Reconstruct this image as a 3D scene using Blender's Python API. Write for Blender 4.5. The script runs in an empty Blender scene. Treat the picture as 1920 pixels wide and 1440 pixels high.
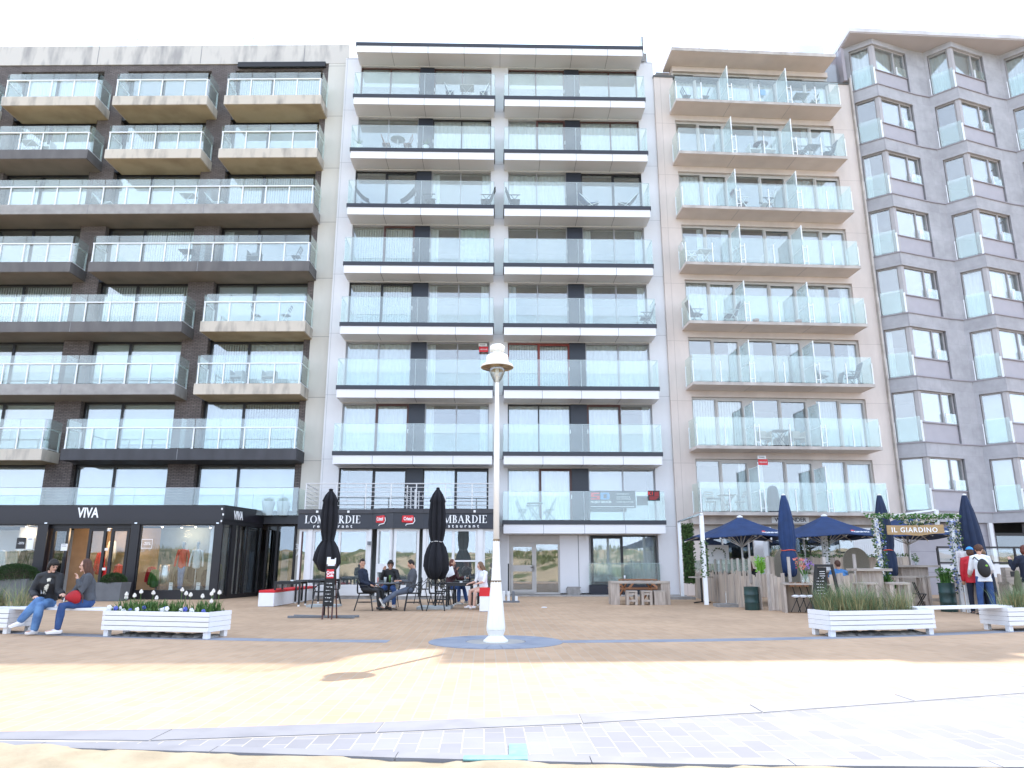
import bpy, math, random
from mathutils import Matrix, Vector
from math import sin, cos, pi, radians as R
random.seed(7)
SC = bpy.context.scene
COL = SC.collection

# ---------------------------------------------------------------- camera, sky, sun, exposure
cam = bpy.data.cameras.new('camera'); camo = bpy.data.objects.new('camera', cam); COL.objects.link(camo)
cam.sensor_width = 36.0; cam.lens = 36.0 * 1386 / 1920; cam.clip_start = 0.1; cam.clip_end = 3000
camo.location = (0, 0, 1.2); camo.rotation_euler = (R(90 + 13.77), 0, 0)
SC.camera = camo
SUN_EL, SUN_AZ = 48.7, 22.8            # azimuth from +Y towards +X
W = bpy.data.worlds.new('World'); SC.world = W; W.use_nodes = True
wn = W.node_tree.nodes; wl = W.node_tree.links
sky = wn.new('ShaderNodeTexSky'); sky.sky_type = 'NISHITA'; sky.sun_disc = False
sky.sun_elevation = R(SUN_EL); sky.sun_rotation = R(SUN_AZ)
sky.air_density = 1.0; sky.dust_density = 0.0; sky.ozone_density = 2.0
bg = wn['Background']; bg.inputs['Strength'].default_value = 0.15
hs = wn.new('ShaderNodeHueSaturation'); hs.inputs['Saturation'].default_value = 0.8
tcw = wn.new('ShaderNodeTexCoord'); sp = wn.new('ShaderNodeSeparateXYZ'); cb = wn.new('ShaderNodeCombineXYZ'); mz = wn.new('ShaderNodeMath'); nm = wn.new('ShaderNodeVectorMath')
mz.operation = 'MULTIPLY_ADD'; mz.inputs[1].default_value = 0.85; mz.inputs[2].default_value = 0.20; nm.operation = 'NORMALIZE'     # keeps the glare band of the horizon out of the low sky
wl.new(tcw.outputs['Generated'], sp.inputs[0]); wl.new(sp.outputs['X'], cb.inputs['X']); wl.new(sp.outputs['Y'], cb.inputs['Y']); wl.new(sp.outputs['Z'], mz.inputs[0]); wl.new(mz.outputs[0], cb.inputs['Z'])
wl.new(cb.outputs[0], nm.inputs[0]); wl.new(nm.outputs[0], sky.inputs['Vector'])
cn = wn.new('ShaderNodeTexNoise'); cn.inputs['Scale'].default_value = 2.2; cn.inputs['Detail'].default_value = 6; wl.new(nm.outputs[0], cn.inputs['Vector'])     # thin high cloud
cmr = wn.new('ShaderNodeMapRange'); cmr.inputs[1].default_value = .35; cmr.inputs[2].default_value = .7; cmr.inputs[3].default_value = .25; cmr.inputs[4].default_value = .6; wl.new(cn.outputs['Fac'], cmr.inputs[0])
vm = wn.new('ShaderNodeMix'); vm.data_type = 'RGBA'; vm.inputs[7].default_value = (4.2, 4.7, 5.4, 1); wl.new(cmr.outputs[0], vm.inputs[0]); wl.new(sky.outputs[0], vm.inputs[6])
wl.new(vm.outputs[2], hs.inputs['Color']); wl.new(hs.outputs[0], bg.inputs['Color'])
sl = bpy.data.lights.new('sun', 'SUN'); sl.energy = 2.0; sl.angle = R(0.5); sl.color = (1.0, 0.92, 0.80)
so = bpy.data.objects.new('sun', sl); COL.objects.link(so)
sd = Vector((sin(R(SUN_AZ)) * cos(R(SUN_EL)), cos(R(SUN_AZ)) * cos(R(SUN_EL)), sin(R(SUN_EL))))
so.rotation_euler = sd.to_track_quat('Z', 'Y').to_euler(); so.location = (20, 60, 60)
SC.view_settings.view_transform = 'Standard'; SC.view_settings.look = 'None'
SC.view_settings.gamma = 1.0; SC.view_settings.exposure = 2.05
SC.render.engine = 'CYCLES'
SC.cycles.transparent_max_bounces = 24; SC.cycles.max_bounces = 8
SC.cycles.use_fast_gi = False

# ---------------------------------------------------------------- materials
MATS = {}
def nodes_of(name):
    m = bpy.data.materials.new(name); m.use_nodes = True
    nt = m.node_tree; return m, nt, nt.nodes['Principled BSDF']
def mk(name, c, rough=0.7, metal=0.0, var=0.12, scale=3.0, bump=0.0, bscale=40.0, spec=0.5, stretch=(1, 1, 1), c2=None, hi=0.65, lo=0.35, detail=5, trans=0, coat=0):
    """plain surface with a soft procedural variation of colour and an optional bump"""
    m, nt, p = nodes_of(name); N = nt.nodes; L = nt.links
    tc = N.new('ShaderNodeTexCoord'); mp = N.new('ShaderNodeMapping'); mp.inputs['Scale'].default_value = stretch
    L.new(tc.outputs['Object'], mp.inputs[0])
    nz = N.new('ShaderNodeTexNoise'); nz.inputs['Scale'].default_value = scale; nz.inputs['Detail'].default_value = detail
    L.new(mp.outputs[0], nz.inputs['Vector'])
    cr = N.new('ShaderNodeValToRGB'); cr.color_ramp.elements[0].position = lo; cr.color_ramp.elements[1].position = hi
    d = c2 if c2 else tuple(x * (1 - var) for x in c)
    e = c if c2 else tuple(min(1, x * (1 + var * .6)) for x in c)
    cr.color_ramp.elements[0].color = (*d, 1); cr.color_ramp.elements[1].color = (*e, 1)
    L.new(nz.outputs['Fac'], cr.inputs[0]); L.new(cr.outputs[0], p.inputs['Base Color'])
    p.inputs['Roughness'].default_value = rough; p.inputs['Metallic'].default_value = metal
    p.inputs['Specular IOR Level'].default_value = spec
    if trans: p.inputs['Transmission Weight'].default_value = trans
    if coat: p.inputs['Coat Weight'].default_value = coat
    if bump:
        nb = N.new('ShaderNodeTexNoise'); nb.inputs['Scale'].default_value = bscale; nb.inputs['Detail'].default_value = 6
        L.new(mp.outputs[0], nb.inputs['Vector'])
        b = N.new('ShaderNodeBump'); b.inputs['Strength'].default_value = bump; b.inputs['Distance'].default_value = 0.02
        L.new(nb.outputs['Fac'], b.inputs['Height']); L.new(b.outputs[0], p.inputs['Normal'])
    MATS[name] = m; return m
def mk_glass(name, tint, refl=0.12, rough=0.0, rcol=(1, 1, 1), f0=0.5, film=0.0):
    m = bpy.data.materials.new(name); m.use_nodes = True; nt = m.node_tree; N = nt.nodes; L = nt.links
    for n in list(N): N.remove(n)
    out = N.new('ShaderNodeOutputMaterial'); t = N.new('ShaderNodeBsdfTransparent'); g = N.new('ShaderNodeBsdfGlossy')
    t.inputs[0].default_value = (*tint, 1); g.inputs['Roughness'].default_value = rough; g.inputs['Color'].default_value = (*rcol, 1)
    mx = N.new('ShaderNodeMixShader'); lw = N.new('ShaderNodeLayerWeight'); lw.inputs['Blend'].default_value = 0.25
    # faint waviness of real panes
    tc = N.new('ShaderNodeTexCoord'); nz = N.new('ShaderNodeTexNoise'); nz.inputs['Scale'].default_value = 0.9
    bp = N.new('ShaderNodeBump'); bp.inputs['Strength'].default_value = 0.03; bp.inputs['Distance'].default_value = 0.05
    L.new(tc.outputs['Object'], nz.inputs['Vector']); L.new(nz.outputs['Fac'], bp.inputs['Height'])
    L.new(bp.outputs[0], g.inputs['Normal'])
    ma = N.new('ShaderNodeMath'); ma.operation = 'MULTIPLY_ADD'; ma.inputs[1].default_value = f0; ma.inputs[2].default_value = refl
    ma.use_clamp = True
    L.new(lw.outputs['Fresnel'], ma.inputs[0]); L.new(ma.outputs[0], mx.inputs[0])
    L.new(t.outputs[0], mx.inputs[1]); L.new(g.outputs[0], mx.inputs[2]); L.new(mx.outputs[0], out.inputs[0])
    if film:      # salt film, uneven from pane to pane
        df = N.new('ShaderNodeBsdfDiffuse'); df.inputs[0].default_value = (.82, .885, .885, 1); m2 = N.new('ShaderNodeMixShader')
        n2 = N.new('ShaderNodeTexNoise'); n2.inputs['Scale'].default_value = .55; n2.inputs['Detail'].default_value = 7; L.new(tc.outputs['Object'], n2.inputs['Vector'])
        mr = N.new('ShaderNodeMapRange'); mr.inputs[1].default_value = .35; mr.inputs[2].default_value = .7; mr.inputs[3].default_value = film * .35; mr.inputs[4].default_value = film * 1.6
        L.new(n2.outputs['Fac'], mr.inputs[0]); L.new(mr.outputs[0], m2.inputs[0]); L.new(mx.outputs[0], m2.inputs[1]); L.new(df.outputs[0], m2.inputs[2]); L.new(m2.outputs[0], out.inputs[0])
    MATS[name] = m; return m
def mk_brick(name, c1, c2, mortar, bw, bh, off=0.5, msize=0.01, rough=0.85, axes='XZ', rot=0.0, noise=0.25, bump=0.4, nscale=1.2, spec=0.4, streak=0):
    m, nt, p = nodes_of(name); N = nt.nodes; L = nt.links
    tc = N.new('ShaderNodeTexCoord'); se = N.new('ShaderNodeSeparateXYZ'); co = N.new('ShaderNodeCombineXYZ')
    L.new(tc.outputs['Object'], se.inputs[0])
    if axes == 'XZ':
        ad = N.new('ShaderNodeMath'); ad.operation = 'ADD'; L.new(se.outputs['X'], ad.inputs[0]); L.new(se.outputs['Y'], ad.inputs[1])
        L.new(ad.outputs[0], co.inputs['X']); L.new(se.outputs['Z'], co.inputs['Y'])
    elif axes == 'YX': L.new(se.outputs['Y'], co.inputs['X']); L.new(se.outputs['X'], co.inputs['Y'])
    else: L.new(se.outputs['X'], co.inputs['X']); L.new(se.outputs['Y'], co.inputs['Y'])
    mp = N.new('ShaderNodeMapping'); mp.inputs['Rotation'].default_value = (0, 0, rot); L.new(co.outputs[0], mp.inputs[0])
    b = N.new('ShaderNodeTexBrick'); b.inputs['Scale'].default_value = 1.0; b.offset = off; b.offset_frequency = 2
    b.inputs['Brick Width'].default_value = bw; b.inputs['Row Height'].default_value = bh
    b.inputs['Mortar Size'].default_value = msize; b.inputs['Mortar Smooth'].default_value = 0.1; b.inputs['Bias'].default_value = 0.0
    b.inputs['Color1'].default_value = (*c1, 1); b.inputs['Color2'].default_value = (*c2, 1); b.inputs['Mortar'].default_value = (*mortar, 1)
    L.new(mp.outputs[0], b.inputs['Vector'])
    nz = N.new('ShaderNodeTexNoise'); nz.inputs['Scale'].default_value = nscale; nz.inputs['Detail'].default_value = 8; nz.inputs['Roughness'].default_value = .65
    if streak:
        mps = N.new('ShaderNodeMapping'); mps.inputs['Scale'].default_value = (1, 1, streak); L.new(tc.outputs['Object'], mps.inputs[0]); L.new(mps.outputs[0], nz.inputs['Vector'])
    else: L.new(tc.outputs['Object'], nz.inputs['Vector'])
    mr = N.new('ShaderNodeMapRange'); mr.inputs[1].default_value = .3; mr.inputs[2].default_value = .7
    mr.inputs[3].default_value = 1 - noise; mr.inputs[4].default_value = 1 + noise * .5; L.new(nz.outputs['Fac'], mr.inputs[0])
    mu = N.new('ShaderNodeVectorMath'); mu.operation = 'SCALE'; L.new(b.outputs['Color'], mu.inputs[0]); L.new(mr.outputs[0], mu.inputs['Scale'])
    L.new(mu.outputs[0], p.inputs['Base Color']); p.inputs['Roughness'].default_value = rough; p.inputs['Specular IOR Level'].default_value = spec
    if bump:
        bp = N.new('ShaderNodeBump'); bp.inputs['Strength'].default_value = bump; bp.inputs['Distance'].default_value = 0.008; bp.invert = True
        L.new(b.outputs['Fac'], bp.inputs['Height']); L.new(bp.outputs[0], p.inputs['Normal'])
    MATS[name] = m; return m
def mk_emit(name, c, s):
    m = bpy.data.materials.new(name); m.use_nodes = True; p = m.node_tree.nodes['Principled BSDF']
    p.inputs['Base Color'].default_value = (*c, 1); p.inputs['Emission Color'].default_value = (*c, 1); p.inputs['Emission Strength'].default_value = s
    MATS[name] = m; return m
def mk_isl(name, a, b, rough=.6, tl=0.0):
    """leaves, blades, petals: every little island gets its own mix of two colours"""
    m, nt, p = nodes_of(name); N = nt.nodes; L = nt.links
    g = N.new('ShaderNodeNewGeometry'); cr = N.new('ShaderNodeValToRGB')
    cr.color_ramp.elements[0].color = (*a, 1); cr.color_ramp.elements[1].color = (*b, 1)
    L.new(g.outputs['Random Per Island'], cr.inputs[0]); L.new(cr.outputs[0], p.inputs['Base Color']); p.inputs['Roughness'].default_value = rough
    p.inputs['Specular IOR Level'].default_value = .25
    MATS[name] = m; return m
# masonry and cladding
mk_brick('dark_brick', (.145, .115, .107), (.20, .165, .152), (.06, .055, .055), .22, .065, msize=.011, noise=.3)
mk('cream_concrete', (.56, .50, .42), .85, c2=(.30, .27, .235), scale=1.6, stretch=(1.6, 1.6, .5), lo=.28, hi=.52, bump=.25, bscale=60, detail=9)
mk('top_concrete', (.56, .52, .47), .88, c2=(.33, .31, .295), scale=1.5, stretch=(1.5, 1.5, .35), lo=.33, hi=.54, bump=.25, bscale=60, detail=10)
mk('grey_concrete', (.37, .35, .335), .9, c2=(.29, .275, .26), scale=3, bump=.5, bscale=90, detail=9)
mk('dark_concrete', (.15, .14, .137), .85, c2=(.11, .104, .103), scale=1.5, stretch=(1.4, 1.4, .5), bump=.2, bscale=60, detail=8)
mk('black_concrete', (.065, .065, .072), .75, c2=(.048, .047, .052), scale=1.5, stretch=(1.4, 1.4, .5), bump=.15, bscale=60, detail=8)
mk('soffit', (.46, .375, .245), .9, c2=(.32, .25, .16), scale=.9, lo=.3, hi=.6, detail=8)
mk('soffit_dark', (.24, .205, .17), .9, c2=(.18, .155, .13), scale=.9, lo=.3, hi=.6, detail=8)
mk_brick('cream_cladding', (.60, .57, .51), (.63, .60, .54), (.30, .28, .26), 9, 2.747, off=0, msize=.012, noise=.1, bump=.15, nscale=.6, streak=.3)
mk_brick('white_cladding', (.66, .65, .655), (.635, .625, .635), (.34, .34, .35), 1.72, 2.76, off=0, msize=.008, noise=.07, bump=.1, nscale=.5, rough=.45)
mk('white_fascia', (.73, .72, .73), .4, var=.03, scale=.6)
mk('panel_joint', (.22, .22, .23), .6)
mk('fascia_dark', (.018, .020, .030), .35, var=.1)
mk_brick('beige_concrete', (.66, .575, .525), (.64, .555, .505), (.47, .40, .36), 40, 2.689, off=0, msize=.01, noise=.16, bump=.15, nscale=.7, streak=.35)
mk('slab_beige', (.69, .60, .55), .8, c2=(.62, .535, .49), scale=1.2, detail=8)
mk('slab_edge', (.52, .47, .43), .8, c2=(.36, .32, .29), scale=2, detail=8)
mk_brick('mauve_stone', (.385, .375, .39), (.42, .41, .425), (.35, .34, .355), .9, .724, off=.0, msize=.006, noise=.2, bump=.05, nscale=1.4)
mk('mauve_trim', (.30, .27, .29), .6, var=.06)
mk('mauve_panel', (.38, .355, .38), .5, var=.04)
mk('roof_white', (.62, .60, .62), .6, c2=(.48, .45, .44), scale=1.5, detail=8)
mk('roof_soffit', (.46, .42, .42), .7, var=.05, scale=.8)
mk('interior', (.26, .255, .25), .9, var=.2, scale=.6)
mk('bitumen', (.12, .12, .12), .9)
# joinery
mk('frame_black', (.011, .010, .012), .4, var=.1)
mk('frame_brown', (.085, .035, .03), .45, var=.15)
mk('frame_red', (.22, .035, .022), .45, var=.15)
mk('frame_alu', (.32, .32, .33), .35, metal=.4, var=.05)
mk('frame_taupe', (.50, .47, .44), .5, var=.05)
mk('frame_mauve', (.40, .375, .375), .5, var=.05)
mk('frame_white', (.68, .68, .68), .4, var=.04)
mk('panel_dark', (.020, .024, .036), .4, var=.06)
mk('white_metal', (.80, .81, .82), .35, var=.03)
mk('steel', (.62, .63, .64), .25, metal=.85, var=.05)
mk('rail_grey', (.60, .59, .58), .4, metal=.3, var=.06)
mk('shop_black', (.010, .009, .012), .42, var=.12)
mk('shop_fascia', (.012, .010, .015), .38, var=.08, scale=1)
mk_glass('window_glass', (.88, .93, .94), .17, rcol=(1.0, .98, .96), film=.03)
mk_glass('dark_glass', (.60, .66, .70), .12, rcol=(1.0, .98, .96))
mk_glass('shop_glass', (.86, .90, .90), .05)
mk_glass('balcony_glass', (.915, .968, .958), .075, rcol=(1.0, 1.0, .96), f0=.35, film=.07)
mk_glass('clear_glass', (.95, .98, .98), .05, f0=.3)
mk_glass('frost_glass', (.82, .90, .90), .10, rough=.2, film=.3)
mk('frost_panel', (.45, .53, .54), .3, var=.05)
mk('curtain', (.70, .70, .68), .9, var=.05, scale=1.5)
mk('curtain_green', (.50, .60, .55), .9, c2=(.66, .72, .66), scale=9)
mk('blind', (.74, .74, .66), .8, var=.04)
mk('blind_vertical', (.60, .61, .56), .8, var=.06)
mk('blind_white', (.60, .61, .62), .8, var=.03)
# ground
def mk_paver(name, c1, c2, mortar, bw, bh, msize, noise):
    return mk_brick(name, c1, c2, mortar, bw, bh, off=.5, msize=msize, axes='YX', rot=R(2), noise=noise, bump=.25, nscale=.35, rough=.75, spec=.35)
mk_paver('yellow_paver', (.46, .305, .19), (.52, .35, .225), (.46, .37, .28), .30, .145, .006, .20)
mk_paver('grey_paver', (.19, .195, .225), (.235, .24, .275), (.38, .355, .31), .32, .15, .004, .22)
mk('blue_stone', (.27, .29, .34), .7, c2=(.20, .22, .27), scale=2.2, detail=9, lo=.3, hi=.6)
mk('stone_band', (.20, .205, .235), .7, c2=(.155, .16, .19), scale=2.5, detail=9, lo=.3, hi=.6)
mk('sandy_stone', (.40, .37, .33), .85, c2=(.30, .29, .29), scale=3, detail=9)
mk('sand', (.35, .30, .225), .95, c2=(.285, .24, .175), scale=4, detail=9, bump=.25, bscale=25, spec=.1)
mk('dune_sand', (.42, .35, .25), .95, c2=(.12, .14, .06), scale=.35, detail=9, bump=.6, bscale=8, spec=.1, lo=.44, hi=.50)
mk('kerb_shadow', (.16, .15, .17), .8)
mk('chalk', (.15, .33, .34), .8, var=.2, scale=12)
mk('dry_leaf', (.16, .12, .08), .9, var=.3, scale=20)
mk('litter', (.8, .8, .8), .7)
# objects
mk('white_wood', (.78, .78, .79), .55, var=.06, scale=4, stretch=(1, 1, 6), c2=(.66, .655, .66), lo=.2, hi=.45, detail=9)
mk('weathered_wood', (.48, .41, .35), .85, c2=(.33, .275, .235), scale=3, stretch=(6, 6, .8), detail=9, bump=.3, bscale=30)
mk('weathered_top', (.46, .40, .34), .85, c2=(.30, .26, .23), scale=3, stretch=(.8, 6, 6), detail=9, bump=.3, bscale=30)
mk('fence_wood', (.55, .46, .37), .85, c2=(.42, .34, .28), scale=2.5, stretch=(7, 7, .7), detail=9)
mk('orange_wood', (.30, .13, .055), .6, var=.2, scale=4, stretch=(.8, 6, 6))
mk('sign_wood', (.40, .26, .12), .6, var=.2, scale=5, stretch=(.6, 5, 5))
mk('stone_slab', (.30, .29, .28), .9, var=.2, scale=6, bump=.3)
mk('pale_slab', (.42, .45, .45), .85, var=.12, scale=4)
mk('black_metal', (.010, .011, .013), .4, var=.1)
mk('wicker_black', (.014, .014, .016), .6, var=.3, scale=60)
mk('wicker_beige', (.36, .33, .27), .8, var=.2, scale=50)
mk('black_fabric', (.008, .008, .012), .9, var=.2, scale=5, bump=.2, bscale=12)
mk('navy_fabric', (.012, .036, .115), .8, var=.2, scale=3, bump=.15, bscale=10)
mk('navy_dark', (.010, .022, .060), .8, var=.2, scale=4, bump=.15, bscale=10)
mk('red_cushion', (.62, .012, .018), .55, var=.08)
mk('white_gloss', (.80, .80, .82), .35, var=.03)
mk('planter_grey', (.13, .135, .145), .7, var=.1, scale=3)
mk('oil_drum', (.022, .060, .058), .4, var=.35, scale=3, detail=8)
mk('soil', (.07, .05, .035), .95, var=.3, scale=12, bump=.8, bscale=20)
mk('terracotta', (.36, .17, .10), .8)
mk('lamp_white', (.80, .79, .74), .45, c2=(.70, .66, .56), scale=1.6, lo=.25, hi=.42, stretch=(2, 2, .7), detail=10)
mk('lamp_under', (.34, .26, .15), .6, c2=(.14, .09, .05), scale=9)
mk_glass('lamp_glass', (.86, .88, .86), .12)
mk('white_plastic', (.78, .78, .77), .4)
mk('grey_plastic', (.16, .17, .185), .5, var=.1)
mk('text_white', (.85, .85, .85), .5, var=.01)
mk('text_dark', (.03, .03, .035), .5, var=.01)
mk('text_red', (.70, .03, .03), .5, var=.01)
mk('sign_red', (.62, .01, .02), .4, var=.02)
mk('sign_blue', (.10, .33, .62), .5, var=.02)
mk('banner_grey', (.05, .062, .075), .6, var=.04)
mk('chalkboard', (.009, .009, .009), .7, var=.3, scale=6)
mk('paper', (.80, .80, .80), .8, var=.03)
mk('orange_strap', (.75, .10, .03), .6)
mk_isl('boxwood', (.012, .030, .010), (.045, .085, .025))
mk_isl('leaf_green', (.03, .085, .02), (.13, .22, .06))
mk_isl('ivy', (.02, .05, .02), (.10, .17, .05))
mk_isl('beach_grass', (.14, .16, .07), (.48, .40, .20))
mk_isl('beach_grass_green', (.06, .13, .06), (.26, .32, .17))
mk_isl('dune_grass', (.08, .13, .04), (.22, .22, .08))
mk_isl('garden_leaf', (.03, .10, .02), (.10, .22, .05))
mk_isl('lime_leaf', (.12, .32, .03), (.28, .55, .08))
mk_isl('tulip', (.75, .68, .60), (.82, .80, .76))
mk_isl('pansy_blue', (.03, .04, .30), (.15, .20, .55))
mk_isl('pansy_white', (.70, .72, .74), (.82, .82, .80))
mk_isl('pink_flower', (.55, .12, .14), (.75, .30, .22))
mk_isl('lilac_flower', (.25, .12, .45), (.45, .30, .60))
mk_isl('blue_flower', (.10, .16, .45), (.35, .42, .70))
mk_isl('cream_flower', (.55, .50, .36), (.80, .76, .66))
mk('skin', (.52, .29, .20), .55, var=.06, scale=20, spec=.3)
mk('skin_pale', (.60, .37, .28), .55, var=.06, scale=20, spec=.3)
mk('hair_dark', (.012, .007, .005), .7, var=.3, scale=40, stretch=(1, 1, .2))
mk('hair_brown', (.085, .033, .018), .7, var=.3, scale=40, stretch=(1, 1, .2))
mk('hair_auburn', (.11, .022, .010), .55, var=.3, scale=40, stretch=(1, 1, .2))
mk('hair_blond', (.16, .085, .04), .5, var=.3, scale=40, stretch=(1, 1, .2))
mk('cloth_black', (.008, .008, .010), .6, var=.3, scale=6, bump=.4, bscale=9)
mk('cloth_navy', (.008, .014, .034), .8, var=.25, scale=6, bump=.3, bscale=9)
mk('cloth_grey', (.075, .08, .092), .9, var=.15, scale=8, bump=.3, bscale=9)
mk('denim_light', (.13, .26, .48), .85, c2=(.07, .15, .32), scale=7, bump=.3, bscale=9)
mk('denim_blue', (.020, .050, .16), .85, c2=(.035, .085, .22), scale=7, bump=.3, bscale=9)
mk('denim_grey', (.085, .10, .135), .85, var=.2, scale=7, bump=.3, bscale=9)
mk('cloth_white', (.74, .75, .78), .85, var=.06, scale=6, bump=.3, bscale=9)
mk('bag_red', (.36, .008, .014), .75, var=.2, scale=7, bump=.4, bscale=9)
mk('cloth_red', (.48, .012, .025), .7, var=.15, scale=6, bump=.3, bscale=9)
mk('cloth_blue', (.06, .19, .42), .8, var=.15, scale=6)
mk('cloth_maroon', (.05, .012, .014), .6, var=.3, scale=8, bump=.4, bscale=9)
mk('cloth_beige', (.42, .38, .33), .85, var=.1, scale=6)
mk('cloth_olive', (.10, .11, .06), .85, var=.2, scale=6)
mk('cap_blue', (.04, .32, .80), .6)
mk('shoe_white', (.80, .80, .80), .5, var=.03)
mk('shoe_black', (.02, .02, .02), .5)
mk('shoe_grey', (.25, .24, .23), .6, c2=(.6, .58, .5), scale=10)
mk('eye_dark', (.02, .015, .012), .3)
mk('lips', (.35, .10, .08), .5)
mk_emit('spot_light', (1.0, .82, .6), 14.0)

# ---------------------------------------------------------------- mesh helpers
class MB:
    def __init__(s, T=None): s.v = []; s.f = []; s.m = []; s.T = T; s.mi = 0; s.ch = []
    def add(s, vs, fs):
        b = len(s.v); s.ch.append((b, len(s.f)))
        for q in vs:
            q = Vector(q); s.v.append(tuple(s.T @ q) if s.T is not None else tuple(q))
        for f in fs: s.f.append(tuple(b + i for i in f)); s.m.append(s.mi)
        return s
    def box(s, x0, x1, y0, y1, z0, z1):
        if x0 > x1: x0, x1 = x1, x0
        if y0 > y1: y0, y1 = y1, y0
        if z0 > z1: z0, z1 = z1, z0
        return s.add([(x0, y0, z0), (x1, y0, z0), (x1, y1, z0), (x0, y1, z0), (x0, y0, z1), (x1, y0, z1), (x1, y1, z1), (x0, y1, z1)],
              [(0, 3, 2, 1), (4, 5, 6, 7), (0, 1, 5, 4), (1, 2, 6, 5), (2, 3, 7, 6), (3, 0, 4, 7)])
    def bar(s, a, b, w, h, up=(0, 0, 1)):
        """rectangular bar from a to b; w across, h along up"""
        a = Vector(a); b = Vector(b); d = (b - a).normalized(); u = Vector(up)
        if abs(d.dot(u)) > .98: u = Vector((0, 1, 0))
        x = d.cross(u).normalized() * (w / 2); y = x.cross(d).normalized() * (h / 2)
        return s.add([a - x - y, a + x - y, a + x + y, a - x + y, b - x - y, b + x - y, b + x + y, b - x + y],
              [(0, 1, 2, 3), (7, 6, 5, 4), (4, 5, 1, 0), (5, 6, 2, 1), (6, 7, 3, 2), (7, 4, 0, 3)])
    def prism(s, pts, z0, z1):
        n = len(pts)
        A = sum(pts[i][0] * pts[(i + 1) % n][1] - pts[(i + 1) % n][0] * pts[i][1] for i in range(n))
        if A < 0: pts = pts[::-1]
        f0 = (lambda i: z0) if not callable(z0) else (lambda i: z0(*pts[i])); f1 = (lambda i: z1) if not callable(z1) else (lambda i: z1(*pts[i]))
        vs = [(p[0], p[1], f0(i)) for i, p in enumerate(pts)] + [(p[0], p[1], f1(i)) for i, p in enumerate(pts)]
        return s.add(vs, [tuple(range(n))[::-1], tuple(range(n, 2 * n))] + [(i, (i + 1) % n, n + (i + 1) % n, n + i) for i in range(n)])
    def prism_xz(s, pts, y0, y1):
        n = len(pts)
        A = sum(pts[i][0] * pts[(i + 1) % n][1] - pts[(i + 1) % n][0] * pts[i][1] for i in range(n))
        if A < 0: pts = pts[::-1]
        vs = [(p[0], y0, p[1]) for p in pts] + [(p[0], y1, p[1]) for p in pts]
        return s.add(vs, [tuple(range(n)), tuple(range(n, 2 * n))[::-1]] + [((i + 1) % n, i, n + i, n + (i + 1) % n) for i in range(n)])
    def tube(s, pts, r, n=8, closed=False):
        pts = [Vector(p) for p in pts]; k = len(pts); rs = r if isinstance(r, (list, tuple)) else [r] * k
        vs = []; fs = []; ref = None
        for i, p in enumerate(pts):
            if closed: d = (pts[(i + 1) % k] - pts[i - 1]).normalized()
            else: d = (pts[min(i + 1, k - 1)] - pts[max(i - 1, 0)]).normalized()
            if ref is None: ref = Vector((0, 0, 1)) if abs(d.z) < .9 else Vector((1, 0, 0))
            x = d.cross(ref)
            if x.length < 1e-4: x = d.orthogonal()
            x.normalize(); y = d.cross(x).normalized(); ref = -y if False else ref
            for j in range(n):
                a = 2 * pi * j / n; vs.append(p + (x * cos(a) + y * sin(a)) * rs[i])
        m = k if closed else k - 1
        for i in range(m):
            for j in range(n):
                a = i * n + j; b = i * n + (j + 1) % n; c = ((i + 1) % k) * n + (j + 1) % n; d = ((i + 1) % k) * n + j
                fs.append((a, b, c, d))
        if not closed: fs += [tuple(range(n))[::-1], tuple(range((k - 1) * n, k * n))]
        return s.add(vs, fs)
    def lathe(s, prof, c=(0, 0), n=24, fold=None):
        vs = []; fs = []; k = len(prof)
        for i, (r, z) in enumerate(prof):
            for j in range(n):
                a = 2 * pi * j / n; rr = r * (fold(a, i / (k - 1)) if fold else 1); vs.append((c[0] + rr * cos(a), c[1] + rr * sin(a), z))
        for i in range(k - 1):
            for j in range(n): fs.append((i * n + j, i * n + (j + 1) % n, (i + 1) * n + (j + 1) % n, (i + 1) * n + j))
        fs += [tuple(range(n))[::-1], tuple(range((k - 1) * n, k * n))]
        return s.add(vs, fs)
    def ell(s, c, r, n=12, k=8, fn=None):
        vs = []; fs = []
        for i in range(k + 1):
            t = pi * i / k
            for j in range(n):
                a = 2 * pi * j / n; q = Vector((sin(t) * cos(a), sin(t) * sin(a), -cos(t)))
                if fn: q = fn(q)
                vs.append((c[0] + q.x * r[0], c[1] + q.y * r[1], c[2] + q.z * r[2]))
        for i in range(k):
            for j in range(n): fs.append((i * n + j, i * n + (j + 1) % n, (i + 1) * n + (j + 1) % n, (i + 1) * n + j))
        return s.add(vs, fs)
    def sweep(s, pts, side, rx, ry, n=14, flat0=False):
        """closed limb of elliptical section along a path, rounded ends"""
        pts = [Vector(p) for p in pts]; side = Vector(side).normalized(); rx = list(rx); ry = list(ry)
        d0 = (pts[1] - pts[0]).normalized(); d1 = (pts[-1] - pts[-2]).normalized()
        P = [pts[0] - d0 * ry[0] * .85, pts[0] - d0 * ry[0] * .5] + pts + [pts[-1] + d1 * ry[-1] * .5, pts[-1] + d1 * ry[-1] * .85]
        X = [rx[0] * .35, rx[0] * .85] + rx + [rx[-1] * .85, rx[-1] * .35]; Y = [ry[0] * .35, ry[0] * .85] + ry + [ry[-1] * .85, ry[-1] * .35]
        if flat0: P = P[2:]; X = X[2:]; Y = Y[2:]
        k = len(P); vs = []; fs = []
        for i in range(k):
            d = (P[min(i + 1, k - 1)] - P[max(i - 1, 0)]).normalized()
            x = side - d * side.dot(d)
            if x.length < .15: x = d.orthogonal()
            x.normalize(); y = d.cross(x).normalized()
            for j in range(n):
                a = 2 * pi * j / n; vs.append(P[i] + x * cos(a) * X[i] + y * sin(a) * Y[i])
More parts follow.
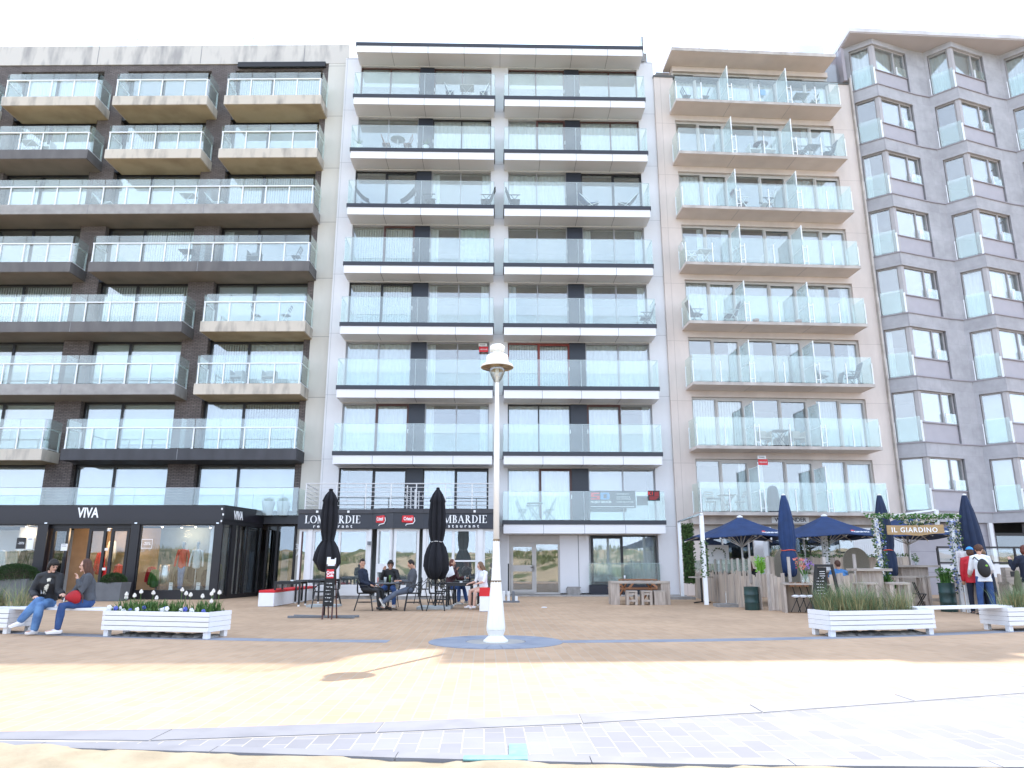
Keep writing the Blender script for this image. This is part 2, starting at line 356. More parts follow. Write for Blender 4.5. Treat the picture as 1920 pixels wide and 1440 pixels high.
        for i in range(k - 1):
            for j in range(n): fs.append((i * n + j, i * n + (j + 1) % n, (i + 1) * n + (j + 1) % n, (i + 1) * n + j))
        fs += [tuple(range(n))[::-1], tuple(range((k - 1) * n, k * n))]
        return s.add(vs, fs)
    def leaf(s, p, d, w, l, bend=.0):
        p = Vector(p); d = Vector(d).normalized(); x = d.cross(Vector((random.uniform(-1, 1), random.uniform(-1, 1), random.uniform(-.3, .3))))
        if x.length < .01: x = Vector((1, 0, 0))
        x.normalize(); q = p + d * l * .5 + Vector((0, 0, -bend * .3 * l)); e = p + d * l + Vector((0, 0, -bend * l))
        return s.add([p, q - x * w / 2, e, q + x * w / 2], [(0, 1, 2, 3)])
    def blade(s, p, lean, h, w):
        p = Vector(p); lean = Vector((lean[0], lean[1], 0)); x = lean.cross(Vector((0, 0, 1)))
        x = x.normalized() * w / 2 if x.length > 1e-3 else Vector((w / 2, 0, 0))
        if random.random() < .6: x = Vector((cos(random.uniform(0, pi)) * w / 2, sin(random.uniform(0, pi)) * w / 2, 0))
        a = p + lean * h * .35 + Vector((0, 0, h * .55)); b = p + lean * h + Vector((0, 0, h * .93))
        return s.add([p - x, p + x, a + x * .8, a - x * .8, b], [(0, 1, 2, 3), (3, 2, 4)])
    def build_each(s, name, mat, parent):
        for i in range(len(s.ch)):
            a, f0 = s.ch[i]; b_, f1 = s.ch[i + 1] if i + 1 < len(s.ch) else (len(s.v), len(s.f))
            q = MB(); q.v = s.v[a:b_]; q.f = [tuple(k - a for k in f) for f in s.f[f0:f1]]; q.m = [0] * len(q.f); q.build(name, mat, parent)
    def mesh(s, name, mats, smooth=False):
        me = bpy.data.meshes.new(name); me.from_pydata(s.v, [], s.f)
        if not isinstance(mats, (list, tuple)): mats = [mats]
        for m in mats: me.materials.append(MATS[m])
        if len(mats) > 1: me.polygons.foreach_set('material_index', s.m)
        if smooth: me.polygons.foreach_set('use_smooth', [True] * len(me.polygons))
        me.update(); return me
    def build(s, name, mats, parent=None, smooth=False, loc=None, rotz=None, bevel=0, **tags):
        o = bpy.data.objects.new(name, s.mesh(name, mats, smooth)); COL.objects.link(o)
        if parent is not None: o.parent = parent
        if loc is not None: o.location = loc
        if rotz is not None: o.rotation_euler = (0, 0, rotz)
        if bevel:
            b = o.modifiers.new('bevel', 'BEVEL'); b.width = bevel; b.segments = 2; b.limit_method = 'ANGLE'
        tag(o, **tags); return o
def pieces(name, mat, parent, boxes):
    for q in boxes: MB().box(*q).build(name, mat, parent)
ORD = ['first', 'second', 'third', 'fourth', 'fifth', 'sixth', 'seventh', 'eighth', 'ninth', 'tenth', 'eleventh', 'twelfth', 'thirteenth', 'fourteenth', 'fifteenth', 'sixteenth', 'seventeenth', 'eighteenth']
def tag(o, label=None, cat=None, group=None, kind=None):
    if label: o['label'] = label
    if cat: o['category'] = cat
    if group: o['group'] = group
    if kind: o['kind'] = kind
    return o
def empty(name, loc=(0, 0, 0), rz=0, label=None, cat=None, group=None, parent=None):
    o = bpy.data.objects.new(name, None); COL.objects.link(o); o.location = loc; o.rotation_euler = (0, 0, rz); o.empty_display_size = .2
    if parent: o.parent = parent
    return tag(o, label, cat, group)
def copy_tree(o, parent=None):
    c = o.copy(); COL.objects.link(c); c.parent = parent
    for ch in [x for x in ALLCH(o)]: copy_tree(ch, c)
    return c
def ALLCH(o): return list(o.children)
def place(root, loc, rz, label, group=None, first=[None]):
    root.location = loc; root.rotation_euler = (0, 0, rz); root['label'] = label
    if group: root['group'] = group
    return root
USED = set()
def inst(proto, loc, rz, label, group=None, scale=1):
    """first call moves the prototype itself, later calls copy it with its parts"""
    o = proto
    if proto.name in USED: o = copy_tree(proto)
    USED.add(proto.name)
    o.location = loc; o.rotation_euler = (0, 0, rz); o['label'] = label
    if scale != 1: o.scale = (scale,) * 3
    if group: o['group'] = group
    elif 'group' in o: del o['group']
    return o
def text(s, size, mat, name='lettering', parent=None, loc=(0, 0, 0), rot=(pi / 2, 0, 0), ext=.006, align='CENTER', sx=1.0, spacing=1.0, shear=0, off=0.0):
    cu = bpy.data.curves.new('t', 'FONT'); cu.body = s; cu.size = size; cu.extrude = ext; cu.align_x = align; cu.align_y = 'CENTER'
    cu.space_character = spacing; cu.shear = shear; cu.offset = off; cu.resolution_u = 3
    t = bpy.data.objects.new('t', cu); COL.objects.link(t); bpy.context.view_layer.update()
    me = bpy.data.meshes.new_from_object(t.evaluated_get(bpy.context.evaluated_depsgraph_get()))
    bpy.data.objects.remove(t); bpy.data.curves.remove(cu)
    me.materials.clear(); me.materials.append(MATS[mat])
    o = bpy.data.objects.new(name, me); COL.objects.link(o); o.location = loc; o.rotation_euler = rot; o.scale = (sx, 1, 1)
    if parent is not None: o.parent = parent
    return o
# ================================================================ SETTING: sand, promenade, dunes
def yb(x):                    # front edge of the yellow paving
    if x < -3.76: return 5.89 - (x + 3.76) * -.0 + (abs(x + 3.76)) * .01
    t = [(-3.76, 5.89), (-2.64, 5.99), (-1.01, 6.28), (1.08, 6.70), (2.96, 7.34), (5.26, 8.12), (9, 9.5), (14, 11.0), (30, 13), (90, 15)]
    for (a, b), (c, d) in zip(t, t[1:]):
        if x <= c: return b + (d - b) * (x - a) / (c - a)
    return 15
def ye(x):                    # sand edge of the promenade
    t = [(-90, 6.6), (-30, 6.2), (-8, 5.66), (-3.5, 5.50), (-1.69, 5.30), (-.37, 5.10), (1.77, 4.97), (3.13, 4.93), (8, 4.95), (30, 5.3), (90, 6.2)]
    for (a, b), (c, d) in zip(t, t[1:]):
        if x <= c: return b + (d - b) * (x - a) / (c - a)
    return 6
def ybs(x):
    return sum(yb(x + d) for d in (-1.2, -.6, 0, .6, 1.2)) / 5
def yes(x): return min(sum(ye(x + d) for d in (-1, -.5, 0, .5, 1)) / 5, ybs(x) - .22)
xs = [-90, -60, -40, -30, -20, -14] + [-10 + .5 * i for i in range(61)] + [24, 30, 40, 60, 90]
g = MB(); g.box(-400, 400, -400, 400, -1.2, -.62); tag(g.build('ground', 'dune_sand'), kind='structure')
def strip(name, m, lo, hi, z, xs=xs):
    b = MB(); n = len(xs); vs = [(x, lo(x), z) for x in xs] + [(x, hi(x), z) for x in xs]
    b.add(vs, [(i, i + 1, n + i + 1, n + i) for i in range(n - 1)]); return tag(b.build(name, m), kind='structure')
p = MB(); p.prism([(x, yes(x) + .02) for x in xs] + [(90, 90), (-90, 90)], -.65, -.006); tag(p.build('promenade_base', 'stone_band'), kind='structure')
strip('promenade', 'yellow_paver', ybs, lambda x: 90, 0)
strip('grey_pavement', 'grey_paver', lambda x: yes(x) + .17, lambda x: max(ybs(x) - .40, yes(x) + .172), -.002)
# the band of long stones between the two pavings: single stones with light joints
def stones(name, m, f, w, L, x0, x1, z0, z1, gap=.012):
    b = MB(); x = x0; k = 0
    while x < x1:
        a, c = x + gap / 2, x + L - gap / 2; k += 1
        b.prism([(a, f(a)), (c, f(c)), (c, f(c) + w(c)), (a, f(a) + w(a))], z0, z1); x += L
    return tag(b.build(name, m), kind='structure')
strip('band_bed', 'sandy_stone', lambda x: max(ybs(x) - .40, yes(x) + .17), lambda x: ybs(x) - .001, -.001)
stones('stone_band', 'stone_band', lambda x: max(ybs(x) - .385, yes(x) + .19), lambda x: min(.37, ybs(x) - yes(x) - .2), 1.55, -32, 32, -.05, .004)
stones('kerb', 'stone_band', lambda x: yes(x), lambda x: .155, 1.25, -32, 32, -.6, .003, .006)
# blue strip along the promenade and the ring round the lamp
def ys(x): return 12.55 + .0215 * (x + .26) ** 2 if abs(x) < 16 else 12.55 + .0215 * 256 + (abs(x) - 16) * .6
sx = [-28 + i for i in range(57)]
b = MB()
for x in sx:
    if -2 < x + .5 < 1.2 or -12.5 < x < -4.2 and False: continue
    a, c = x + .005, x + .995
    if x == -2: c = -1.2
    if x == 1: a = .82
    b.prism([(a, ys(a) - .19), (c, ys(c) - .19), (c, ys(c) + .21), (a, ys(a) + .21)], -.03, .004)
tag(b.build('blue_strip', 'blue_stone'), kind='structure')
b = MB(); n = 26
for i in range(n):
    a0, a1 = 2 * pi * i / n + .004, 2 * pi * (i + 1) / n - .004; cx, cy = -.26, 12.55
    q = [(a0 + (a1 - a0) * t / 3) for t in range(4)]
    b.prism([(cx + 1.08 * cos(t), cy + 1.08 * sin(t)) for t in q] + [(cx + .48 * cos(t), cy + .48 * sin(t)) for t in q[::-1]], -.03, .008)
tag(b.build('lamp_ring', 'blue_stone'), kind='structure')
b = MB(); b.prism([(-.26 + .47 * cos(2 * pi * i / 40), 12.55 + .47 * sin(2 * pi * i / 40)) for i in range(40)], -.03, .007); tag(b.build('lamp_ring_inner', 'sandy_stone'), kind='structure')
# pale threshold strips in front of the entrances
b = MB(); b.box(-8.0, 6.9, 30.3, 31.2, -.02, .05); tag(b.build('entrance_step', 'sandy_stone'), kind='structure')
# chalk mark left on the tiles
b = MB()
for x0, x1, y0, y1 in ((-.02, .10, 5.30, 5.52), (-.02, .10, 5.21, 5.30), (-.31, .10, 5.10, 5.205)): b.box(x0, x1, y0, y1, -.001, .0085)
tag(b.build('chalk_mark', 'chalk'), 'turquoise chalk patch on the pale tiles beside the sand edge', 'chalk mark')
# the near sand, lapping over the kerb
def hash2(x, y): return (math.sin(x * 12.9898 + y * 78.233) * 43758.5453) % 1
def vn(x, y):
    i, j = math.floor(x), math.floor(y); fx, fy = x - i, y - j; fx = fx * fx * (3 - 2 * fx); fy = fy * fy * (3 - 2 * fy)
    a, b_, c, d = hash2(i, j), hash2(i + 1, j), hash2(i, j + 1), hash2(i + 1, j + 1)
    return a + (b_ - a) * fx + (c - a) * fy + (a - b_ - c + d) * fx * fy
def fbm(x, y, o=4): return sum(vn(x * 2 ** i, y * 2 ** i) / 2 ** i for i in range(o)) / 1.875
def sand_h(x, y):
    e = yes(x) - y
    h = -.004 - .03 * min(1, max(0, e - .02) / .9) - .25 * min(1, max(0, e) / 5)
    h += (fbm(x * 3.1, y * 3.1) - .5) * .05 + (fbm(x * 9, y * 9, 2) - .5) * .022
    if x < -2.6: h += .025 * min(1, (-2.6 - x) / 1.5) * max(0, 1 - abs(e - .1) / .9)
    if y < 0: h += 0
    return h
b = MB(); NX, NY = 260, 90; vs = []; fs = []
for j in range(NY + 1):
    for i in range(NX + 1):
        x = -10 + 22 * i / NX; y = .0 + (yes(x) + .03) * (j / NY) ** .7
        z = sand_h(x, y)
        if j == NY: z = min(z, -.01) if x > -2.6 else z
        vs.append((x, y, z))
for j in range(NY):
    for i in range(NX): a = j * (NX + 1) + i; fs.append((a, a + 1, a + NX + 2, a + NX + 1))
b.add(vs, fs); tag(b.build('sand', 'sand', smooth=True), kind='structure')
# dunes behind the photographer, seen in the ground floor glass
def dune_h(x, y):
    d = -y
    base = -.42 + 2.75 * (1 - math.exp(-max(0, d - 1.5) / 6.5))
    r = (fbm(x * .16 + 3, y * .16 + 7) - .5) * 2.6 + (fbm(x * .7, y * .7) - .5) * .5
    f = min(1, max(0, d - .0) / 5)
    return base * 1 + r * f if d > 0 else sand_h(x, max(0, y)) - .02
b = MB(); vs = []; fs = []; NX, NY = 150, 70
for j in range(NY + 1):
    for i in range(NX + 1):
        x = -75 + 150 * i / NX; y = 0 - 60 * (j / NY) ** 1.3; vs.append((x, y, dune_h(x, y) if y < -.01 else -.42))
for j in range(NY):
    for i in range(NX): a = j * (NX + 1) + i; fs.append((a, a + NX + 1, a + NX + 2, a + 1))
b.add(vs, fs)
b.add([(-75, 0, -.42), (-10, 0, -.42), (-10, yes(-10), -.1), (-75, yes(-75) + .02, -.03)], [(0, 1, 2, 3)])
b.add([(12, 0, -.42), (75, 0, -.42), (75, yes(75) + .02, -.03), (12, yes(12), -.1)], [(0, 1, 2, 3)])
tag(b.build('dunes', 'dune_sand', smooth=True), kind='structure')
b = MB()
rg = random.Random(5)
for i in range(9000):
    x = rg.uniform(-40, 40); y = -rg.uniform(3.0, 26)
    if fbm(x * .25 + 9, y * .25, 3) < .50: continue
    z = dune_h(x, y) - .05
    for k in range(3): b.blade((x + rg.uniform(-.15, .15), y + rg.uniform(-.15, .15), z), (rg.uniform(-.6, .6), rg.uniform(-.6, .6)), rg.uniform(.4, .85), .05)
tag(b.build('dune_grass', 'dune_grass'), 'marram grass growing on the dunes behind the promenade', 'grass', kind='stuff')
b = MB(); rg = random.Random(9)
for cx, cy, n in ((-2.15, 4.62, 34), (-1.75, 4.55, 44), (-1.45, 4.6, 22), (-3.2, 4.45, 10), (-1.0, 4.7, 6), (.9, 4.75, 4)):
    for i in range(n):
        x, y = cx + rg.gauss(0, .09), cy + rg.gauss(0, .03); z = sand_h(x, y)
        b.ell((x, y, z + .004), (rg.uniform(.006, .02), rg.uniform(.005, .012), rg.uniform(.004, .012)), 5, 3)
tag(b.build('beach_debris', 'dry_leaf'), 'dark bits of seaweed and twigs scattered on the pale sand', 'debris', kind='stuff')
b = MB(); b.ell((.93, 22.2, .02), (.09, .05, .02), 8, 4); tag(b.build('crumpled_napkin', 'litter'), 'small white crumpled napkin lying on the paving right of the lamp', 'litter')

# ================================================================ APARTMENT BUILDINGS
FR = {'B1': (-8.28, 30, -.55), 'B2': (0, 30, 1.24), 'B3': (8.28, 30, 3.59)}
def Bp(b, u, v, z=0):
    x0, y0, a = FR[b]; a = R(a); return Vector((x0 + u * cos(a) - v * sin(a), y0 + u * sin(a) + v * cos(a), z))
FL = {'B1': (3.09, 2.747), 'B2': (2.95, 2.76), 'B3': (3.27, 2.689), 'B4': (3.37, 2.895)}
def zf(b, k): return FL[b][0] + FL[b][1] * k
def curtain_mesh(u0, u1, z0, z1, v, kind):
    b = MB()
    if kind in 'cpg':
        n = max(6, int((u1 - u0) / .035)); vs = []
        ph = random.uniform(0, 6)
        for i in range(n + 1):
            u = u0 + (u1 - u0) * i / n; w = v + .022 * sin(u * 33 + ph) + .022 * sin(u * 13 + ph * 2); vs += [(u, w, z0), (u, w + .0, z1)]
        b.add(vs, [(2 * i, 2 * i + 2, 2 * i + 3, 2 * i + 1) for i in range(n)])
    elif kind == 'v':
        n = max(3, int((u1 - u0) / .11))
        for i in range(n):
            a = u0 + (u1 - u0) * (i + .5) / n; b.bar((a, v, z0), (a, v, z1), .095, .004, up=(.35, 1, 0))
    elif kind == 'h':
        n = int((z1 - z0) / .06)
        for i in range(n): z = z0 + (i + .5) * (z1 - z0) / n; b.box(u0, u1, v - .02, v + .02, z - .015, z - .008)
    else: b.box(u0, u1, v, v + .01, z0, z1)
    return b
CM = {'c': 'curtain', 'p': 'curtain', 'g': 'curtain_green', 'v': 'blind_vertical', 'b': 'blind', 's': 'blind_white', 'h': 'blind_white'}
def window(root, us, z0, z1, v, fm, codes, t=.055, glass='window_glass', T=None, handle=True, name='window', slide=None, inset=0):
    """us = outer edge, mullions..., outer edge.  codes, one per pane:
    c curtain, v vertical slats, s/b roller blind (b0..b9 tenths down), h venetian, pl/pr side curtain, d dark room"""
    f = MB(T); n = len(us) - 1
    f.box(us[0], us[-1], v, v + .10, z1 - t, z1); f.box(us[0], us[-1], v, v + .10, z0, z0 + t)
    for i, u in enumerate(us):
        if i == 0: a, c = u, u + t
        elif i == n: a, c = u - t, u
        else: a, c = u - t * .55, u + t * .55
        f.box(a, c, v + .002, v + .098, z0 + t, z1 - t)
    if slide is not None:            # heavier sliding sash in front of one pane
        a, c = us[slide] , us[slide + 1]; s = .075
        f.box(a + .0, c - .0, v - .035, v - .002, z1 - t - s, z1 - t); f.box(a, c, v - .035, v - .002, z0 + t, z0 + t + s)
        f.box(a, a + s, v - .035, v - .002, z0 + t + s, z1 - t - s); f.box(c - s, c, v - .035, v - .002, z0 + t + s, z1 - t - s)
    fr = f.build(name, fm, root)
    g = MB(T)
    for i in range(n):
        a, c = us[i] + (t if i == 0 else t * .55), us[i + 1] - (t if i == n - 1 else t * .55)
        p = MB(T); p.box(a, c, v + .045, v + .06, z0 + t, z1 - t); p.build('pane', glass, fr)
        cd = codes[i]; k = cd[0]
        if k == 'd': continue
        zz0, zz1, a2, c2 = z0 + t, z1 - t, a, c
        if k in 'bs' and len(cd) > 1: zz0 = z1 - (z1 - z0) * (int(cd[1]) + 1) / 10
        if k == 'p':
            wdt = (c - a) * (.18 + .04 * len(cd))
            if cd[1] == 'l': c2 = a + wdt
            else: a2 = c - wdt
        cm = curtain_mesh(a2, c2, zz0, zz1, v + .20, k); cm.v = [tuple((T @ Vector(q)) if T is not None else q) for q in cm.v]
        cm.build('curtain' if k in 'cpgv' else 'blind', CM[k], fr)
    return fr
def shell(root, u0, u1, v0, vb, zt, piers, fl, zlist, m, thick, wallname='wall', side_m=None):
    pass
def rooms(root, u0, u1, v, zs, parts, depth=3.2):
    """inner rooms: back wall, floors and party walls behind the glass"""
    b = MB(); b.box(u0, u1, v + depth, v + depth + .1, 0, zs[-1])
    for z in zs: b.box(u0, u1, v + .12, v + depth, z - .22, z - .04)
    for u in parts: b.box(u - .06, u + .06, v + .25, v + depth, 0, zs[-1] - .3)
    return b.build('interior', 'interior', root)

# ---------------- building 1: dark brick with staggered concrete balconies
b1 = empty('apartment_building', (-8.28, 30, 0), R(-.55), 'dark brick apartment block with staggered cream and charcoal concrete balconies', 'building')
Z1 = [zf('B1', k) for k in range(9)]
BAY = [(-20.75, -16.72), (-15.60, -11.55), (-10.40, -6.31), (-5.15, -.91)]
edges = [-24] + [x for p in BAY for x in p] + [-.62]
pieces('brick_pier', 'dark_brick', b1, [(edges[i], edges[i + 1], 1.2, 1.75, 0, 24.85) for i in range(0, len(edges), 2)])
pieces('brick_lintel', 'dark_brick', b1, [(a, c, 1.2, 1.75, 24.53, 24.85) for a, c in BAY])
pieces('spandrel', 'frame_black', b1, [(a, c, 1.22, 1.75, Z1[k] - .47, Z1[k] - .001) for a, c in BAY for k in range(0, 8)])
w = MB(); w.box(-24, .34, 1.15, 11.5, 24.87, 25.92); w.build('roof_band', 'top_concrete', b1)
w = MB()
for u in (-22.3, -17.0, -11.95, -6.9, -1.85): w.box(u - .012, u + .012, 1.143, 1.16, 24.88, 25.9)
w.build_each('panel_joint', 'panel_joint', b1)
w = MB(); w.box(-.62, .32, 1.16, 11.4, 0, 24.865); w.build('edge_cladding', 'cream_cladding', b1)
w = MB(); w.box(-24, -23.8, 1.76, 11.4, 0, 24.86); w.box(-23.8, -.63, 11.1, 11.4, 0, 24.86); w.build('side_wall', 'dark_brick', b1)
rooms(b1, -23.7, -.7, 1.8, Z1 + [24.8], [-22, -16.15, -11.0, -5.75], 3.4)
G1 = {7: [('x', 0, 'd', 'd'), ('m', 1, 'c', 'c'), ('m', 2, 'd', 'd'), ('m', 3, 'v', 'v')],
      6: [('x', 0, 'd', 'd'), ('m', 1, 'v', 'c'), ('m', 2, 'v', 'c'), ('m', 3, 's', 's')],
      5: [('x', 0, 's', 's'), ('m', 1, 's', 's'), ('m', 2, 's', 's'), ('m', 3, 'v', 'v')],
      4: [('x', 0, 'd', 'd'), ('m', 1, 'd', 'd'), ('m', 2, 'd', 'v'), ('m', 3, 'pl', 'd')],
      3: [('x', 0, 'v', 'v'), ('m', 1, 'v', 'v'), ('m', 2, 'v', 'v'), ('m', 3, 's', 's')],
      2: [('x', 0, 'h', 'h'), ('m', 1, 'h', 'h'), ('m', 2, 'b6', 'b6'), ('m', 3, 'v', 'c')],
      1: [('x', 0, 'b4', 'b2'), ('m', 1, 'b4', 'b2'), ('m', 2, 's', 'b7'), ('m', 3, 'c', 'v')],
      0: [('x', 0, 's', 's'), ('m', 1, 's', 's'), ('m', 2, 's', 's'), ('m', 3, 's', 's')]}
for k, L in G1.items():
    for _, i, c0, c1 in L:
        a, c = BAY[i]; m = a + (c - a) * .41; top = Z1[k] + (2.27 if k < 7 else 2.20)
        window(b1, [a, m, c], Z1[k], top, 1.48, 'frame_black', [c0, c1], t=.09)
sh = MB(); sh.box(-5.0, -.75, 1.0, 1.14, 24.60, 24.86); sh.build('shutter_box', 'frame_black', b1)
BB = [(-20.6, -16.2), (-15.38, -11.0), (-10.21, -5.82), (-5.03, -.54)]
def balcony1(k, i0, i1, m, sm):
    a, c = BB[i0][0], BB[i1][1]; z = Z1[k]
    s = MB(); s.box(a, c, 0, 1.195, z - .46, z)
    s.mi = 1; s.box(a + .05, c - .05, .05, 1.47, z - .472, z - .461)
    sl = s.build('balcony', [m, sm], b1)
    for i in range(i0, i1):
        u = (BB[i][1] + BB[i + 1][0]) / 2; j = MB(); j.box(u - .012, u + .012, -.004, .5, z - .459, z - .002); j.build('slab_joint', 'panel_joint', sl)
        d = MB(); d.box(u - .01, u + .01, .12, 1.18, z + .05, z + 1.30); d.build('divider', 'clear_glass', sl)
    n = max(1, round((c - a - .2) / 1.06)); st = (c - a - .2) / n
    p = MB(); gl = MB()
    for i in range(n + 1):
        u = a + .1 + st * i; p.box(u - .022, u + .022, .035, .075, z - .01, z + .86)
        p.box(u - .05, u + .05, .0, .10, z, z + .012)
    p.box(a + .06, c - .06, .025, .085, z + .86, z + .905)
    for u, s_ in ((a + .05, 1), (c - .05, -1)):
        p.box(u - .02, u + .02, .085, 1.15, z + .86, z + .90); p.box(u - .02, u + .02, 1.08, 1.15, z, z + .86)
        p.box(u - .015, u + .015, .085, 1.08, z + .04, z + .07)
        gl.box(u - .035 * s_ - .006, u - .035 * s_ + .006, .12, 1.10, z + .08, z + 1.27)
    for i in range(n): gl.box(a + .115 + st * i, a + .085 + st * (i + 1), .10, .112, z + .04, z + 1.27)
    p.build('railing', 'white_metal', sl); gl.build('glass_panel', 'balcony_glass', sl)
    return sl
for k, i0, i1, m, sm in ((7, 0, 0, 'cream_concrete', 'soffit'), (7, 1, 1, 'cream_concrete', 'soffit'), (7, 2, 2, 'cream_concrete', 'soffit'), (7, 3, 3, 'cream_concrete', 'soffit'),
      (6, 0, 1, 'dark_concrete', 'soffit_dark'), (6, 2, 2, 'cream_concrete', 'soffit'), (6, 3, 3, 'cream_concrete', 'soffit'),
      (5, 0, 3, 'grey_concrete', 'soffit_dark'), (4, 0, 1, 'dark_concrete', 'soffit_dark'), (4, 2, 3, 'dark_concrete', 'soffit_dark'),
      (3, 0, 2, 'dark_concrete', 'soffit_dark'), (3, 3, 3, 'cream_concrete', 'soffit'), (2, 0, 2, 'grey_concrete', 'soffit_dark'), (2, 3, 3, 'cream_concrete', 'soffit'),
      (1, 0, 1, 'cream_concrete', 'soffit'), (1, 2, 3, 'black_concrete', 'black_concrete')):
    balcony1(k, i0, i1, m, sm)
# roof railing
p = MB()
for i in range(26):
    u = -23.6 + i * .955; p.box(u - .02, u + .02, 1.3, 1.34, 25.92, 26.5)
p.box(-23.7, .3, 1.3, 1.34, 26.42, 26.46); p.box(-23.7, .3, 1.3, 1.34, 26.12, 26.15); p.build('roof_railing', 'white_metal', b1)
p = MB(); p.box(-23.7, .3, 1.37, 1.38, 25.95, 26.7); p.build('roof_glass', 'clear_glass', b1)
p = MB(); p.box(-10.6, -9.9, 2.2, 2.8, 25.92, 26.75); p.lathe([(.06, 26.75), (.06, 26.95), (.12, 27.0), (.02, 27.05)], (-10.2, 2.5), 10); p.build('roof_vent', 'white_metal', b1)

# ---------------- building 2: white panels, two stacks of glass balconies
b2 = empty('apartment_building', (0, 30, 0), R(1.24), 'white panelled apartment block with glass balconies edged in navy, behind the lamp post', 'building')
Z2 = [zf('B2', k) for k in range(9)]
w = MB()
w.box(-7.96, -7.21, 1.0, 1.5, 0, 24.9); w.box(6.05, 6.86, 1.0, 1.5, 0, 24.9); w.box(-.96, -.16, 1.0, 1.5, 0, 24.9)
for k in range(0, 9):
    z = Z2[k]
    w.box(-7.21, -.96, 1.0, 1.5, z - .55, z - .02)
    w.box(-.16, 6.05, 1.0, 1.5, z - .55, z - .02)
w.box(-7.96, -7.7, 1.5, 11, 0, 24.9); w.box(6.6, 6.86, 1.5, 11, 0, 24.9); w.box(-7.7, 6.6, 10.7, 11, 0, 24.9)
w.build('wall', 'white_cladding', b2)
r = MB(); r.box(-7.9, 6.8, 1.1, 10.9, 24.9, 25.0); r.build('roof', 'bitumen', b2)
rooms(b2, -7.6, 6.5, 1.5, Z2 + [24.85], [-4.05, -.56, 2.87], 3.4)
WL = [(-7.21, -5.80, -4.385), (-3.71, -2.36, -.96)]; WR = [(-.16, 1.17, 2.54), (3.24, 4.70, 6.05)]
K, Bn, Rd, A_ = 'frame_black', 'frame_brown', 'frame_red', 'frame_alu'
G2 = {7: [(Bn, 'b3', 'b3', None), (Bn, 'd', 'd', None), (Bn, 'b3', 'b3', None), (Bn, 'd', 'd', None)],
      6: [(A_, 'd', 'd', None), (K, 'c', 'c', None), (A_, 'c', 'c', 1), (Bn, 'c', 'c', None)],
      5: [(K, 'd', 'd', 1), (A_, 'pl', 'pr', None), (A_, 'c', 'c', None), (K, 'd', 'd', 1)],
      4: [(A_, 'v', 'v', None), (A_, 'pl', 'g', None), (A_, 'd', 'd', None), (A_, 'pl', 'pr', None)],
      3: [(K, 'v', 'v', 1), (A_, 'pl', 'pr', None), (A_, 'pl', 'd', None), (A_, 'pl', 'pr', None)],
      2: [(A_, 'c', 'c', None), (A_, 'pl', 'pr', None), (Rd, 'v', 'v', 1), (A_, 'c', 'c', None)],
      1: [(A_, 'c', 'c', 1), (A_, 'pl', 'pr', None), (K, 'c', 'c', None), (A_, 'c', 'pr', 0)],
      0: [(K, 'd', 'd', 1), (K, 'c', 'd', 1), (A_, 'c', 'c', 1), (A_, 's', 'd', None)]}
SLC = {(4, 0): Bn, (1, 0): Bn, (1, 3): Bn, (0, 2): Bn, (6, 2): Bn}
for k, row in G2.items():
    z0, z1 = Z2[k] - .01, Z2[k] + 2.205
    for q, (fm, c0, c1, sl) in enumerate(row):
        us = (WL + WR)[q]
        fr = window(b2, list(us), z0, z1, 1.14, fm if (k, q) not in SLC else A_, [c0, c1], t=.05, slide=None if (k, q) in SLC else sl)
        if (k, q) in SLC:
            i = 1 if sl is None else sl; a, c = us[i], us[i + 1]; s = .09; f = MB()
            f.box(a, c, 1.10, 1.138, z1 - s, z1); f.box(a, c, 1.10, 1.138, z0, z0 + s); f.box(a, a + s, 1.10, 1.138, z0 + s, z1 - s); f.box(c - s, c, 1.10, 1.138, z0 + s, z1 - s)
            f.build('sash', Bn, fr)
        h = MB(); h.box(us[2] - .035 if q % 2 == 0 else us[0] + .01, us[2] - .01 if q % 2 == 0 else us[0] + .035, 1.06, 1.095, z0 + .95, z0 + 1.12); h.build('handle', 'white_plastic', fr)
    pieces('dark_panel', 'panel_dark', b2, [(-4.385, -3.71, 1.05, 1.3, z0, z1), (2.54, 3.24, 1.05, 1.3, z0, z1)])
def balcony2(k, a, c, glass=True):
    z = Z2[k]; s = MB()
    s.box(a + .04, c - .04, .03, .995, z - .52, z - .17); s.mi = 1
    s.box(a, c, 0, .995, z - .168, z + .0)
    sl = s.build('balcony', ['white_fascia', 'fascia_dark'], b2)
    j = MB(); n = 4 if c - a < 8 else 8
    for i in range(1, n): u = a + (c - a) * i / n; j.box(u - .008, u + .008, .026, .994, z - .523, z - .172)
    j.build_each('panel_joint', 'panel_joint', sl)
    if glass:
        gl = MB(); m = (a + c) / 2
        for x0, x1 in ((a + .03, m - .008), (m + .008, c - .03)): gl.box(x0, x1, .03, .048, z + .003, z + 1.14)
        for u in (a + .03, c - .048): gl.box(u, u + .018, .052, .98, z + .003, z + 1.14)
        gl.build('glass_panel', 'balcony_glass', sl)
        t = MB(); t.box(a + .028, c - .028, .027, .051, z + 1.141, z + 1.155); t.box(m - .008, m + .008, .03, .048, z, z + 1.14)
        for u in (a + .028, c - .05): t.box(u, u + .022, .052, .98, z + 1.141, z + 1.155)
        t.build('glass_edge', 'frost_panel', sl)
    return sl
for k in range(1, 8): balcony2(k, -7.32, -.77)
for k in range(0, 8): balcony2(k, -.38, 6.20)
balcony2(8, -7.32, 6.20, glass=False)
rr = MB(); rr.box(-7.3, 6.2, .25, .262, 25.05, 26.35); rr.box(-7.3, -7.288, .262, 3, 25.05, 26.35); rr.box(6.188, 6.2, .262, 3, 25.05, 26.35); rr.build('roof_glass', 'clear_glass', b2)
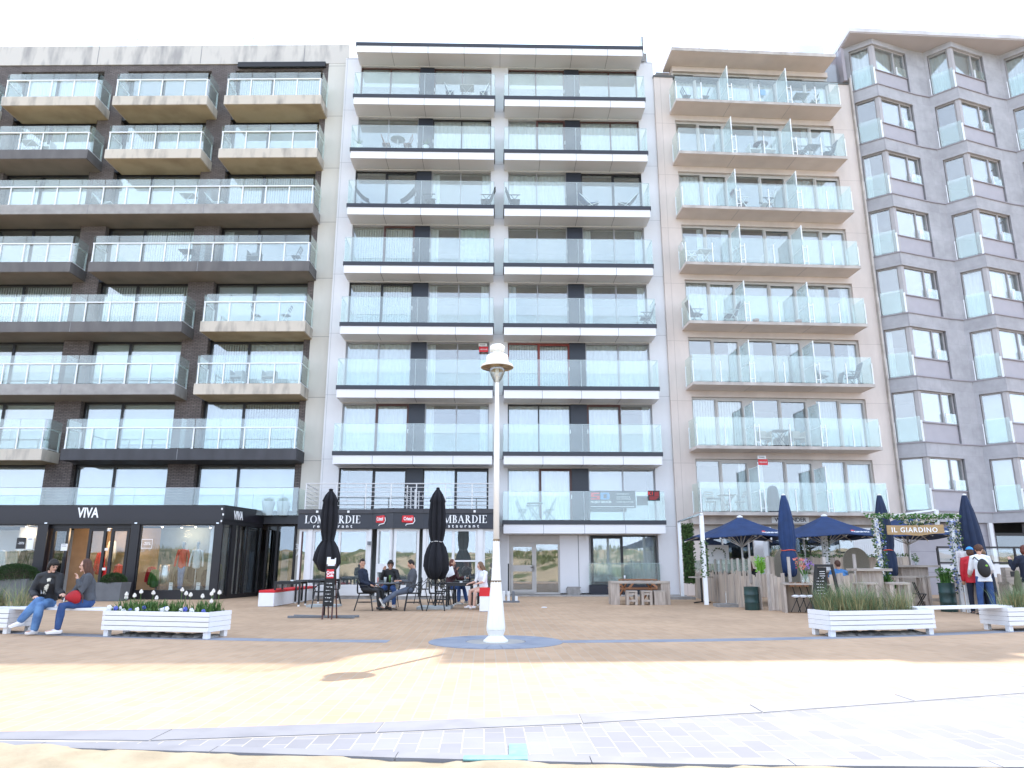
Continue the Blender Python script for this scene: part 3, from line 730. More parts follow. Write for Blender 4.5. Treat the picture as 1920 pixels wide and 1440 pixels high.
rr = MB(); rr.box(6.30, 6.42, .9, 1.3, 24.9, 26.3); rr.box(6.45, 6.60, 1.1, 1.4, 24.9, 25.5); rr.build('roof_post', 'stone_slab', b2)
for u0, u1, i in ((-.96, 0, 0),):
    pass
# estate agent boards on the two panes
def agent_board(root, u, v, z, lab, ss=1):
    t = empty('letting_board', Bp(root, u, v, z), R(FR[root][2]), lab, 'sign')
    b = MB(); b.box(-.2, .2, 0, .02, -.02, .22); b.build('panel', 'sign_red', t)
    b = MB(); b.box(-.22, .14, -.004, .016, .235, .37); b.build('panel', 'white_plastic', t)
    text('VERHUUR', .09, 'text_white', parent=t, loc=(0, -.006, .09), sx=.8); text('TE HUUR', .07, 'text_dark', parent=t, loc=(-.04, -.008, .30), sx=.8)
agent_board('B2', -1.22, 1.0, zf('B2', 2) + 1.78, 'small red and white letting board fixed in the window just left of the lamp head')
agent_board('B3', 2.22, .55, zf('B3', 0) + 2.0, 'small red and white letting board on the glass screen of the beige building, lowest balcony')
# ground floor of building 2, right half
pieces('ground_wall', 'white_fascia', b2, [(1.98, 3.18, 1.004, 1.25, .1, 2.39), (3.18, 3.30, 1.35, 1.5, .1, 2.39), (-.16, -.10, 1.004, 1.5, .05, 2.39)])
w = MB(); w.box(2.73, 2.76, .998, 1.003, .1, 2.39); w.build('panel_joint', 'panel_joint', b2)
w = MB(); w.box(-.10, 1.98, 1.02, 1.3, 2.10, 2.39); w.build('shutter_box', 'frame_taupe', b2)
fr = window(b2, [-.10, .98, 1.98], .06, 2.10, 1.06, 'frame_taupe', ['d', 'd'], t=.07)
w = MB(); w.box(-.03, .94, 1.02, 1.058, .95, 1.20); w.box(-.02, .07, 1.02, 1.058, .12, 2.03); w.box(.84, .94, 1.02, 1.058, .12, 2.03); w.box(.07, .84, 1.02, 1.058, .12, .24); w.box(.07, .84, 1.02, 1.058, 1.93, 2.03)
w.build('door', 'frame_taupe', fr); w = MB(); w.tube([(.88, 1.0, 1.12), (.88, .97, 1.12), (.78, .97, 1.12)], .012, 6); w.build('handle', 'black_metal', fr)
fr = window(b2, [3.30, 4.58, 5.99], .42, 2.39, 1.14, 'frame_black', ['c', 'c'], t=.05, slide=0)
w = MB(); w.box(3.14, 6.05, .75, 1.35, .06, .42); w.build('sill_box', 'fascia_dark', b2)
w = MB(); w.box(3.16, 6.02, .78, .795, .44, 1.27); w.box(3.16, 3.175, .80, 1.0, .44, 1.27); w.box(6.005, 6.02, .80, 1.0, .44, 1.27); w.build('glass_panel', 'balcony_glass', b2)
w = MB(); w.box(3.155, 6.025, .776, .799, 1.271, 1.283); w.build('glass_edge', 'frost_panel', b2)
pieces('ground_wall', 'white_fascia', b2, [(6.0, 6.05, 1.35, 1.5, .1, 2.39), (3.3, 6.0, 1.3, 1.5, 0, .4)])
w = MB(); w.box(-7.6, -1.0, 1.2, 1.5, 0, 2.4); w.build('ground_wall', 'white_fascia', b2)

# ---------------- building 3: beige concrete, thin slabs, frameless glass
b3 = empty('apartment_building', (8.28, 30, 0), R(3.59), 'beige apartment block with thin concrete balconies and tall glass screens', 'building')
Z3 = [zf('B3', k) for k in range(9)]
w = MB()
w.box(-1.40, -.48, 1.1, 1.6, 0, 24.0); w.box(7.25, 8.25, 1.1, 1.6, 0, 24.0)
for k in range(0, 9): w.box(-.48, 7.25, 1.1, 1.6, Z3[k] - .39 if k < 8 else Z3[7] + 2.296, Z3[k] - .02 if k < 8 else 24.65)
w.box(-1.40, -1.2, 1.6, 11, 0, 24); w.box(8.05, 8.25, 1.6, 11, 0, 24); w.box(-1.2, 8.05, 10.8, 11, 0, 24)
w.build('wall', 'beige_concrete', b3)
w = MB(); w.box(8.251, 8.33, .95, 1.4, 0, 24.3); w.build('edge_trim', 'slab_edge', b3)
w = MB(); w.box(-1.42, 8.27, 1.06, 11, 24.0, 24.1); w.build('roof', 'bitumen', b3)
rooms(b3, -1.1, 8.0, 1.6, Z3 + [23.95], [2.0, 4.85], 3.4)
G3 = {7: ['c', 'c', 'c', 'c', 'd', 'pr'], 6: ['d', 'pr', 'd', 'pr', 'pr', 'pr'], 5: ['c', 'c', 'd', 'd', 'c', 'c'], 4: ['pr', 'pr', 'd', 'd', 's', 's'],
      3: ['c', 'c', 's', 's', 'c', 'prrr'], 2: ['d', 'prrr', 'pl', 'pr', 'd', 'pr'], 1: ['v', 'v', 'd', 'd', 'v', 's'], 0: ['d', 'pr', 'pl', 'prr', 'c', 'c']}
for k, row in G3.items():
    z0, z1 = Z3[k], Z3[k] + 2.295
    for q, (a, m, c) in enumerate(((-.48, .62, 1.85), (2.16, 3.42, 4.66), (5.0, 6.08, 7.25))):
        window(b3, [a, m, c], z0, z1, 1.24, 'frame_taupe', row[2 * q:2 * q + 2], t=.085, slide=1)
    pieces('mullion_panel', 'frame_taupe', b3, [(1.85, 2.16, 1.22, 1.5, z0, z1), (4.66, 5.0, 1.22, 1.5, z0, z1)])
    s = MB(); a, c = -.72, 7.13; z = Z3[k]
    s.prism_xz([(a, z - .12), (c, z - .12), (c, z), (a, z)], -.0, 1.095); s.mi = 1
    s.box(a, c, -.015, -.001, z - .125, z + .004)
    sl = s.build('balcony', ['slab_beige', 'slab_edge'], b3)
    j = MB()
    for u in (1.85, 4.7): j.box(u - .006, u + .006, .02, 1.09, z - .123, z - .12)
    j.build_each('slab_joint', 'panel_joint', sl)
    gl = MB()
    for x0, x1 in ((a + .03, .49), (.51, 1.75), (1.77, 3.24), (3.26, 4.57), (4.59, 5.93), (5.95, c - .03)): gl.box(x0, x1, .035, .047, z + .05, z + 1.20)
    for u in (a + .03, c - .042): gl.box(u, u + .012, .05, 1.05, z + .05, z + 1.20)
    gl.build('glass_panel', 'balcony_glass', sl)
    p = MB()
    for u in (a + .03, .50, 1.76, 1.95, 3.25, 4.58, 4.78, 5.94, c - .04): MB().box(u - .018, u + .018, .0, .03, z + .0, z + .92).build('railing_post', 'white_metal', sl)
    for u in (a - .0, c - .03): MB().box(u, u + .03, 1.0, 1.04, z, z + .92).build('railing_post', 'white_metal', sl)
    for zz in (.15, .8): p.box(1.76, 1.95, .005, .025, z + zz, z + zz + .025); p.box(4.58, 4.78, .005, .025, z + zz, z + zz + .025)
    p.build_each('rail_bracket', 'white_metal', sl)
    for u in (1.80, 4.62):
        d = MB(); d.box(u - .008, u + .008, .09, 1.05, z + .08, z + 1.85); d.build('screen', 'frost_glass', sl)
        d = MB(); d.box(u - .02, u + .02, .05, .085, z + .02, z + 1.9); d.box(u - .015, u + .015, .085, 1.06, z + 1.852, z + 1.88); d.box(u - .015, u + .015, .085, 1.06, z + .86, z + .885)
        d.box(u - .02, u + .02, 1.06, 1.09, z + .02, z + 1.9); d.build('screen_frame', 'white_metal', sl)
s = MB(); s.box(-.80, 7.12, 0, 1.6, 24.66, 24.80); s.build('roof_canopy', 'slab_beige', b3)
s = MB(); s.box(-.81, 7.13, -.02, -.001, 24.655, 24.83); s.build('roof_edge', 'slab_edge', b3)
p = MB()
for u in (-.75, .55, 1.9, 3.2, 4.5): p.box(u - .02, u + .02, .02, .06, 24.8, 25.45)
p.build('roof_railing', 'white_metal', b3)
p = MB(); p.box(5.5, 6.75, .3, 1.6, 24.81, 25.55); p.build('roof_box', 'white_fascia', b3)
p = MB(); p.box(5.35, 7.35, .15, .17, 24.82, 25.5); p.box(7.1, 7.9, 1.2, 1.22, 24.1, 25.2); p.build('roof_glass', 'clear_glass', b3)
p = MB(); p.box(5.45, 7.2, 1.7, 3.4, 25.55, 25.68); p.box(7.2, 8.0, 1.4, 3.4, 24.1, 25.9); p.box(7.95, 8.1, .9, 1.4, 24.1, 25.9); p.build('roof_cabin', 'mauve_trim', b3)
# restaurant front under building 3
w = MB(); w.box(-.9, 7.2, .60, 1.095, 2.82, 3.149); w.build('shop_fascia', 'slab_edge', b3)
w = MB(); w.box(-.48, 7.25, 1.12, 1.6, 2.6, 2.82); w.build('lintel', 'frame_taupe', b3)
window(b3, [-.48, .5, 1.6, 1.85], .1, 2.6, 1.2, 'frame_taupe', ['d', 'd', 'd'], t=.06, glass='dark_glass')
window(b3, [2.4, 3.6, 4.7], .1, 2.6, 1.2, 'frame_alu', ['d', 'd'], t=.06, glass='dark_glass')
window(b3, [5.2, 6.2, 7.25], .1, 2.6, 1.2, 'frame_taupe', ['d', 'd'], t=.06, glass='window_glass')
pieces('pillar', 'frame_white', b3, [(1.85, 2.4, 1.2, 1.5, .1, 2.6), (4.7, 5.2, 1.2, 1.5, .1, 2.6)])
t = empty('name_sign', Bp('B3', 3.18, .57, 3.0), R(3.59), 'small white name board with dark capitals above the blue parasols', 'sign')
b = MB(); b.box(-.78, .78, 0, .025, -.12, .12); b.build('panel', 'frame_white', t); text('WESTENDER', .235, 'text_dark', parent=t, loc=(0, -.006, 0), sx=.98, off=.003)

# ---------------- building 4: mauve grey block with folded facade and corner bay windows
b4 = empty('apartment_building', (0, 0, 0), 0, 'mauve grey apartment block with a zigzag facade of corner bay windows', 'building')
PER = 3.97; SL = math.tan(R(3.0))
def bay(k):                    # V (left valley) , P (point), Q (right end)
    x = 17.56 + PER * k; y = 31.05 + PER * SL * k
    return (x - (.92 if k else 1.13), y + .86 - (.06 if k == 0 else 0)), (x, y), (x + 2.22, y + .84)
NB = 4
OUT = []
for k in range(NB): OUT += list(bay(k))
OUT.append((17.56 + PER * NB - .92, 31.05 + PER * SL * NB + .86))
def band(pts, z0, z1, out=0.0, th=.3):
    b = MB(); 
    b.prism([(x, y - out) for x, y in pts] + [(x, y + th) for x, y in pts[::-1]], z0, z1); return b
Z4 = [zf('B4', k) for k in range(9)]
def lerp(a, b, t): return (a[0] + (b[0] - a[0]) * t, a[1] + (b[1] - a[1]) * t)
w = MB()
for k in range(0, 8):
    z0 = Z4[k] - .60 if k else 2.95
    q = band(OUT, z0, Z4[k]); w.v, w.f, w.m = w.v + q.v, w.f + [tuple(i + len(w.v) for i in f) for f in q.f], w.m + q.m
q = band(OUT, Z4[7] + 2.28, 26.25); w.f += [tuple(i + len(w.v) for i in f) for f in q.f]; w.v += q.v; w.m += q.m
for k in range(NB + 1):
    if k == 0: pts = [bay(0)[0], lerp(bay(0)[0], bay(0)[1], .22)]
    elif k == NB: V = OUT[-1]; pts = [lerp(bay(k - 1)[1], bay(k - 1)[2], .90), bay(k - 1)[2], V]
    else: pts = [lerp(bay(k - 1)[1], bay(k - 1)[2], .90), bay(k - 1)[2], bay(k)[0], lerp(bay(k)[0], bay(k)[1], .14)]
    for f in range(0, 8):
        q = band(pts, Z4[f], (Z4[f + 1] - .60) if f < 7 else Z4[7] + 2.28); w.f += [tuple(i + len(w.v) for i in ff) for ff in q.f]; w.v += q.v; w.m += q.m
w.build('wall', 'mauve_stone', b4)
w = MB()
for k in range(0, 8):
    q = band(OUT, Z4[k], Z4[k] + .045, out=.05, th=.05); w.f += [tuple(i + len(w.v) for i in f) for f in q.f]; w.v += q.v; w.m += q.m
w.build('ledge', 'mauve_trim', b4)
w = MB(); w.prism([(16.44, 32.1), (34, 33.2), (34, 42), (16.44, 42)], 26.25, 26.35); w.build('roof_deck', 'bitumen', b4)
rf = [(16.34, 30.45), (34, 31.55), (34, 42), (16.34, 42), (16.34, 31.9)]
w = MB(); w.prism([(16.36, 30.66), (34, 31.76), (34, 33.4), (16.36, 32.3)], 26.20, 26.249); w.build('roof_soffit', 'roof_soffit', b4)
w = MB(); w.prism([(16.30, 30.62), (34, 31.72), (34, 34), (16.30, 32.9)], 26.252, 26.46); w.build('roof_overhang', 'roof_white', b4)
w = MB(); w.box(16.44, 16.64, 32.2, 42, 0, 26.25); w.box(33.8, 34, 33.3, 42, 0, 26.25); w.box(16.64, 33.8, 41.8, 42, 0, 26.25); w.build('side_wall', 'mauve_stone', b4)
w = MB()
for z in Z4[:8] + [26.2]: w.prism([(16.7, 32.25), (33.5, 33.3), (33.5, 35.5), (16.7, 35.5)], z - .3, z - .06)
w.box(16.7, 33.7, 35.5, 35.6, 0, 26.2)
for x in (20.3, 24.2, 28.2, 32.1): w.box(x - .06, x + .06, 32.7, 35.5, 0, 26.1)
w.build('interior', 'interior', b4)
def segT(p0, p1, z):
    d = Vector((p1[0] - p0[0], p1[1] - p0[1], 0)); L = d.length; d.normalize()
    M = Matrix(((d.x, -d.y, 0, p0[0]), (d.y, d.x, 0, p0[1]), (0, 0, 1, z), (0, 0, 0, 1))); return M, L
C4 = {7: ['c', 'ccc', 'c', 'sss', 'c', 'ccc'], 6: ['d', 'ddd', 'd', 'ddd', 'd', 'ddd'], 5: ['pl', 'ddd', 'd', 'ddd', 'd', 'ddd'], 4: ['pl', 'ddc', 'd', 'ddd', 'c', 'ccc'],
      3: ['d', 'ddd', 'c', 'ccc', 'c', 'ccc'], 2: ['pl', 'ddd', 'c', 'sss', 'c', 'ccc'], 1: ['d', 'ddd', 's', 'sss', 's', 'sss'], 0: ['s', 'vvv', 's', 'ccc', 's', 'ccc']}
C4 = {k: (v + ['c', 'ccc'])[:8] for k, v in C4.items()}
for k in range(8):
    for j in range(NB):
        V, P, Q = bay(j); h = 2.28 if k == 7 else Z4[k + 1] - .60 - Z4[k] if k < 7 else 2.28
        z = Z4[k] + .046; hh = h - .048
        T, L = segT(V, P, z); a0 = L * (.22 if j == 0 else .14)
        window(b4, [a0, L - .10], 0, hh, .13, 'frame_mauve', [C4[k][2 * j]], t=.05, T=T, glass='window_glass')
        g_ = MB(T); g_.box(a0 + .02, L - .10, .02, .032, .06, 1.10); g_.build('glass_guard', 'frost_glass' if False else 'balcony_glass', b4)
        pp = MB(T); pp.box(a0 - .045, a0 - .01, -.03, .05, -.02, .92); pp.box(L - .10, L - .03, -.04, .05, -.02, .92); pp.build_each('guard_post', 'white_metal', b4)
        # corner post
        T2, L2 = segT(P, Q, z); e = L2 * .90
        cp = MB(); cp.prism([(P[0] - .11, P[1] + .20), (P[0] - .0, P[1] + .10), (P[0] + .16, P[1] + .16), (P[0] + .14, P[1] + .34), (P[0] - .10, P[1] + .34)], z, z + hh); cp.build('corner_post', 'frame_mauve', b4)
        s1 = L2 * .60
        window(b4, [.12, s1, e], .86, hh, .13, 'frame_mauve', [C4[k][2 * j + 1][0], C4[k][2 * j + 1][2]], t=.055, T=T2, glass='window_glass')
        sp = MB(T2); sp.box(.10, e, .10, .24, 0, .82); sp.mi = 1; sp.box(.08, e + .0, .04, .24, .822, .858); sp.build('parapet_panel', ['mauve_panel', 'mauve_trim'], b4)
        g_ = MB(T2); g_.box(s1 + .06, e - .06, .05, .06, .88, 1.32); g_.build('glass_guard', 'balcony_glass', b4)
        pp = MB(T2); pp.box(s1 + .03, s1 + .055, .03, .10, .87, 1.32); pp.build_each('guard_post', 'white_metal', b4)
# ground floor of building 4
w = MB(); w.prism([(16.44, 31.95), (20.6, 32.15), (20.6, 32.4), (16.44, 32.2)], 0, 2.94); w.prism([(22.0, 32.2), (34, 32.85), (34, 33.1), (22.0, 32.45)], 2.55, 2.94); w.build('ground_wall', 'mauve_panel', b4)
w = MB()
for z in (.9, 1.75, 2.4): w.prism([(16.44, 31.945), (20.6, 32.145), (20.6, 32.15), (16.44, 31.95)], z, z + .015)
w.build_each('panel_joint', 'panel_joint', b4)
w = MB(); w.prism([(20.25, 31.9), (20.40, 31.9), (20.40, 32.05), (20.25, 32.05)], 0, 2.94); w.build('downpipe', 'frame_white', b4)
Tg, _ = segT((20.6, 32.15), (34, 32.85), 0)
window(b4, [0, 1.5, 3.0, 4.5, 6, 8, 10, 12.8], 0.1, 2.54, .1, 'frame_black', ['d', 'd', 's', 'd', 'd', 'd', 'd'], t=.12, T=Tg, glass='dark_glass')
for ob in [o for o in b4.children if o.name.startswith(('pane',))]: pass
# ================================================================ LAMP POST
lp = empty('street_lamp', (-.26, 12.5, 0), 0, 'tall white promenade lamp with wide round hood standing on a blue stone ring', 'street lamp')
b = MB(); b.lathe([(.20, 0), (.20, .03), (.12, .10), (.155, .19)], n=8); b.build('base', 'lamp_white', lp, bevel=.006)
b = MB(); b.lathe([(.150, .192), (.152, .23), (.085, .95), (.078, 1.0), (.062, 1.35), (.055, 1.6)], n=10); b.build('shaft_foot', 'lamp_white', lp, bevel=.004)
b = MB(); b.lathe([(.050, 1.6), (.047, 3.2), (.032, 4.3), (.022, 4.4), (.02, 4.62)], n=14); b.build('pole', 'lamp_white', lp, smooth=True)
b = MB(); b.lathe([(.086, .93), (.088, .945), (.086, .96)], n=12); b.lathe([(.0545, 1.58), (.057, 1.6), (.0545, 1.62)], n=12); b.build('collar', 'lamp_under', lp)
b = MB(); b.lathe([(.285, 4.555), (.292, 4.565), (.27, 4.60), (.20, 4.645), (.195, 4.655), (.195, 4.74), (.185, 4.77), (.10, 4.815), (.075, 4.83), (.075, 4.85), (.125, 4.86), (.132, 4.90), (.128, 4.945), (.10, 4.965), (.02, 4.972)], n=36); b.build('hood', 'lamp_white', lp, smooth=True)
b = MB(); b.lathe([(.283, 4.554), (.24, 4.575), (.235, 4.572), (.17, 4.60), (.165, 4.597), (.13, 4.61)], n=36); b.build('reflector', 'lamp_under', lp, smooth=True)
b = MB(); b.lathe([(.025, 4.28), (.055, 4.31), (.10, 4.385), (.135, 4.48), (.142, 4.57), (.14, 4.6)], n=28); b.build('lamp_glass', 'lamp_glass', lp, smooth=True)
b = MB(); b.tube([(0, 0, 4.40), (0, 0, 4.52)], .035, 10); b.build('bulb', 'white_plastic', lp, smooth=True)
b = MB(); b.box(-.035, .035, -.105, -.085, .45, .75); b.build('hatch', 'lamp_white', lp)

# ================================================================ PLANTERS AND BENCHES
def planter(loc, rz, label, L=2.12, W=.60):
    t = empty('planter', loc, rz, label, 'planter', 'white wooden planters along the promenade')
    for sy, y in ((-1, -W / 2), (1, W / 2)):
        for k in range(4):
            z = .11 + k * .082; b = MB(); b.box(-L / 2, L / 2, y - .018, y + .018, z, z + .073); b.build('plank', 'white_wood', t, bevel=.003)
    for x in (-L / 2, L / 2):
        b = MB()
        for k in range(4): z = .11 + k * .082; b.box(x - .017 if x > 0 else x + .017, x + .002 if x > 0 else x - .002, -W / 2 + .019, W / 2 - .019, z, z + .078)
        b.build('end_boards', 'white_wood', t)
    for x in (-L / 2 + .07, L / 2 - .07):
        for y in (-W / 2 + .07, W / 2 - .07): b = MB(); b.box(x - .045, x + .045, y - .045, y + .045, 0, .11); b.build('foot', 'white_wood', t, bevel=.004)
    b = MB(); b.box(-L / 2 + .02, L / 2 - .02, -W / 2 + .02, W / 2 - .02, .115, .405); b.build('soil', 'soil', t)
    return t
RZ1 = R(-15)
PL = [((-6.03, 13.52), R(-14), 'white plank planter of tulips beside the bench with the two seated people'), ((-10.02, 14.45), R(-13), 'white plank planter of tall grass cut by the left edge of the photo'),
      ((6.43, 13.85), R(13), 'white plank planter full of beach grass in front of the garden terrace'), ((10.15, 14.95), R(16), 'white plank planter of grass at the far right end of the bench')]
for (x, y), rz, lab in PL: planter((x, y, 0), rz, lab)
def bench(a, c, z, label):
    a = Vector(a); c = Vector(c); d = c - a; rz = math.atan2(d.y, d.x); L = d.length
    t = empty('bench', (a.x, a.y, 0), rz, label, 'bench', 'white plank benches between the planters')
    for k in range(3): b = MB(); b.box(0, L, -.21 + k * .145, -.21 + k * .145 + .138, z, z + .04); b.build('seat_plank', 'white_wood', t, bevel=.004)
    for x in (.1, L - .1): b = MB(); b.box(x - .03, x + .03, -.20, .20, z - .05, z); b.build('cross_bar', 'white_wood', t)
    return t
bench((-9.45, 14.3), (-6.98, 13.72), .42, 'white plank bench carrying the two seated people between two planters')
bench((7.2, 14.02), (9.75, 14.85), .42, 'empty white plank bench on the right in front of the standing group')
# sand drifted under the planters
for x, y, rz, lab in ((-6.0, 13.55, -14, 'thin ridge of sand drifted under the tulip planter'), (6.5, 13.9, 13, 'thin ridge of dark sand drifted under the beach grass planter')):
    b = MB(); rg = random.Random(int(x * 7))
    for i in range(40):
        u = -.9 + 1.8 * i / 39; b.ell((u, rg.uniform(-.1, .1), 0), (.07, .22, rg.uniform(.03, .07)), 8, 6)
    tag(b.build('sand_drift', 'sandy_stone', loc=(x, y, 0), rotz=R(rz)), lab, 'sand', kind='stuff')
def grass_patch(c, rz, L, W, n, mats, h, label, seed, z0=.40, clumps=5):
    n = int(n * .62)
    rg = random.Random(seed); b = MB(); st = random.getstate(); random.seed(seed)
    cl = [(rg.uniform(-L / 2, L / 2), rg.uniform(-W / 2, W / 2), rg.uniform(.7, 1.1)) for _ in range(clumps)]
    for i in range(n):
        cx, cy, s = rg.choice(cl); x = min(L / 2, max(-L / 2, cx + rg.gauss(0, .11))); y = min(W / 2, max(-W / 2, cy + rg.gauss(0, .10)))
        b.mi = 1 if rg.random() < .66 else 0
        hh = h * s * (1.25 if rg.random() < .04 else 1) * (rg.uniform(.3, 1.08) if b.mi == 0 else rg.uniform(.2, .7))
        b.blade((x, y, z0), ((x - cx) * 1.8 + rg.uniform(-.5, .5), rg.uniform(-.4, .4)), hh, rg.uniform(.004, .009))
    random.setstate(st)
    tag(b.build('beach_grass', mats, loc=(c[0], c[1], 0), rotz=rz), label, 'grass', kind='stuff')
grass_patch((6.43, 13.85), R(13), 1.9, .42, 5200, ['beach_grass_green', 'beach_grass'], .62, 'tall beach grass growing in the right hand white planter', 3, clumps=9)
grass_patch((10.15, 14.95), R(16), 1.9, .42, 3800, ['beach_grass_green', 'beach_grass'], .62, 'beach grass in the planter at the far right edge', 4, clumps=8)
grass_patch((-10.02, 14.45), R(-13), 1.9, .42, 3800, ['beach_grass_green', 'beach_grass'], .66, 'beach grass in the planter at the far left edge', 5, clumps=8)
# tulip bed
def PT(u, v, z=0, c=(-6.03, 13.52), rz=R(-14)): return (c[0] + u * cos(rz) - v * sin(rz), c[1] + u * sin(rz) + v * cos(rz), z)
b = MB(); rg = random.Random(11); random.seed(11)
for i in range(1100):
    u, v = rg.uniform(-.98, .98), rg.uniform(-.24, .24)
    if vn(u * 4 + 3, v * 3 + 8) < .25: continue
    b.blade((u, v, .40), (rg.uniform(-.5, .5), rg.uniform(-.5, .5)), rg.uniform(.10, .26), rg.uniform(.012, .026))
for i in range(900):
    u, v = rg.uniform(-1.0, 1.0), rg.uniform(-.27, .27); b.leaf((u, v, .40 + rg.uniform(0, .05)), (rg.uniform(-1, 1), rg.uniform(-1, 1), rg.uniform(0, 1)), .025, .05)
tag(b.build('flower_foliage', 'leaf_green', loc=(-6.03, 13.52, 0), rotz=R(-14)), 'low green leaves filling the tulip planter', 'foliage', kind='stuff')
def tulip(sc=1):
    t = empty('tulip', cat='tulip'); b = MB(); b.tube([(0, 0, .40), (.008, 0, .55), (.0, .005, .70)], .005, 5); b.build('stem', 'leaf_green', t)
    b = MB()
    for k in range(6):
        a = k * pi / 3 + .2; r = .024 if k % 2 else .028
        d = Vector((cos(a), sin(a), 0)); s_ = Vector((-sin(a), cos(a), 0))
        p0 = Vector((0, 0, .70)); b.add([p0, p0 + d * r + s_ * .017 + Vector((0, 0, .022)), p0 + d * r * 1.05 + s_ * .012 + Vector((0, 0, .05)), p0 + d * r * .55 + Vector((0, 0, .078)), p0 + d * r * 1.05 - s_ * .012 + Vector((0, 0, .05)), p0 + d * r - s_ * .017 + Vector((0, 0, .022))], [(0, 1, 2, 3, 4, 5)])
    b.ell((0, 0, .742), (.019, .019, .044), 8, 6); b.build('bloom', 'tulip', t)
    b = MB()
    for a in (.5, 2.6, 4.4): b.leaf((0, 0, .40), (cos(a) * .35, sin(a) * .35, 1), .03, .22, .05)
    b.build('leaf', 'leaf_green', t); return t
tp = tulip()
for i, (u, v, h) in enumerate(sorted(((-.82, -.1, -.04), (-.95, .05, -.10), (-.60, 0, .0), (-.63, -.12, -.06), (-.38, .05, -.02), (-.22, -.05, -.10), (.18, .1, .035), (.36, -.02, -.02), (.50, -.08, -.04), (.76, -.10, -.06), (.86, .05, .02), (.90, -.05, -.02), (1.02, .0, .0), (.96, -.12, -.14)))):
    inst(tp, PT(u * .98, v, h), rg.uniform(0, 6), 'white tulip with pinkish streaks, ' + ORD[i] + ' from the left in the planter by the bench', 'tulips in the white planter')
def pansy(col):
    t = MB()
    for k in range(5): a = k * 2 * pi / 5; t.ell((cos(a) * .014, -.005, sin(a) * .014), (.015, .006, .015), 6, 4)
    return t
pz = {}; PC = {}
for i in range(17):
    u = (-.98, -.86, -.8, -.7, -.58, -.45, -.38, -.32, .0, .08, .12, .2, .45, .55, .64, .70, .9)[i]; m = ('pansy_white', 'pansy_blue')[(i * 5 + i // 3) % 2]
    if m not in pz: pz[m] = pansy(m).mesh('pansy', m)
    o = bpy.data.objects.new('pansy', pz[m]); COL.objects.link(o); o.location = PT(u, -.25 + rg.uniform(-.03, .05), .425 + rg.uniform(0, .06)); o.scale = (1.5,) * 3; o.rotation_euler = (0, 0, rg.uniform(-.6, .4))
    PC[m] = PC.get(m, -1) + 1; tag(o, ('white' if 'white' in m else 'violet blue') + ' pansy at the tulip planter rim, ' + ORD[PC[m]] + ' of its colour from the left', 'pansy', ('white' if 'white' in m else 'blue') + ' pansies in the tulip planter')

# ================================================================ CLOTHES SHOP (left)
sh = empty('clothes_shop', (0, 0, 0), 0, 'single storey black framed clothes shop with glass front under the dark brick block', 'shop')
X0, XC, YF, YB_ = -26.0, -10.62, 27.6, 30.6
XB = -10.12
rp = [(X0, YF), (XC, YF), (XB, YB_), (-8.55, YB_), (-8.55, 31.15), (X0, 31.15)]
b = MB(); b.prism(rp, 2.83, 3.33); b.build('fascia', 'shop_fascia', sh)
b = MB(); b.prism([(X0, YF - .03), (XC - .03, YF - .03), (XC - .03, YF + .22), (X0, YF + .22)], 2.67, 2.828); b.prism([(XC - .02, YF + .05), (XB - .02, YB_), (XB - .2, YB_), (XC - .2, YF + .23)], 2.67, 2.828); b.build('awning_box', 'shop_black', sh)
b = MB(); b.box(X0, XC - .04, YF - .012, YF - .002, 2.655, 2.665); b.prism([(X0, YF - .02), (XC + .02, YF - .02), (XB + .02, YB_ - .02), (-8.55, YB_ - .02), (-8.55, YB_), (XB - .02, YB_), (XC - .02, YF), (X0, YF)], 3.331, 3.36); b.build('trim', 'frame_black', sh)
pieces('fixing', 'white_plastic', sh, [(x, x + .05, YF - .035, YF - .001, z, z + .07) for x, z in ((-10.72, 3.18), (-10.66, 2.98), (-10.70, 2.74))])
pieces('awning_bracket', 'steel', sh, [(x, x + .1, YF - .05, YF - .031, 2.68, 2.72) for x in (-17.15, -13.85, -10.85)])
pieces('post', 'shop_black', sh, [(-17.39, -17.02, YF, YF + .25, 0, 2.67), (-13.98, -13.66, YF, YF + .25, 0, 2.67), (XC - .27, XC, YF, YF + .12, 0, 2.67), (-21.9, -21.6, YF, YF + .25, 0, 2.67)])
def frontT(p0, p1): return segT(p0, p1, 0)
T0 = Matrix.Identity(4)
def swin(us, z0, z1, v, codes, T=None, t=.05, glass='shop_glass', name='shop_window', fm='shop_black'): return window(sh, us, z0, z1, v, fm, codes, t=t, T=T, glass=glass, name=name)
swin([-21.6, -17.39], .28, 2.67, YF + .05, ['d']); swin([-13.66, XC - .27], .28, 2.67, YF + .05, ['d'])
b = MB(); b.box(-13.66, XC - .27, YF + .03, YF + .2, 0, .28); b.box(-26, -17.39, YF + .03, YF + .2, 0, .28); b.build('plinth', 'shop_black', sh)
# entrance: glazed leaves left and right, opening between
for a, c in ((-16.95, -16.35), (-15.62, -14.98), (-14.80, -14.12)):
    fr = swin([a, c], .04, 2.52, YF + .22, ['d'], t=.10, name='door')
b = MB(); b.box(-17.02, -13.98, YF + .18, YF + .36, 2.52, 2.67); b.build('door_head', 'shop_black', sh)
for z in (2.42, 1.72, 1.02, .18): b = MB(); b.box(-14.95, -14.83, YF + .19, YF + .215, z, z + .09); b.build('hinge', 'white_plastic', sh)
b = MB(); b.tube([(-16.42, YF + .16, .9), (-16.42, YF + .16, 1.5)], .018, 6); b.build('door_handle', 'black_metal', sh)
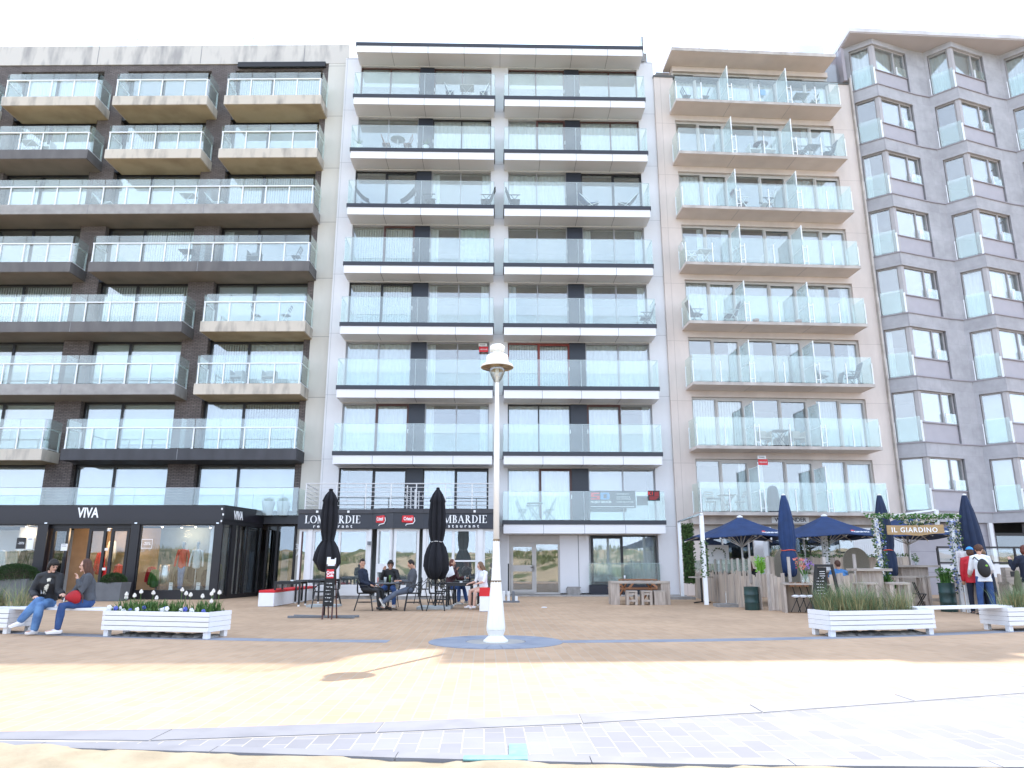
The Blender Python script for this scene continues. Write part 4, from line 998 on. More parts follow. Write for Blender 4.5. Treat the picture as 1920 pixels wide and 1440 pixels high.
# side facade
Ts, Ls = segT((XC, YF + .12), (XB, YB_), 0)
swin([0.0, .62, .9, 1.25, 1.8, Ls], .10, 2.80, .04, ['d'] * 5, T=Ts, t=.05, glass='dark_glass')
b = MB(Ts); b.box(0, Ls, .02, .2, 0, .10); b.box(.62, .9, .01, .039, .1, 2.8); b.build('plinth', 'shop_black', sh)
Te, Le = segT((XB, YB_ + .4), (-8.9, YB_ + .4), 0)
swin([0, .45, 1.22], .05, 2.82, .05, ['d', 'd'], T=Te, t=.07, glass='dark_glass', name='door')
b = MB(); b.box(-9.5, -9.2, YB_ + .7, YB_ + .8, 0, 1.75); b.build('white_panel', 'white_gloss', sh)
mk('cloth_coral', (.62, .06, .05), .8)
text('VIVA', .50, 'text_white', parent=sh, loc=(-15.62, YF - .012, 3.06), sx=.72, off=.012)
tv = text('VIVA', .44, 'text_white', parent=sh, loc=(0, 0, 0), sx=.7, off=.012); d = Vector((XB - XC, YB_ - YF, 0)); tv.rotation_euler = (pi / 2, 0, math.atan2(d.y, d.x)); q = Vector((XC, YF, 0)) + d * .33; tv.location = (q.x + .02, q.y, 3.02)
text('34', .30, 'text_white', parent=sh, loc=(-8.76, 31.12, 1.93), off=.01); text('A', .30, 'text_white', parent=sh, loc=(-8.76, 31.12, 1.66), off=.01)
# shop inside
b = MB(); b.box(X0, XC - .3, 31.5, 31.6, 0, 2.9); b.build('inner_wall', 'white_fascia', sh)
mk('shop_wall', (.42, .30, .20), .9, var=.1); mk('shop_floor', (.25, .18, .12), .5, var=.1); mk('shop_grey', (.16, .20, .22), .8, var=.08)
b = MB(); b.box(-13.6, XC - .35, 29.2, 29.3, 0, 2.62); b.build('display_wall', 'shop_grey', sh)
b = MB(); b.box(XC - .62, XC - .32, YF + .5, YF + .6, .28, 2.6); b.build('white_panel', 'white_gloss', sh)
b = MB(); b.box(-18.7, -17.9, 28.6, 28.7, 0, 2.6); b.build('white_panel', 'white_fascia', sh)
b = MB(); b.box(-17.8, -13.7, 30.6, 30.7, 0, 2.66); b.build('back_wall', 'shop_wall', sh)
b = MB(); b.box(X0, XC - .1, YF + .3, 31.4, .02, .06); b.build('shop_floor', 'shop_floor', sh)
b = MB(); b.box(X0, XC - .1, YF + .3, 31.4, 2.75, 2.80); b.build('ceiling', 'shop_wall', sh)
rg = random.Random(4)
for x, y in ((-13.2, 28.4), (-12.6, 28.7), (-11.9, 28.3), (-11.6, 28.9), (-11.2, 28.5), (-15.2, 29.3), (-16.0, 29.6), (-15.6, 28.8), (-18.2, 28.2)):
    b = MB(); b.tube([(x, y, 2.74), (x, y, 2.60)], .035, 8); s_ = b.build('spotlight', 'shop_black', sh); b = MB(); b.lathe([(.028, 2.585), (.028, 2.597)], (x, y), 8); b.build('bulb', 'spot_light', s_)
for x, y, e in ((-15.6, 29.2, 22), (-12.3, 28.6, 14), (-18.3, 28.6, 12)):
    l = bpy.data.lights.new('shop_light', 'POINT'); l.energy = e; l.color = (1, .72, .45); l.shadow_soft_size = .15; lo = bpy.data.objects.new('shop_light', l); COL.objects.link(lo); lo.location = (x, y, 2.35); lo.parent = sh
# notices on the glass
def notice(x, z, w, h, m, lab, y=YF + .035, lines=3, tm='text_dark', s=None):
    t = empty('notice', (x, y, z), 0, lab, 'notice'); b = MB(); b.box(-w / 2, w / 2, 0, .004, -h / 2, h / 2); b.build('sheet', m, t)
    if s: text(s, h * .3, tm, parent=t, loc=(0, -.003, 0), ext=.001)
    else:
        b = MB()
        for i in range(lines): b.box(-w * .35, w * .35 * (.6 + .4 * (i % 2)), -.004, -.001, h * (.32 - .2 * i), h * (.32 - .2 * i) + h * .05)
        b.build('print', tm, t)
    return t
notice(-17.95, 1.98, .34, .40, 'shop_black', 'black square discount notice on the left shop window', s='-20%', tm='text_white')
notice(-17.62, 1.98, .24, .42, 'paper', 'white sheet taped to the left shop window beside the black notice', lines=1)
notice(-16.45, 1.84, .24, .25, 'paper', 'white sheet taped to the left door leaf of the shop', y=YF + .20, lines=2)
b = MB(); b.box(-.2, .2, 0, .004, .15, .165); b.box(-.2, .2, 0, .004, -.165, -.15); b.box(-.2, -.19, 0, .004, -.15, .15); b.box(.19, .2, 0, .004, -.15, .15)
t = b.build('notice', 'text_white', loc=(-13.35, YF + .035, 1.96)); tag(t, 'white outlined discount square stuck on the right shop window', 'notice'); text('-20%', .14, 'text_white', parent=t, loc=(0, 0, 0), ext=.001)
for x in (-12.35, -10.98 - .38): notice(x, .45, .14, .28, 'paper', ('small white price card at the foot of the shop window under the red jacket' if x < -12 else 'small white price card at the foot of the shop window near its right edge'), y=YF + .12, lines=2)
# mannequins and clothes in the window
def garment(loc, m, label, w=.22, h=.6, z=1.0, cat='garment', name='garment'):
    b = MB(); b.sweep([(0, 0, z), (0, 0, z + h * .5), (0, 0, z + h)], (1, 0, 0), [w * 1.0, w * .85, w * .55], [.08, .09, .06], 12)
    for s_ in (-1, 1): b.sweep([(s_ * w * .62, 0, z + h * .96), (s_ * w * 1.05, -.02, z + h * .55), (s_ * w * 1.15, -.03, z + h * .12)], (1, 0, 0), [.06, .05, .045], [.06, .05, .045], 8)
    o = b.build(name, m, loc=(loc[0], loc[1], 0), smooth=True); tag(o, label, cat); return o
def mannequin(x, y, top, legs, label):
    t = empty('mannequin', (x, y, .3), 0, label, 'mannequin')
    b = MB(); b.sweep([(0, 0, 1.45), (0, 0, 1.6)], (1, 0, 0), [.04, .05], [.04, .05], 8); b.ell((0, 0, 1.68), (.065, .075, .1)); b.build('body', 'pale_slab', t, smooth=True)
    b = MB(); b.sweep([(0, 0, .85), (0, 0, 1.15), (0, 0, 1.42)], (1, 0, 0), [.15, .15, .14], [.1, .1, .08], 12)
    for s_ in (-1, 1): b.sweep([(s_ * .17, 0, 1.42), (s_ * .23, 0, 1.15), (s_ * .25, -.03, .88)], (1, 0, 0), [.05, .045, .04], [.05, .045, .04], 8)
    b.build('jacket', top, t, smooth=True)
    if legs:
        b = MB()
        for s_ in (-1, 1): b.sweep([(s_ * .07, 0, .85), (s_ * .06, -.02 * s_, .45), (s_ * .03, 0, .08)], (1, 0, 0), [.08, .065, .05], [.08, .065, .05], 8)
        b.build('trousers', legs, t, smooth=True)
    else: b = MB(); b.tube([(0, 0, 0), (0, 0, .85)], .02, 6); b.build('stand', 'steel', t)
    return t
mannequin(-12.25, 28.25, 'cloth_coral', 'denim_light', 'shop mannequin in coral red jacket and light jeans behind the right window')
mannequin(-11.72, 28.25, 'cloth_white', None, 'shop mannequin torso in open white jacket behind the right window')
b = MB(); b.lathe([(.24, .06), (.24, 1.2), (.22, 1.22)], (-12.98, 28.6), 28); tag(b.build('metal_cylinder', 'steel', smooth=True), 'shiny steel drum pillar inside the right shop window', 'display drum')
for i, (x, m, l) in enumerate(((-13.35, 'garden_leaf', 'green'), (-13.5, 'cloth_red', 'dark red'), (-12.0, 'cloth_navy', 'navy'), (-11.45, 'cloth_navy', 'midnight blue'), (-11.22, 'lilac_cloth', 'pale lilac'), (-10.98 - .1, 'yellow_cloth', 'yellow'), (-12.55, 'cloth_black', 'black'))):
    if m == 'lilac_cloth' and m not in MATS: mk('lilac_cloth', (.36, .30, .38), .9)
    if m == 'yellow_cloth' and m not in MATS: mk('yellow_cloth', (.60, .55, .12), .9)
    garment((x, 28.5 + .05 * i), m, l + ' garment hanging low in the right shop window', w=.15, h=.55, z=.45 + .1 * (i % 3))
for i, (x, m, l) in enumerate(((-18.9, 'cloth_white', 'long white coat'), (-18.45, 'cream_concrete', 'mottled cream dress'), (-18.05, 'cloth_black', 'black top'), (-17.75, 'cloth_grey', 'grey knit'))):
    garment((x, 28.1), m, l + ' on display behind the left shop window', w=.17, h=.95, z=.75)
for i, (x, z, m, l) in enumerate(((-16.1, .9, 'cloth_red', 'long red dress'), (-15.75, 1.35, 'cloth_beige', 'sand coloured blouse'), (-15.95, .35, 'cloth_red', 'red cardigan'), (-15.5, .45, 'cloth_red', 'red scarf stack'))):
    garment((x, 29.7 + .1 * i), m, l + ' hanging inside the open shop doorway', w=.15, h=.75, z=z)
# clipped box shrubs in grey tubs
def tub(x, y, w, d, h, label):
    t = empty('tub', (x, y, 0), 0, label, 'planter', 'grey tubs in front of the clothes shop'); b = MB(); k = .9
    b.add([(-w / 2 * k, -d / 2 * k, 0), (w / 2 * k, -d / 2 * k, 0), (w / 2 * k, d / 2 * k, 0), (-w / 2 * k, d / 2 * k, 0), (-w / 2, -d / 2, h), (w / 2, -d / 2, h), (w / 2, d / 2, h), (-w / 2, d / 2, h)], [(0, 3, 2, 1), (4, 5, 6, 7), (0, 1, 5, 4), (1, 2, 6, 5), (2, 3, 7, 6), (3, 0, 4, 7)])
    b.build('pot', 'planter_grey', t, bevel=.015); b = MB(); b.box(-w / 2 + .03, w / 2 - .03, -d / 2 + .03, d / 2 - .03, h, h + .012); b.build('soil', 'soil', t); return t
def box_bush(x, y, z, rx, ry, rz, n, label, seed, flat=.0, mat='boxwood'):
    rg = random.Random(seed); st = random.getstate(); random.seed(seed); t = empty('box_shrub', (x, y, z), 0, label, 'shrub', 'clipped box shrubs in grey tubs')
    b = MB()
    for i in range(n):
        a, c = rg.uniform(0, 2 * pi), rg.uniform(-.15, 1); s_ = math.sqrt(1 - min(1, c * c)); k = rg.uniform(.80, 1.02)
        if rg.random() < .2: k = rg.uniform(.4, .8)
        p = (cos(a) * s_ * rx * k, sin(a) * s_ * ry * k, c * rz * k)
        b.leaf(p, (p[0] / rx + rg.uniform(-.7, .7), p[1] / ry + rg.uniform(-.7, .7), p[2] / rz + rg.uniform(-.4, .9)), .022, .05)
    b.build('crown', mat, t); b = MB(); b.ell((0, 0, 0), (rx * .74, ry * .74, rz * .74), 16, 10); b.build('inner_twigs', 'soil', t); b = MB(); b.tube([(0, 0, -.06), (0, 0, .05)], .03, 6); b.build('trunk', 'soil', t)
    random.setstate(st)
tub(-17.25, 26.6, 1.25, .8, .74, 'large grey tub with a domed box shrub left of the shop door'); box_bush(-17.3, 26.6, .76, .82, .55, .48, 9000, 'wide domed box shrub in the large grey tub left of the shop door', 21)
tub(-13.85, 26.6, .92, .7, .62, 'smaller grey tub with a box shrub right of the shop door'); box_bush(-13.85, 26.6, .63, .42, .36, .30, 4000, 'small domed box shrub in the grey tub right of the shop door', 22)
# terrace over the shop: glass rail and tubs
tr = empty('terrace_railing', (0, 0, 0), 0, 'long frameless glass railing above the clothes shop', 'railing')
xs_ = [-26 + i * 1.2 for i in range(15)] + [-8.6]
for i in range(len(xs_) - 1):
    b = MB(); b.box(xs_[i] + .01, xs_[i + 1] - .01, 29.95, 29.968, 3.14, 4.22); b.build('glass_panel', 'balcony_glass', tr)
b = MB(); b.box(-26, -8.6, 29.94, 29.98, 4.221, 4.245); b.build('top_rail', 'frame_alu', tr); b = MB(); b.box(-8.6, -8.582, 29.99, 31.0, 3.14, 4.22); b.build('side_panel', 'balcony_glass', tr)
for x, l in ((-9.95, 'left'), (-9.35, 'right')):
    t = empty('terrace_pot', (x, 30.5, 3.17), 0, l + ' one of two round white pots with grass on the terrace over the shop entrance', 'plant pot', 'pots behind the terrace glass')
    b = MB(); b.lathe([(.17, 0), (.27, .55), (.25, .56)], n=18); b.build('pot', 'pale_slab', t, smooth=True); b = MB(); rg = random.Random(3)
    for i in range(160): b.blade((rg.uniform(-.15, .15), rg.uniform(-.15, .15), .55), (rg.uniform(-1, 1), rg.uniform(-.7, .7)), rg.uniform(.12, .25), .012)
    b.build('foliage', 'beach_grass_green', t)

# ================================================================ RESTAURANT (centre left)
rs = empty('restaurant', (0, 0, 0), 0, 'white framed glazed restaurant front with a black lettered fascia', 'restaurant')
FP = [(-7.95, 27.95), (-5.20, 27.95), (-4.32, 27.30), (-3.28, 27.75), (-.55, 27.75)]
def off(pts, d): return [(x, y + d) for x, y in pts]
b = MB(); b.prism(off(FP, -.06) + off(FP, .25)[::-1], 2.50, 3.06); b.build('fascia', 'fascia_dark', rs)
b = MB(); b.prism(off(FP, -.12) + [(-.55, 30.95), (-7.95, 30.95)], 3.065, 3.22); b.build('terrace_deck', 'black_concrete', rs)
b = MB(); b.box(-7.9, -.6, 30.5, 30.6, 0, 3.0); b.build('back_wall', 'interior', rs); b = MB(); b.prism(off(FP, .1) + [(-.6, 30.5), (-7.9, 30.5)], 0, .12); b.build('plinth', 'stone_slab', rs)
b = MB(); b.box(-7.95, -7.85, 28.2, 30.9, 0, 3.06); b.box(-.65, -.55, 28.0, 30.9, 0, 3.06); b.build('side_wall', 'frame_white', rs)
def rwin(i, spans, z0=.12, z1=2.5, v=.06):
    T, L = segT(FP[i], FP[i + 1], 0)
    for us, codes, kick in spans:
        if kick:
            b = MB(T); b.box(us[0], us[-1], v + .01, v + .09, z0, z0 + .30); b.build('kick_panel', 'frame_white', rs)
        window(rs, us, z0 + (.30 if kick else 0), z1, v, 'frame_white', codes, t=.085, T=T, glass='window_glass', name='window')
    return T, L
T, L = rwin(0, [([.05, .38], ['d'], 0), ([.55, 1.55, 2.62], ['d', 'd'], 1)])
b = MB(T); b.box(.38, .55, .0, .2, .12, 2.5); b.box(2.62, 2.75, 0, .2, .12, 2.5); b.build_each('post', 'frame_white', rs)
b = MB(T); b.box(.10, .18, .07, .14, .2, 2.42); b.build('brown_post', 'frame_brown', rs)
T, L = rwin(1, [([.06, L - .05] if False else [.22, .98], ['d'], 0)])
b = MB(T); b.box(.31, .9, .05, .12, .95, 1.25); b.build('door_rail', 'frame_white', rs)
T, L = rwin(2, [([.08, 1.02], ['d'], 1)])
T, L = rwin(3, [([.12, 1.12, 2.02], ['d', 'd'], 1), ([2.2, 2.68], ['d'], 0)])
b = MB(T); b.box(0, .12, 0, .2, .12, 2.5); b.box(2.02, 2.2, 0, .2, .12, 2.5); b.build_each('post', 'frame_white', rs); b = MB(T); b.box(1.17, 1.98, .05, .09, 1.32, 1.38); b.build('cross_bar', 'frame_white', rs)
# terrace railing with horizontal bars
tr = empty('terrace_railing', (0, 0, 0), 0, 'grey metal railing with horizontal bars on the terrace above the restaurant', 'railing')
b = MB()
zt = 3.22
pieces('post', 'rail_grey', tr, [(x - .02, x + .02, 27.98, 28.02, zt, zt + .95) for x in (-7.75, -6.6, -5.5, -4.55, -3.6, -2.5, -1.5, -.62)])
for z in (.15, .32, .49, .66, .83, .97):
    b = MB(); r = .012 if z < .9 else .022; b.tube([(-8.0, 30.6, zt + z), (-7.78, 28.0, zt + z), (-.58, 28.0, zt + z)], r, 6); b.build('bar', 'rail_grey', tr)
    if z < .9: b = MB(); b.tube([(-4.05, 28.05, zt + z), (-3.85, 30.8, zt + z)], r, 6); b.build('bar', 'rail_grey', tr)
pieces('post', 'rail_grey', tr, [(-4.05 + (y - 28) * .07, -4.01 + (y - 28) * .07, y, y + .04, zt, zt + .95) for y in (28.4, 29.1, 29.9, 30.7)])
# lettering: roman capitals drawn as strokes with serifs
def romans(word, H, parent, T, u, z, gap=.16):
    x = 0; out = []
    th, tn = H * .15, H * .05; b = MB(T)
    def V(x0, w=None, z0=0, z1=H): b.box(u + x0, u + x0 + (w or th), -.02, 0, z + z0, z + z1)
    def serif(x0, w, zz): b.box(u + x0, u + x0 + w, -.021, -.001, z + zz, z + zz + tn)
    def arc(cx, cz, rx, rz, a0, a1, thick=True, n=14):
        for i in range(n):
            p0, p1 = a0 + (a1 - a0) * i / n, a0 + (a1 - a0) * (i + 1) / n; am = (p0 + p1) / 2
            w = tn * .7 + (th - tn * .7) * abs(cos(am)) ** 1.2
            q0 = Vector((u + cx + rx * cos(p0), -.01, z + cz + rz * sin(p0))); q1 = Vector((u + cx + rx * cos(p1), -.01, z + cz + rz * sin(p1)))
            b.bar(q0, q1, .02, w, up=(cos(am), 0, sin(am)))
    def diag(x0, z0_, x1, z1_, w): b.bar((u + x0, -.01, z + z0_), (u + x1, -.01, z + z1_), .02, w, up=(1, 0, 0))
    for ch in word:
        if ch == 'L': V(x + H * .08); serif(x, H * .34, 0); serif(x, H * .30, H - tn); b.box(u + x + H * .2, u + x + H * .58, -.021, -.001, z, z + tn); V(x + H * .54, tn, 0, H * .22); w = .62
        elif ch == 'O': arc(x + H * .42, H / 2, H * .36, H * .47, 0, 2 * pi, n=26); w = .86
        elif ch == 'M': V(x + H * .07, tn); V(x + H * .78, th); diag(x + H * .12, H, x + H * .45, 0, th); diag(x + H * .45, 0, x + H * .82, H, tn * 1.3); serif(x, H * .24, 0); serif(x + H * .68, H * .34, 0); serif(x, H * .2, H - tn); serif(x + H * .76, H * .26, H - tn); w = 1.06
        elif ch == 'B': V(x + H * .08); serif(x, H * .3, 0); serif(x, H * .3, H - tn); arc(x + H * .24, H * .74, H * .20, H * .235, -pi / 2, pi / 2); arc(x + H * .24, H * .26, H * .26, H * .235, -pi / 2, pi / 2); w = .62
        elif ch == 'A': diag(x + H * .10, 0, x + H * .40, H, tn * 1.4); diag(x + H * .40, H, x + H * .72, 0, th); b.box(u + x + H * .2, u + x + H * .62, -.021, -.001, z + H * .33, z + H * .33 + tn); serif(x, H * .24, 0); serif(x + H * .58, H * .30, 0); w = .90
        elif ch == 'R': V(x + H * .08); serif(x, H * .32, 0); serif(x, H * .3, H - tn); arc(x + H * .24, H * .74, H * .22, H * .235, -pi / 2, pi / 2); diag(x + H * .30, H * .5, x + H * .64, 0, th); serif(x + H * .56, H * .2, 0); w = .78
        elif ch == 'D': V(x + H * .08); serif(x, H * .3, 0); serif(x, H * .3, H - tn); arc(x + H * .22, H * .5, H * .46, H * .475, -pi / 2, pi / 2, n=18); w = .82
        elif ch == 'I': V(x + H * .09); serif(x, H * .33, 0); serif(x, H * .33, H - tn); w = .38
        elif ch == 'E': V(x + H * .08); serif(x, H * .56, 0); serif(x, H * .54, H - tn); b.box(u + x + H * .2, u + x + H * .44, -.021, -.001, z + H * .5, z + H * .5 + tn); V(x + H * .54, tn, 0, H * .2); V(x + H * .52, tn, H * .82, H); w = .62
        x += (w + gap) * H
    return b.build('lettering', 'text_white', parent), x
for i, u0 in ((0, .26), (3, .30)):
    T, L = segT((FP[i][0], FP[i][1] - .061), (FP[i + 1][0], FP[i + 1][1] - .061), 0)
    o, wd = romans('LOMBARDIE', .285, rs, T, u0, 2.71, gap=.07)
    t = text('restaurant', .17, 'text_white', parent=rs, loc=tuple(T @ Vector((u0 + wd / 2, -.008, 2.60))), sx=1.15, spacing=1.72, off=.002)
def beer_sign(p, q, f, mirror=False):
    T, L = segT((p[0], p[1] - .061), (q[0], q[1] - .061), 0); rz = math.atan2(q[1] - p[1], q[0] - p[0])
    c = T @ Vector((L * f, -.04, 2.84)); t = empty('brand_sign', c, rz, parent=rs)
    b = MB(); b.prism_xz([(-.22, -.12), (.20, -.14), (.23, .10), (.18, .14), (-.21, .12)], 0, .05); b.build('panel', 'sign_red', t, bevel=.02)
    text('Cristal', .17, 'text_white', parent=t, loc=(0, -.008, .005), sx=.72, off=.004)
    b = MB(); b.tube([(.24, .02, .06), (.27, .02, -.06), (.2, .02, -.16), (-.05, .02, -.19), (-.07, .02, -.24)], .017, 8); b.build('swirl', 'text_white', t)
beer_sign(FP[1], FP[2], .42); beer_sign(FP[2], FP[3], .48)
pieces('floodlight', 'white_plastic', rs, [(-7.28, -7.20, 27.80, 27.86, 3.09, 3.17), (-6.12, -6.04, 27.80, 27.86, 3.09, 3.17), (-1.42, -1.34, 27.6, 27.66, 3.09, 3.17)])
b = MB(); b.box(-5.32, -5.22, 27.78, 27.92, 1.92, 2.05); b.build('outdoor_speaker', 'grey_plastic', rs)

# ---------------- banners on the first floor balcony of building 2
t = empty('banner', Bp('B2', 4.06, .10, 3.78), R(1.24), 'grey banner of a building firm hung behind the lowest right balcony glass', 'banner')
b = MB(); b.box(-.95, .95, 0, .01, -.35, .35); b.build('sheet', 'banner_grey', t)
b = MB()
for q in ((-.86, -.50, .21, .28), (-.86, -.50, .10, .16), (-.86, -.50, 0, .05), (-.86, -.74, .16, .21), (-.62, -.50, .05, .10)): b.box(q[0], q[1], -.008, -.001, q[2], q[3])
b.build('letter_s', 'text_red', t)
b = MB()
for q in ((-.47, -.12, .21, .28), (-.47, -.12, 0, .05), (-.47, -.35, .05, .21), (-.22, -.10, .03, .24)): b.box(q[0], q[1], -.008, -.001, q[2], q[3])
b.build('letter_d', 'sign_blue', t)
text('PROJECT SERVICES', .105, 'text_white', parent=t, loc=(-.46, -.006, -.10), ext=.003, off=.004, sx=.95)
for i, s_ in enumerate(('• SANITAIR & CV', '• ELEKTRICITEIT &', '  NHK. DOMOTICA', '• KLEINE RENOVATIES')): text(s_, .085, 'text_white', parent=t, loc=(.14, -.006, (.22, .10, .02, -.10)[i]), ext=.002, align='LEFT', sx=.85)
b = MB(); b.box(-.88, .88, -.004, -.001, -.29, -.27); b.build('small_print', 'text_white', t)
t = empty('small_banner', Bp('B2', 5.74, -.03, 3.93), R(1.24), 'small black board with red K1 mark tied to the right end of the balcony glass', 'sign')
b = MB(); b.box(-.24, .24, 0, .015, -.20, .20); b.build('panel', 'shop_black', t)
text('K1', .2, 'text_red', parent=t, loc=(-.13, -.008, .08), ext=.003, off=.006)
b = MB()
for i in range(4): b.box(.02, .20, -.006, -.001, .13 - i * .045, .145 - i * .045)
for i in range(3): b.box(-.19, .19 - i * .05, -.006, -.001, -.06 - i * .045, -.045 - i * .045)
b.build('print', 'text_red', t)
# ================================================================ PARASOLS
def fold(n, amp, ph=0): return lambda a, t: 1 + amp * (abs(math.sin(a * n / 2 + ph)) - .5) * min(1, .25 + t * 2)
def closed_parasol(loc, prof, mat, label, tie=None, strap=None, n=8, amp=.35, capm='white_plastic', pole_top=None, lean=0, base=None, squash=1.0):
    t = empty('parasol', loc, 0, label, 'parasol')
    b = MB(); zz = prof[-1][1] if prof[-1][1] > prof[0][1] else prof[0][1]
    b.tube([(0, 0, .02), (0, 0, zz)], .028, 10); b.build('pole', 'steel' if mat != 'black_fabric' else 'black_metal', t, smooth=True)
    b = MB(); b.lathe(prof, n=64, fold=fold(n, amp)); b.v = [(x + lean * (zz - z) ** 2, y * squash, z - (.16 * max(0, (1.5 - z) / .5) * (abs(sin(math.atan2(y, x) * 1.5 + 1)) - .3) if z < 1.5 else 0)) for x, y, z in b.v]; b.build('canopy', mat, t, smooth=True)
    b = MB(); b.lathe([(.01, zz - .02), (.05, zz), (.055, zz + .03), (.01, zz + .05)], n=14); b.build('cap', capm, t, smooth=True)
    if tie: b = MB(); b.tube([(tie[0] * cos(a), tie[0] * sin(a) * squash, tie[1] + .01 * sin(3 * a)) for a in [2 * pi * i / 20 for i in range(20)]], .012, 6, closed=True); b.build('strap', strap, t)
    if base == 'cross':
        for a in (R(8), R(-20)):
            b = MB(); d = Vector((cos(a), sin(a), 0)) * .82; b.bar(-d + Vector((0, 0, .03)), d + Vector((0, 0, .03)), .06, .05); b.build('foot_bar', 'grey_plastic', t, bevel=.006)
    elif base: b = MB(); b.box(-base / 2, base / 2, -base / 2, base / 2, 0, .075); b.build('foot_slab', 'pale_slab', t, bevel=.01)
    return t
closed_parasol((-4.42, 18.15, 0), [(.10, 1.12), (.20, 1.15), (.29, 1.30), (.26, 1.45), (.20, 1.62), (.115, 1.78), (.14, 1.95), (.165, 2.2), (.155, 2.45), (.135, 2.68), (.15, 2.72), (.10, 2.86), (.03, 2.97)], 'black_fabric', 'closed black parasol beside the menu board, left of the two', tie=(.135, 1.78), strap='black_fabric', base='cross', amp=.55, capm='black_fabric')
closed_parasol((-2.18, 21.9, 0), [(.12, .92), (.24, .95), (.34, 1.15), (.31, 1.45), (.24, 1.68), (.15, 1.86), (.19, 2.05), (.22, 2.35), (.205, 2.7), (.18, 2.98), (.20, 3.02), (.13, 3.22), (.04, 3.38)], 'black_fabric', 'closed black parasol between the restaurant tables, right of the two', tie=(.175, 1.86), strap='rail_grey', base=.95, amp=.5, capm='black_fabric')
navy = [(.10, .98), (.18, 1.0), (.20, 1.2), (.21, 1.5), (.165, 1.62), (.20, 1.75), (.22, 1.95), (.21, 2.3), (.165, 2.7), (.11, 3.0), (.06, 3.2)]
closed_parasol((8.02, 22, 0), navy, 'navy_fabric', 'closed navy parasol between the two open ones, tied with an orange strap', tie=(.20, 1.62), strap='orange_strap', amp=.18)
closed_parasol((10.85, 22, 0), [(r * .95, z) for r, z in navy], 'navy_dark', 'closed navy parasol behind the left post of the flowered gateway', tie=(.19, 1.62), strap='orange_strap', amp=.18, lean=.02)
closed_parasol((13.36, 22, 0), [(.10, 1.0), (.20, 1.05), (.27, 1.5), (.27, 1.85), (.24, 2.3), (.175, 2.75), (.10, 3.05), (.06, 3.2)], 'navy_dark', 'closed navy parasol above the standing people at the menu', amp=.2, lean=.03)
for c in ((8.02, 22), (10.85, 22)):
    b = MB()
def open_parasol(loc, S, zr, zt, label):
    t = empty('parasol', loc, 0, label, 'parasol', 'open navy parasols on the garden terrace')
    b = MB(); n = 4; N = 16
    # square canopy, slightly sagging between the ribs
    def rim(a):
        s_ = max(abs(cos(a)), abs(sin(a))); return S / s_
    rings = [(0.02, zt), (.33, zt - (zt - zr) * .37), (.66, zt - (zt - zr) * .70), (1, zr)]; vs = []; fs = []; K = 48
    for i, (f, z) in enumerate(rings):
        for j in range(K):
            a = 2 * pi * (j + .5) / K; r = rim(a) * f; sag = .03 * abs(sin(a * 4)) * f * (1 if i == 3 else .5)
            vs.append((r * cos(a), r * sin(a), z + sag * .6 + (.10 * (1 - abs(math.sin(2 * a))) * f ** 2)))
    for i in range(3):
        for j in range(K): fs.append((i * K + j, i * K + (j + 1) % K, (i + 1) * K + (j + 1) % K, (i + 1) * K + j))
    m = len(vs); vs += [(x, y, z - .02) for x, y, z in vs]; fs += [tuple(m + q for q in f[::-1]) for f in fs]
    for j in range(K): a_, c_ = 3 * K + j, 3 * K + (j + 1) % K; fs.append((a_, c_, c_ + m, a_ + m))
    b.add(vs, fs); cn = b.build('canopy', 'navy_fabric', t)
    for j in range(8):
        a = 2 * pi * j / 8; r = rim(a) * .97; e = (r * cos(a), r * sin(a), zr + (.07 if j % 2 == 0 else -.0)); b = MB(); b.bar((0, 0, zt - .20), (e[0], e[1], e[2] - .045), .025, .03)
        b.bar((0, 0, zt - .95), (e[0] * .5, e[1] * .5, (zt + e[2]) / 2 - .07), .02, .025); b.build('rib', 'rail_grey', t)
    b = MB(); b.tube([(0, 0, .1), (0, 0, zt)], .03, 10); b.build('pole', 'rail_grey', t, smooth=True); b = MB(); b.lathe([(.09, zt - .02), (.10, zt + .02), (.05, zt + .05), (.01, zt + .06)], n=14); b.build('cap', 'white_plastic', t, smooth=True)
    b = MB(); b.lathe([(.35, 0), (.35, .08), (.05, .1)], n=16); b.build('foot', 'stone_slab', t)
    sl = math.atan2((zt - zr) * .30, S * .34)
    T = Matrix.Translation((.35, -S * .82, zt - (zt - zr) * .84 + .045)) @ Matrix.Rotation(pi / 2 - (pi / 2 - sl), 4, 'X')
    tx = text('S.PELLEGRINO', .15, 'text_white', parent=t, ext=.002, off=.004, sx=1.0); tx.rotation_euler = (sl, 0, 0); tx.location = T.translation
    b = MB(); b.prism([(-.06 + .0, 0), (0, .05), (.06, 0), (.04, -.05), (-.04, -.05)], 0, .006); st = b.build('star', 'text_red', t); st.rotation_euler = (sl, 0, 0); st.location = T.translation + Vector((0, .12 * cos(sl), .12 * sin(sl)))
    return t
open_parasol((7.44, 24.5, 0), 1.55, 2.02, 2.72, 'open navy square parasol nearest the white ivy post, leftmost of the open ones')
open_parasol((10.20, 24.5, 0), 1.55, 2.04, 2.76, 'open navy square parasol in the middle, behind the black chalkboard')
open_parasol((13.0, 24.8, 0), 1.55, 2.06, 2.80, 'open navy square parasol behind the flowered gateway')

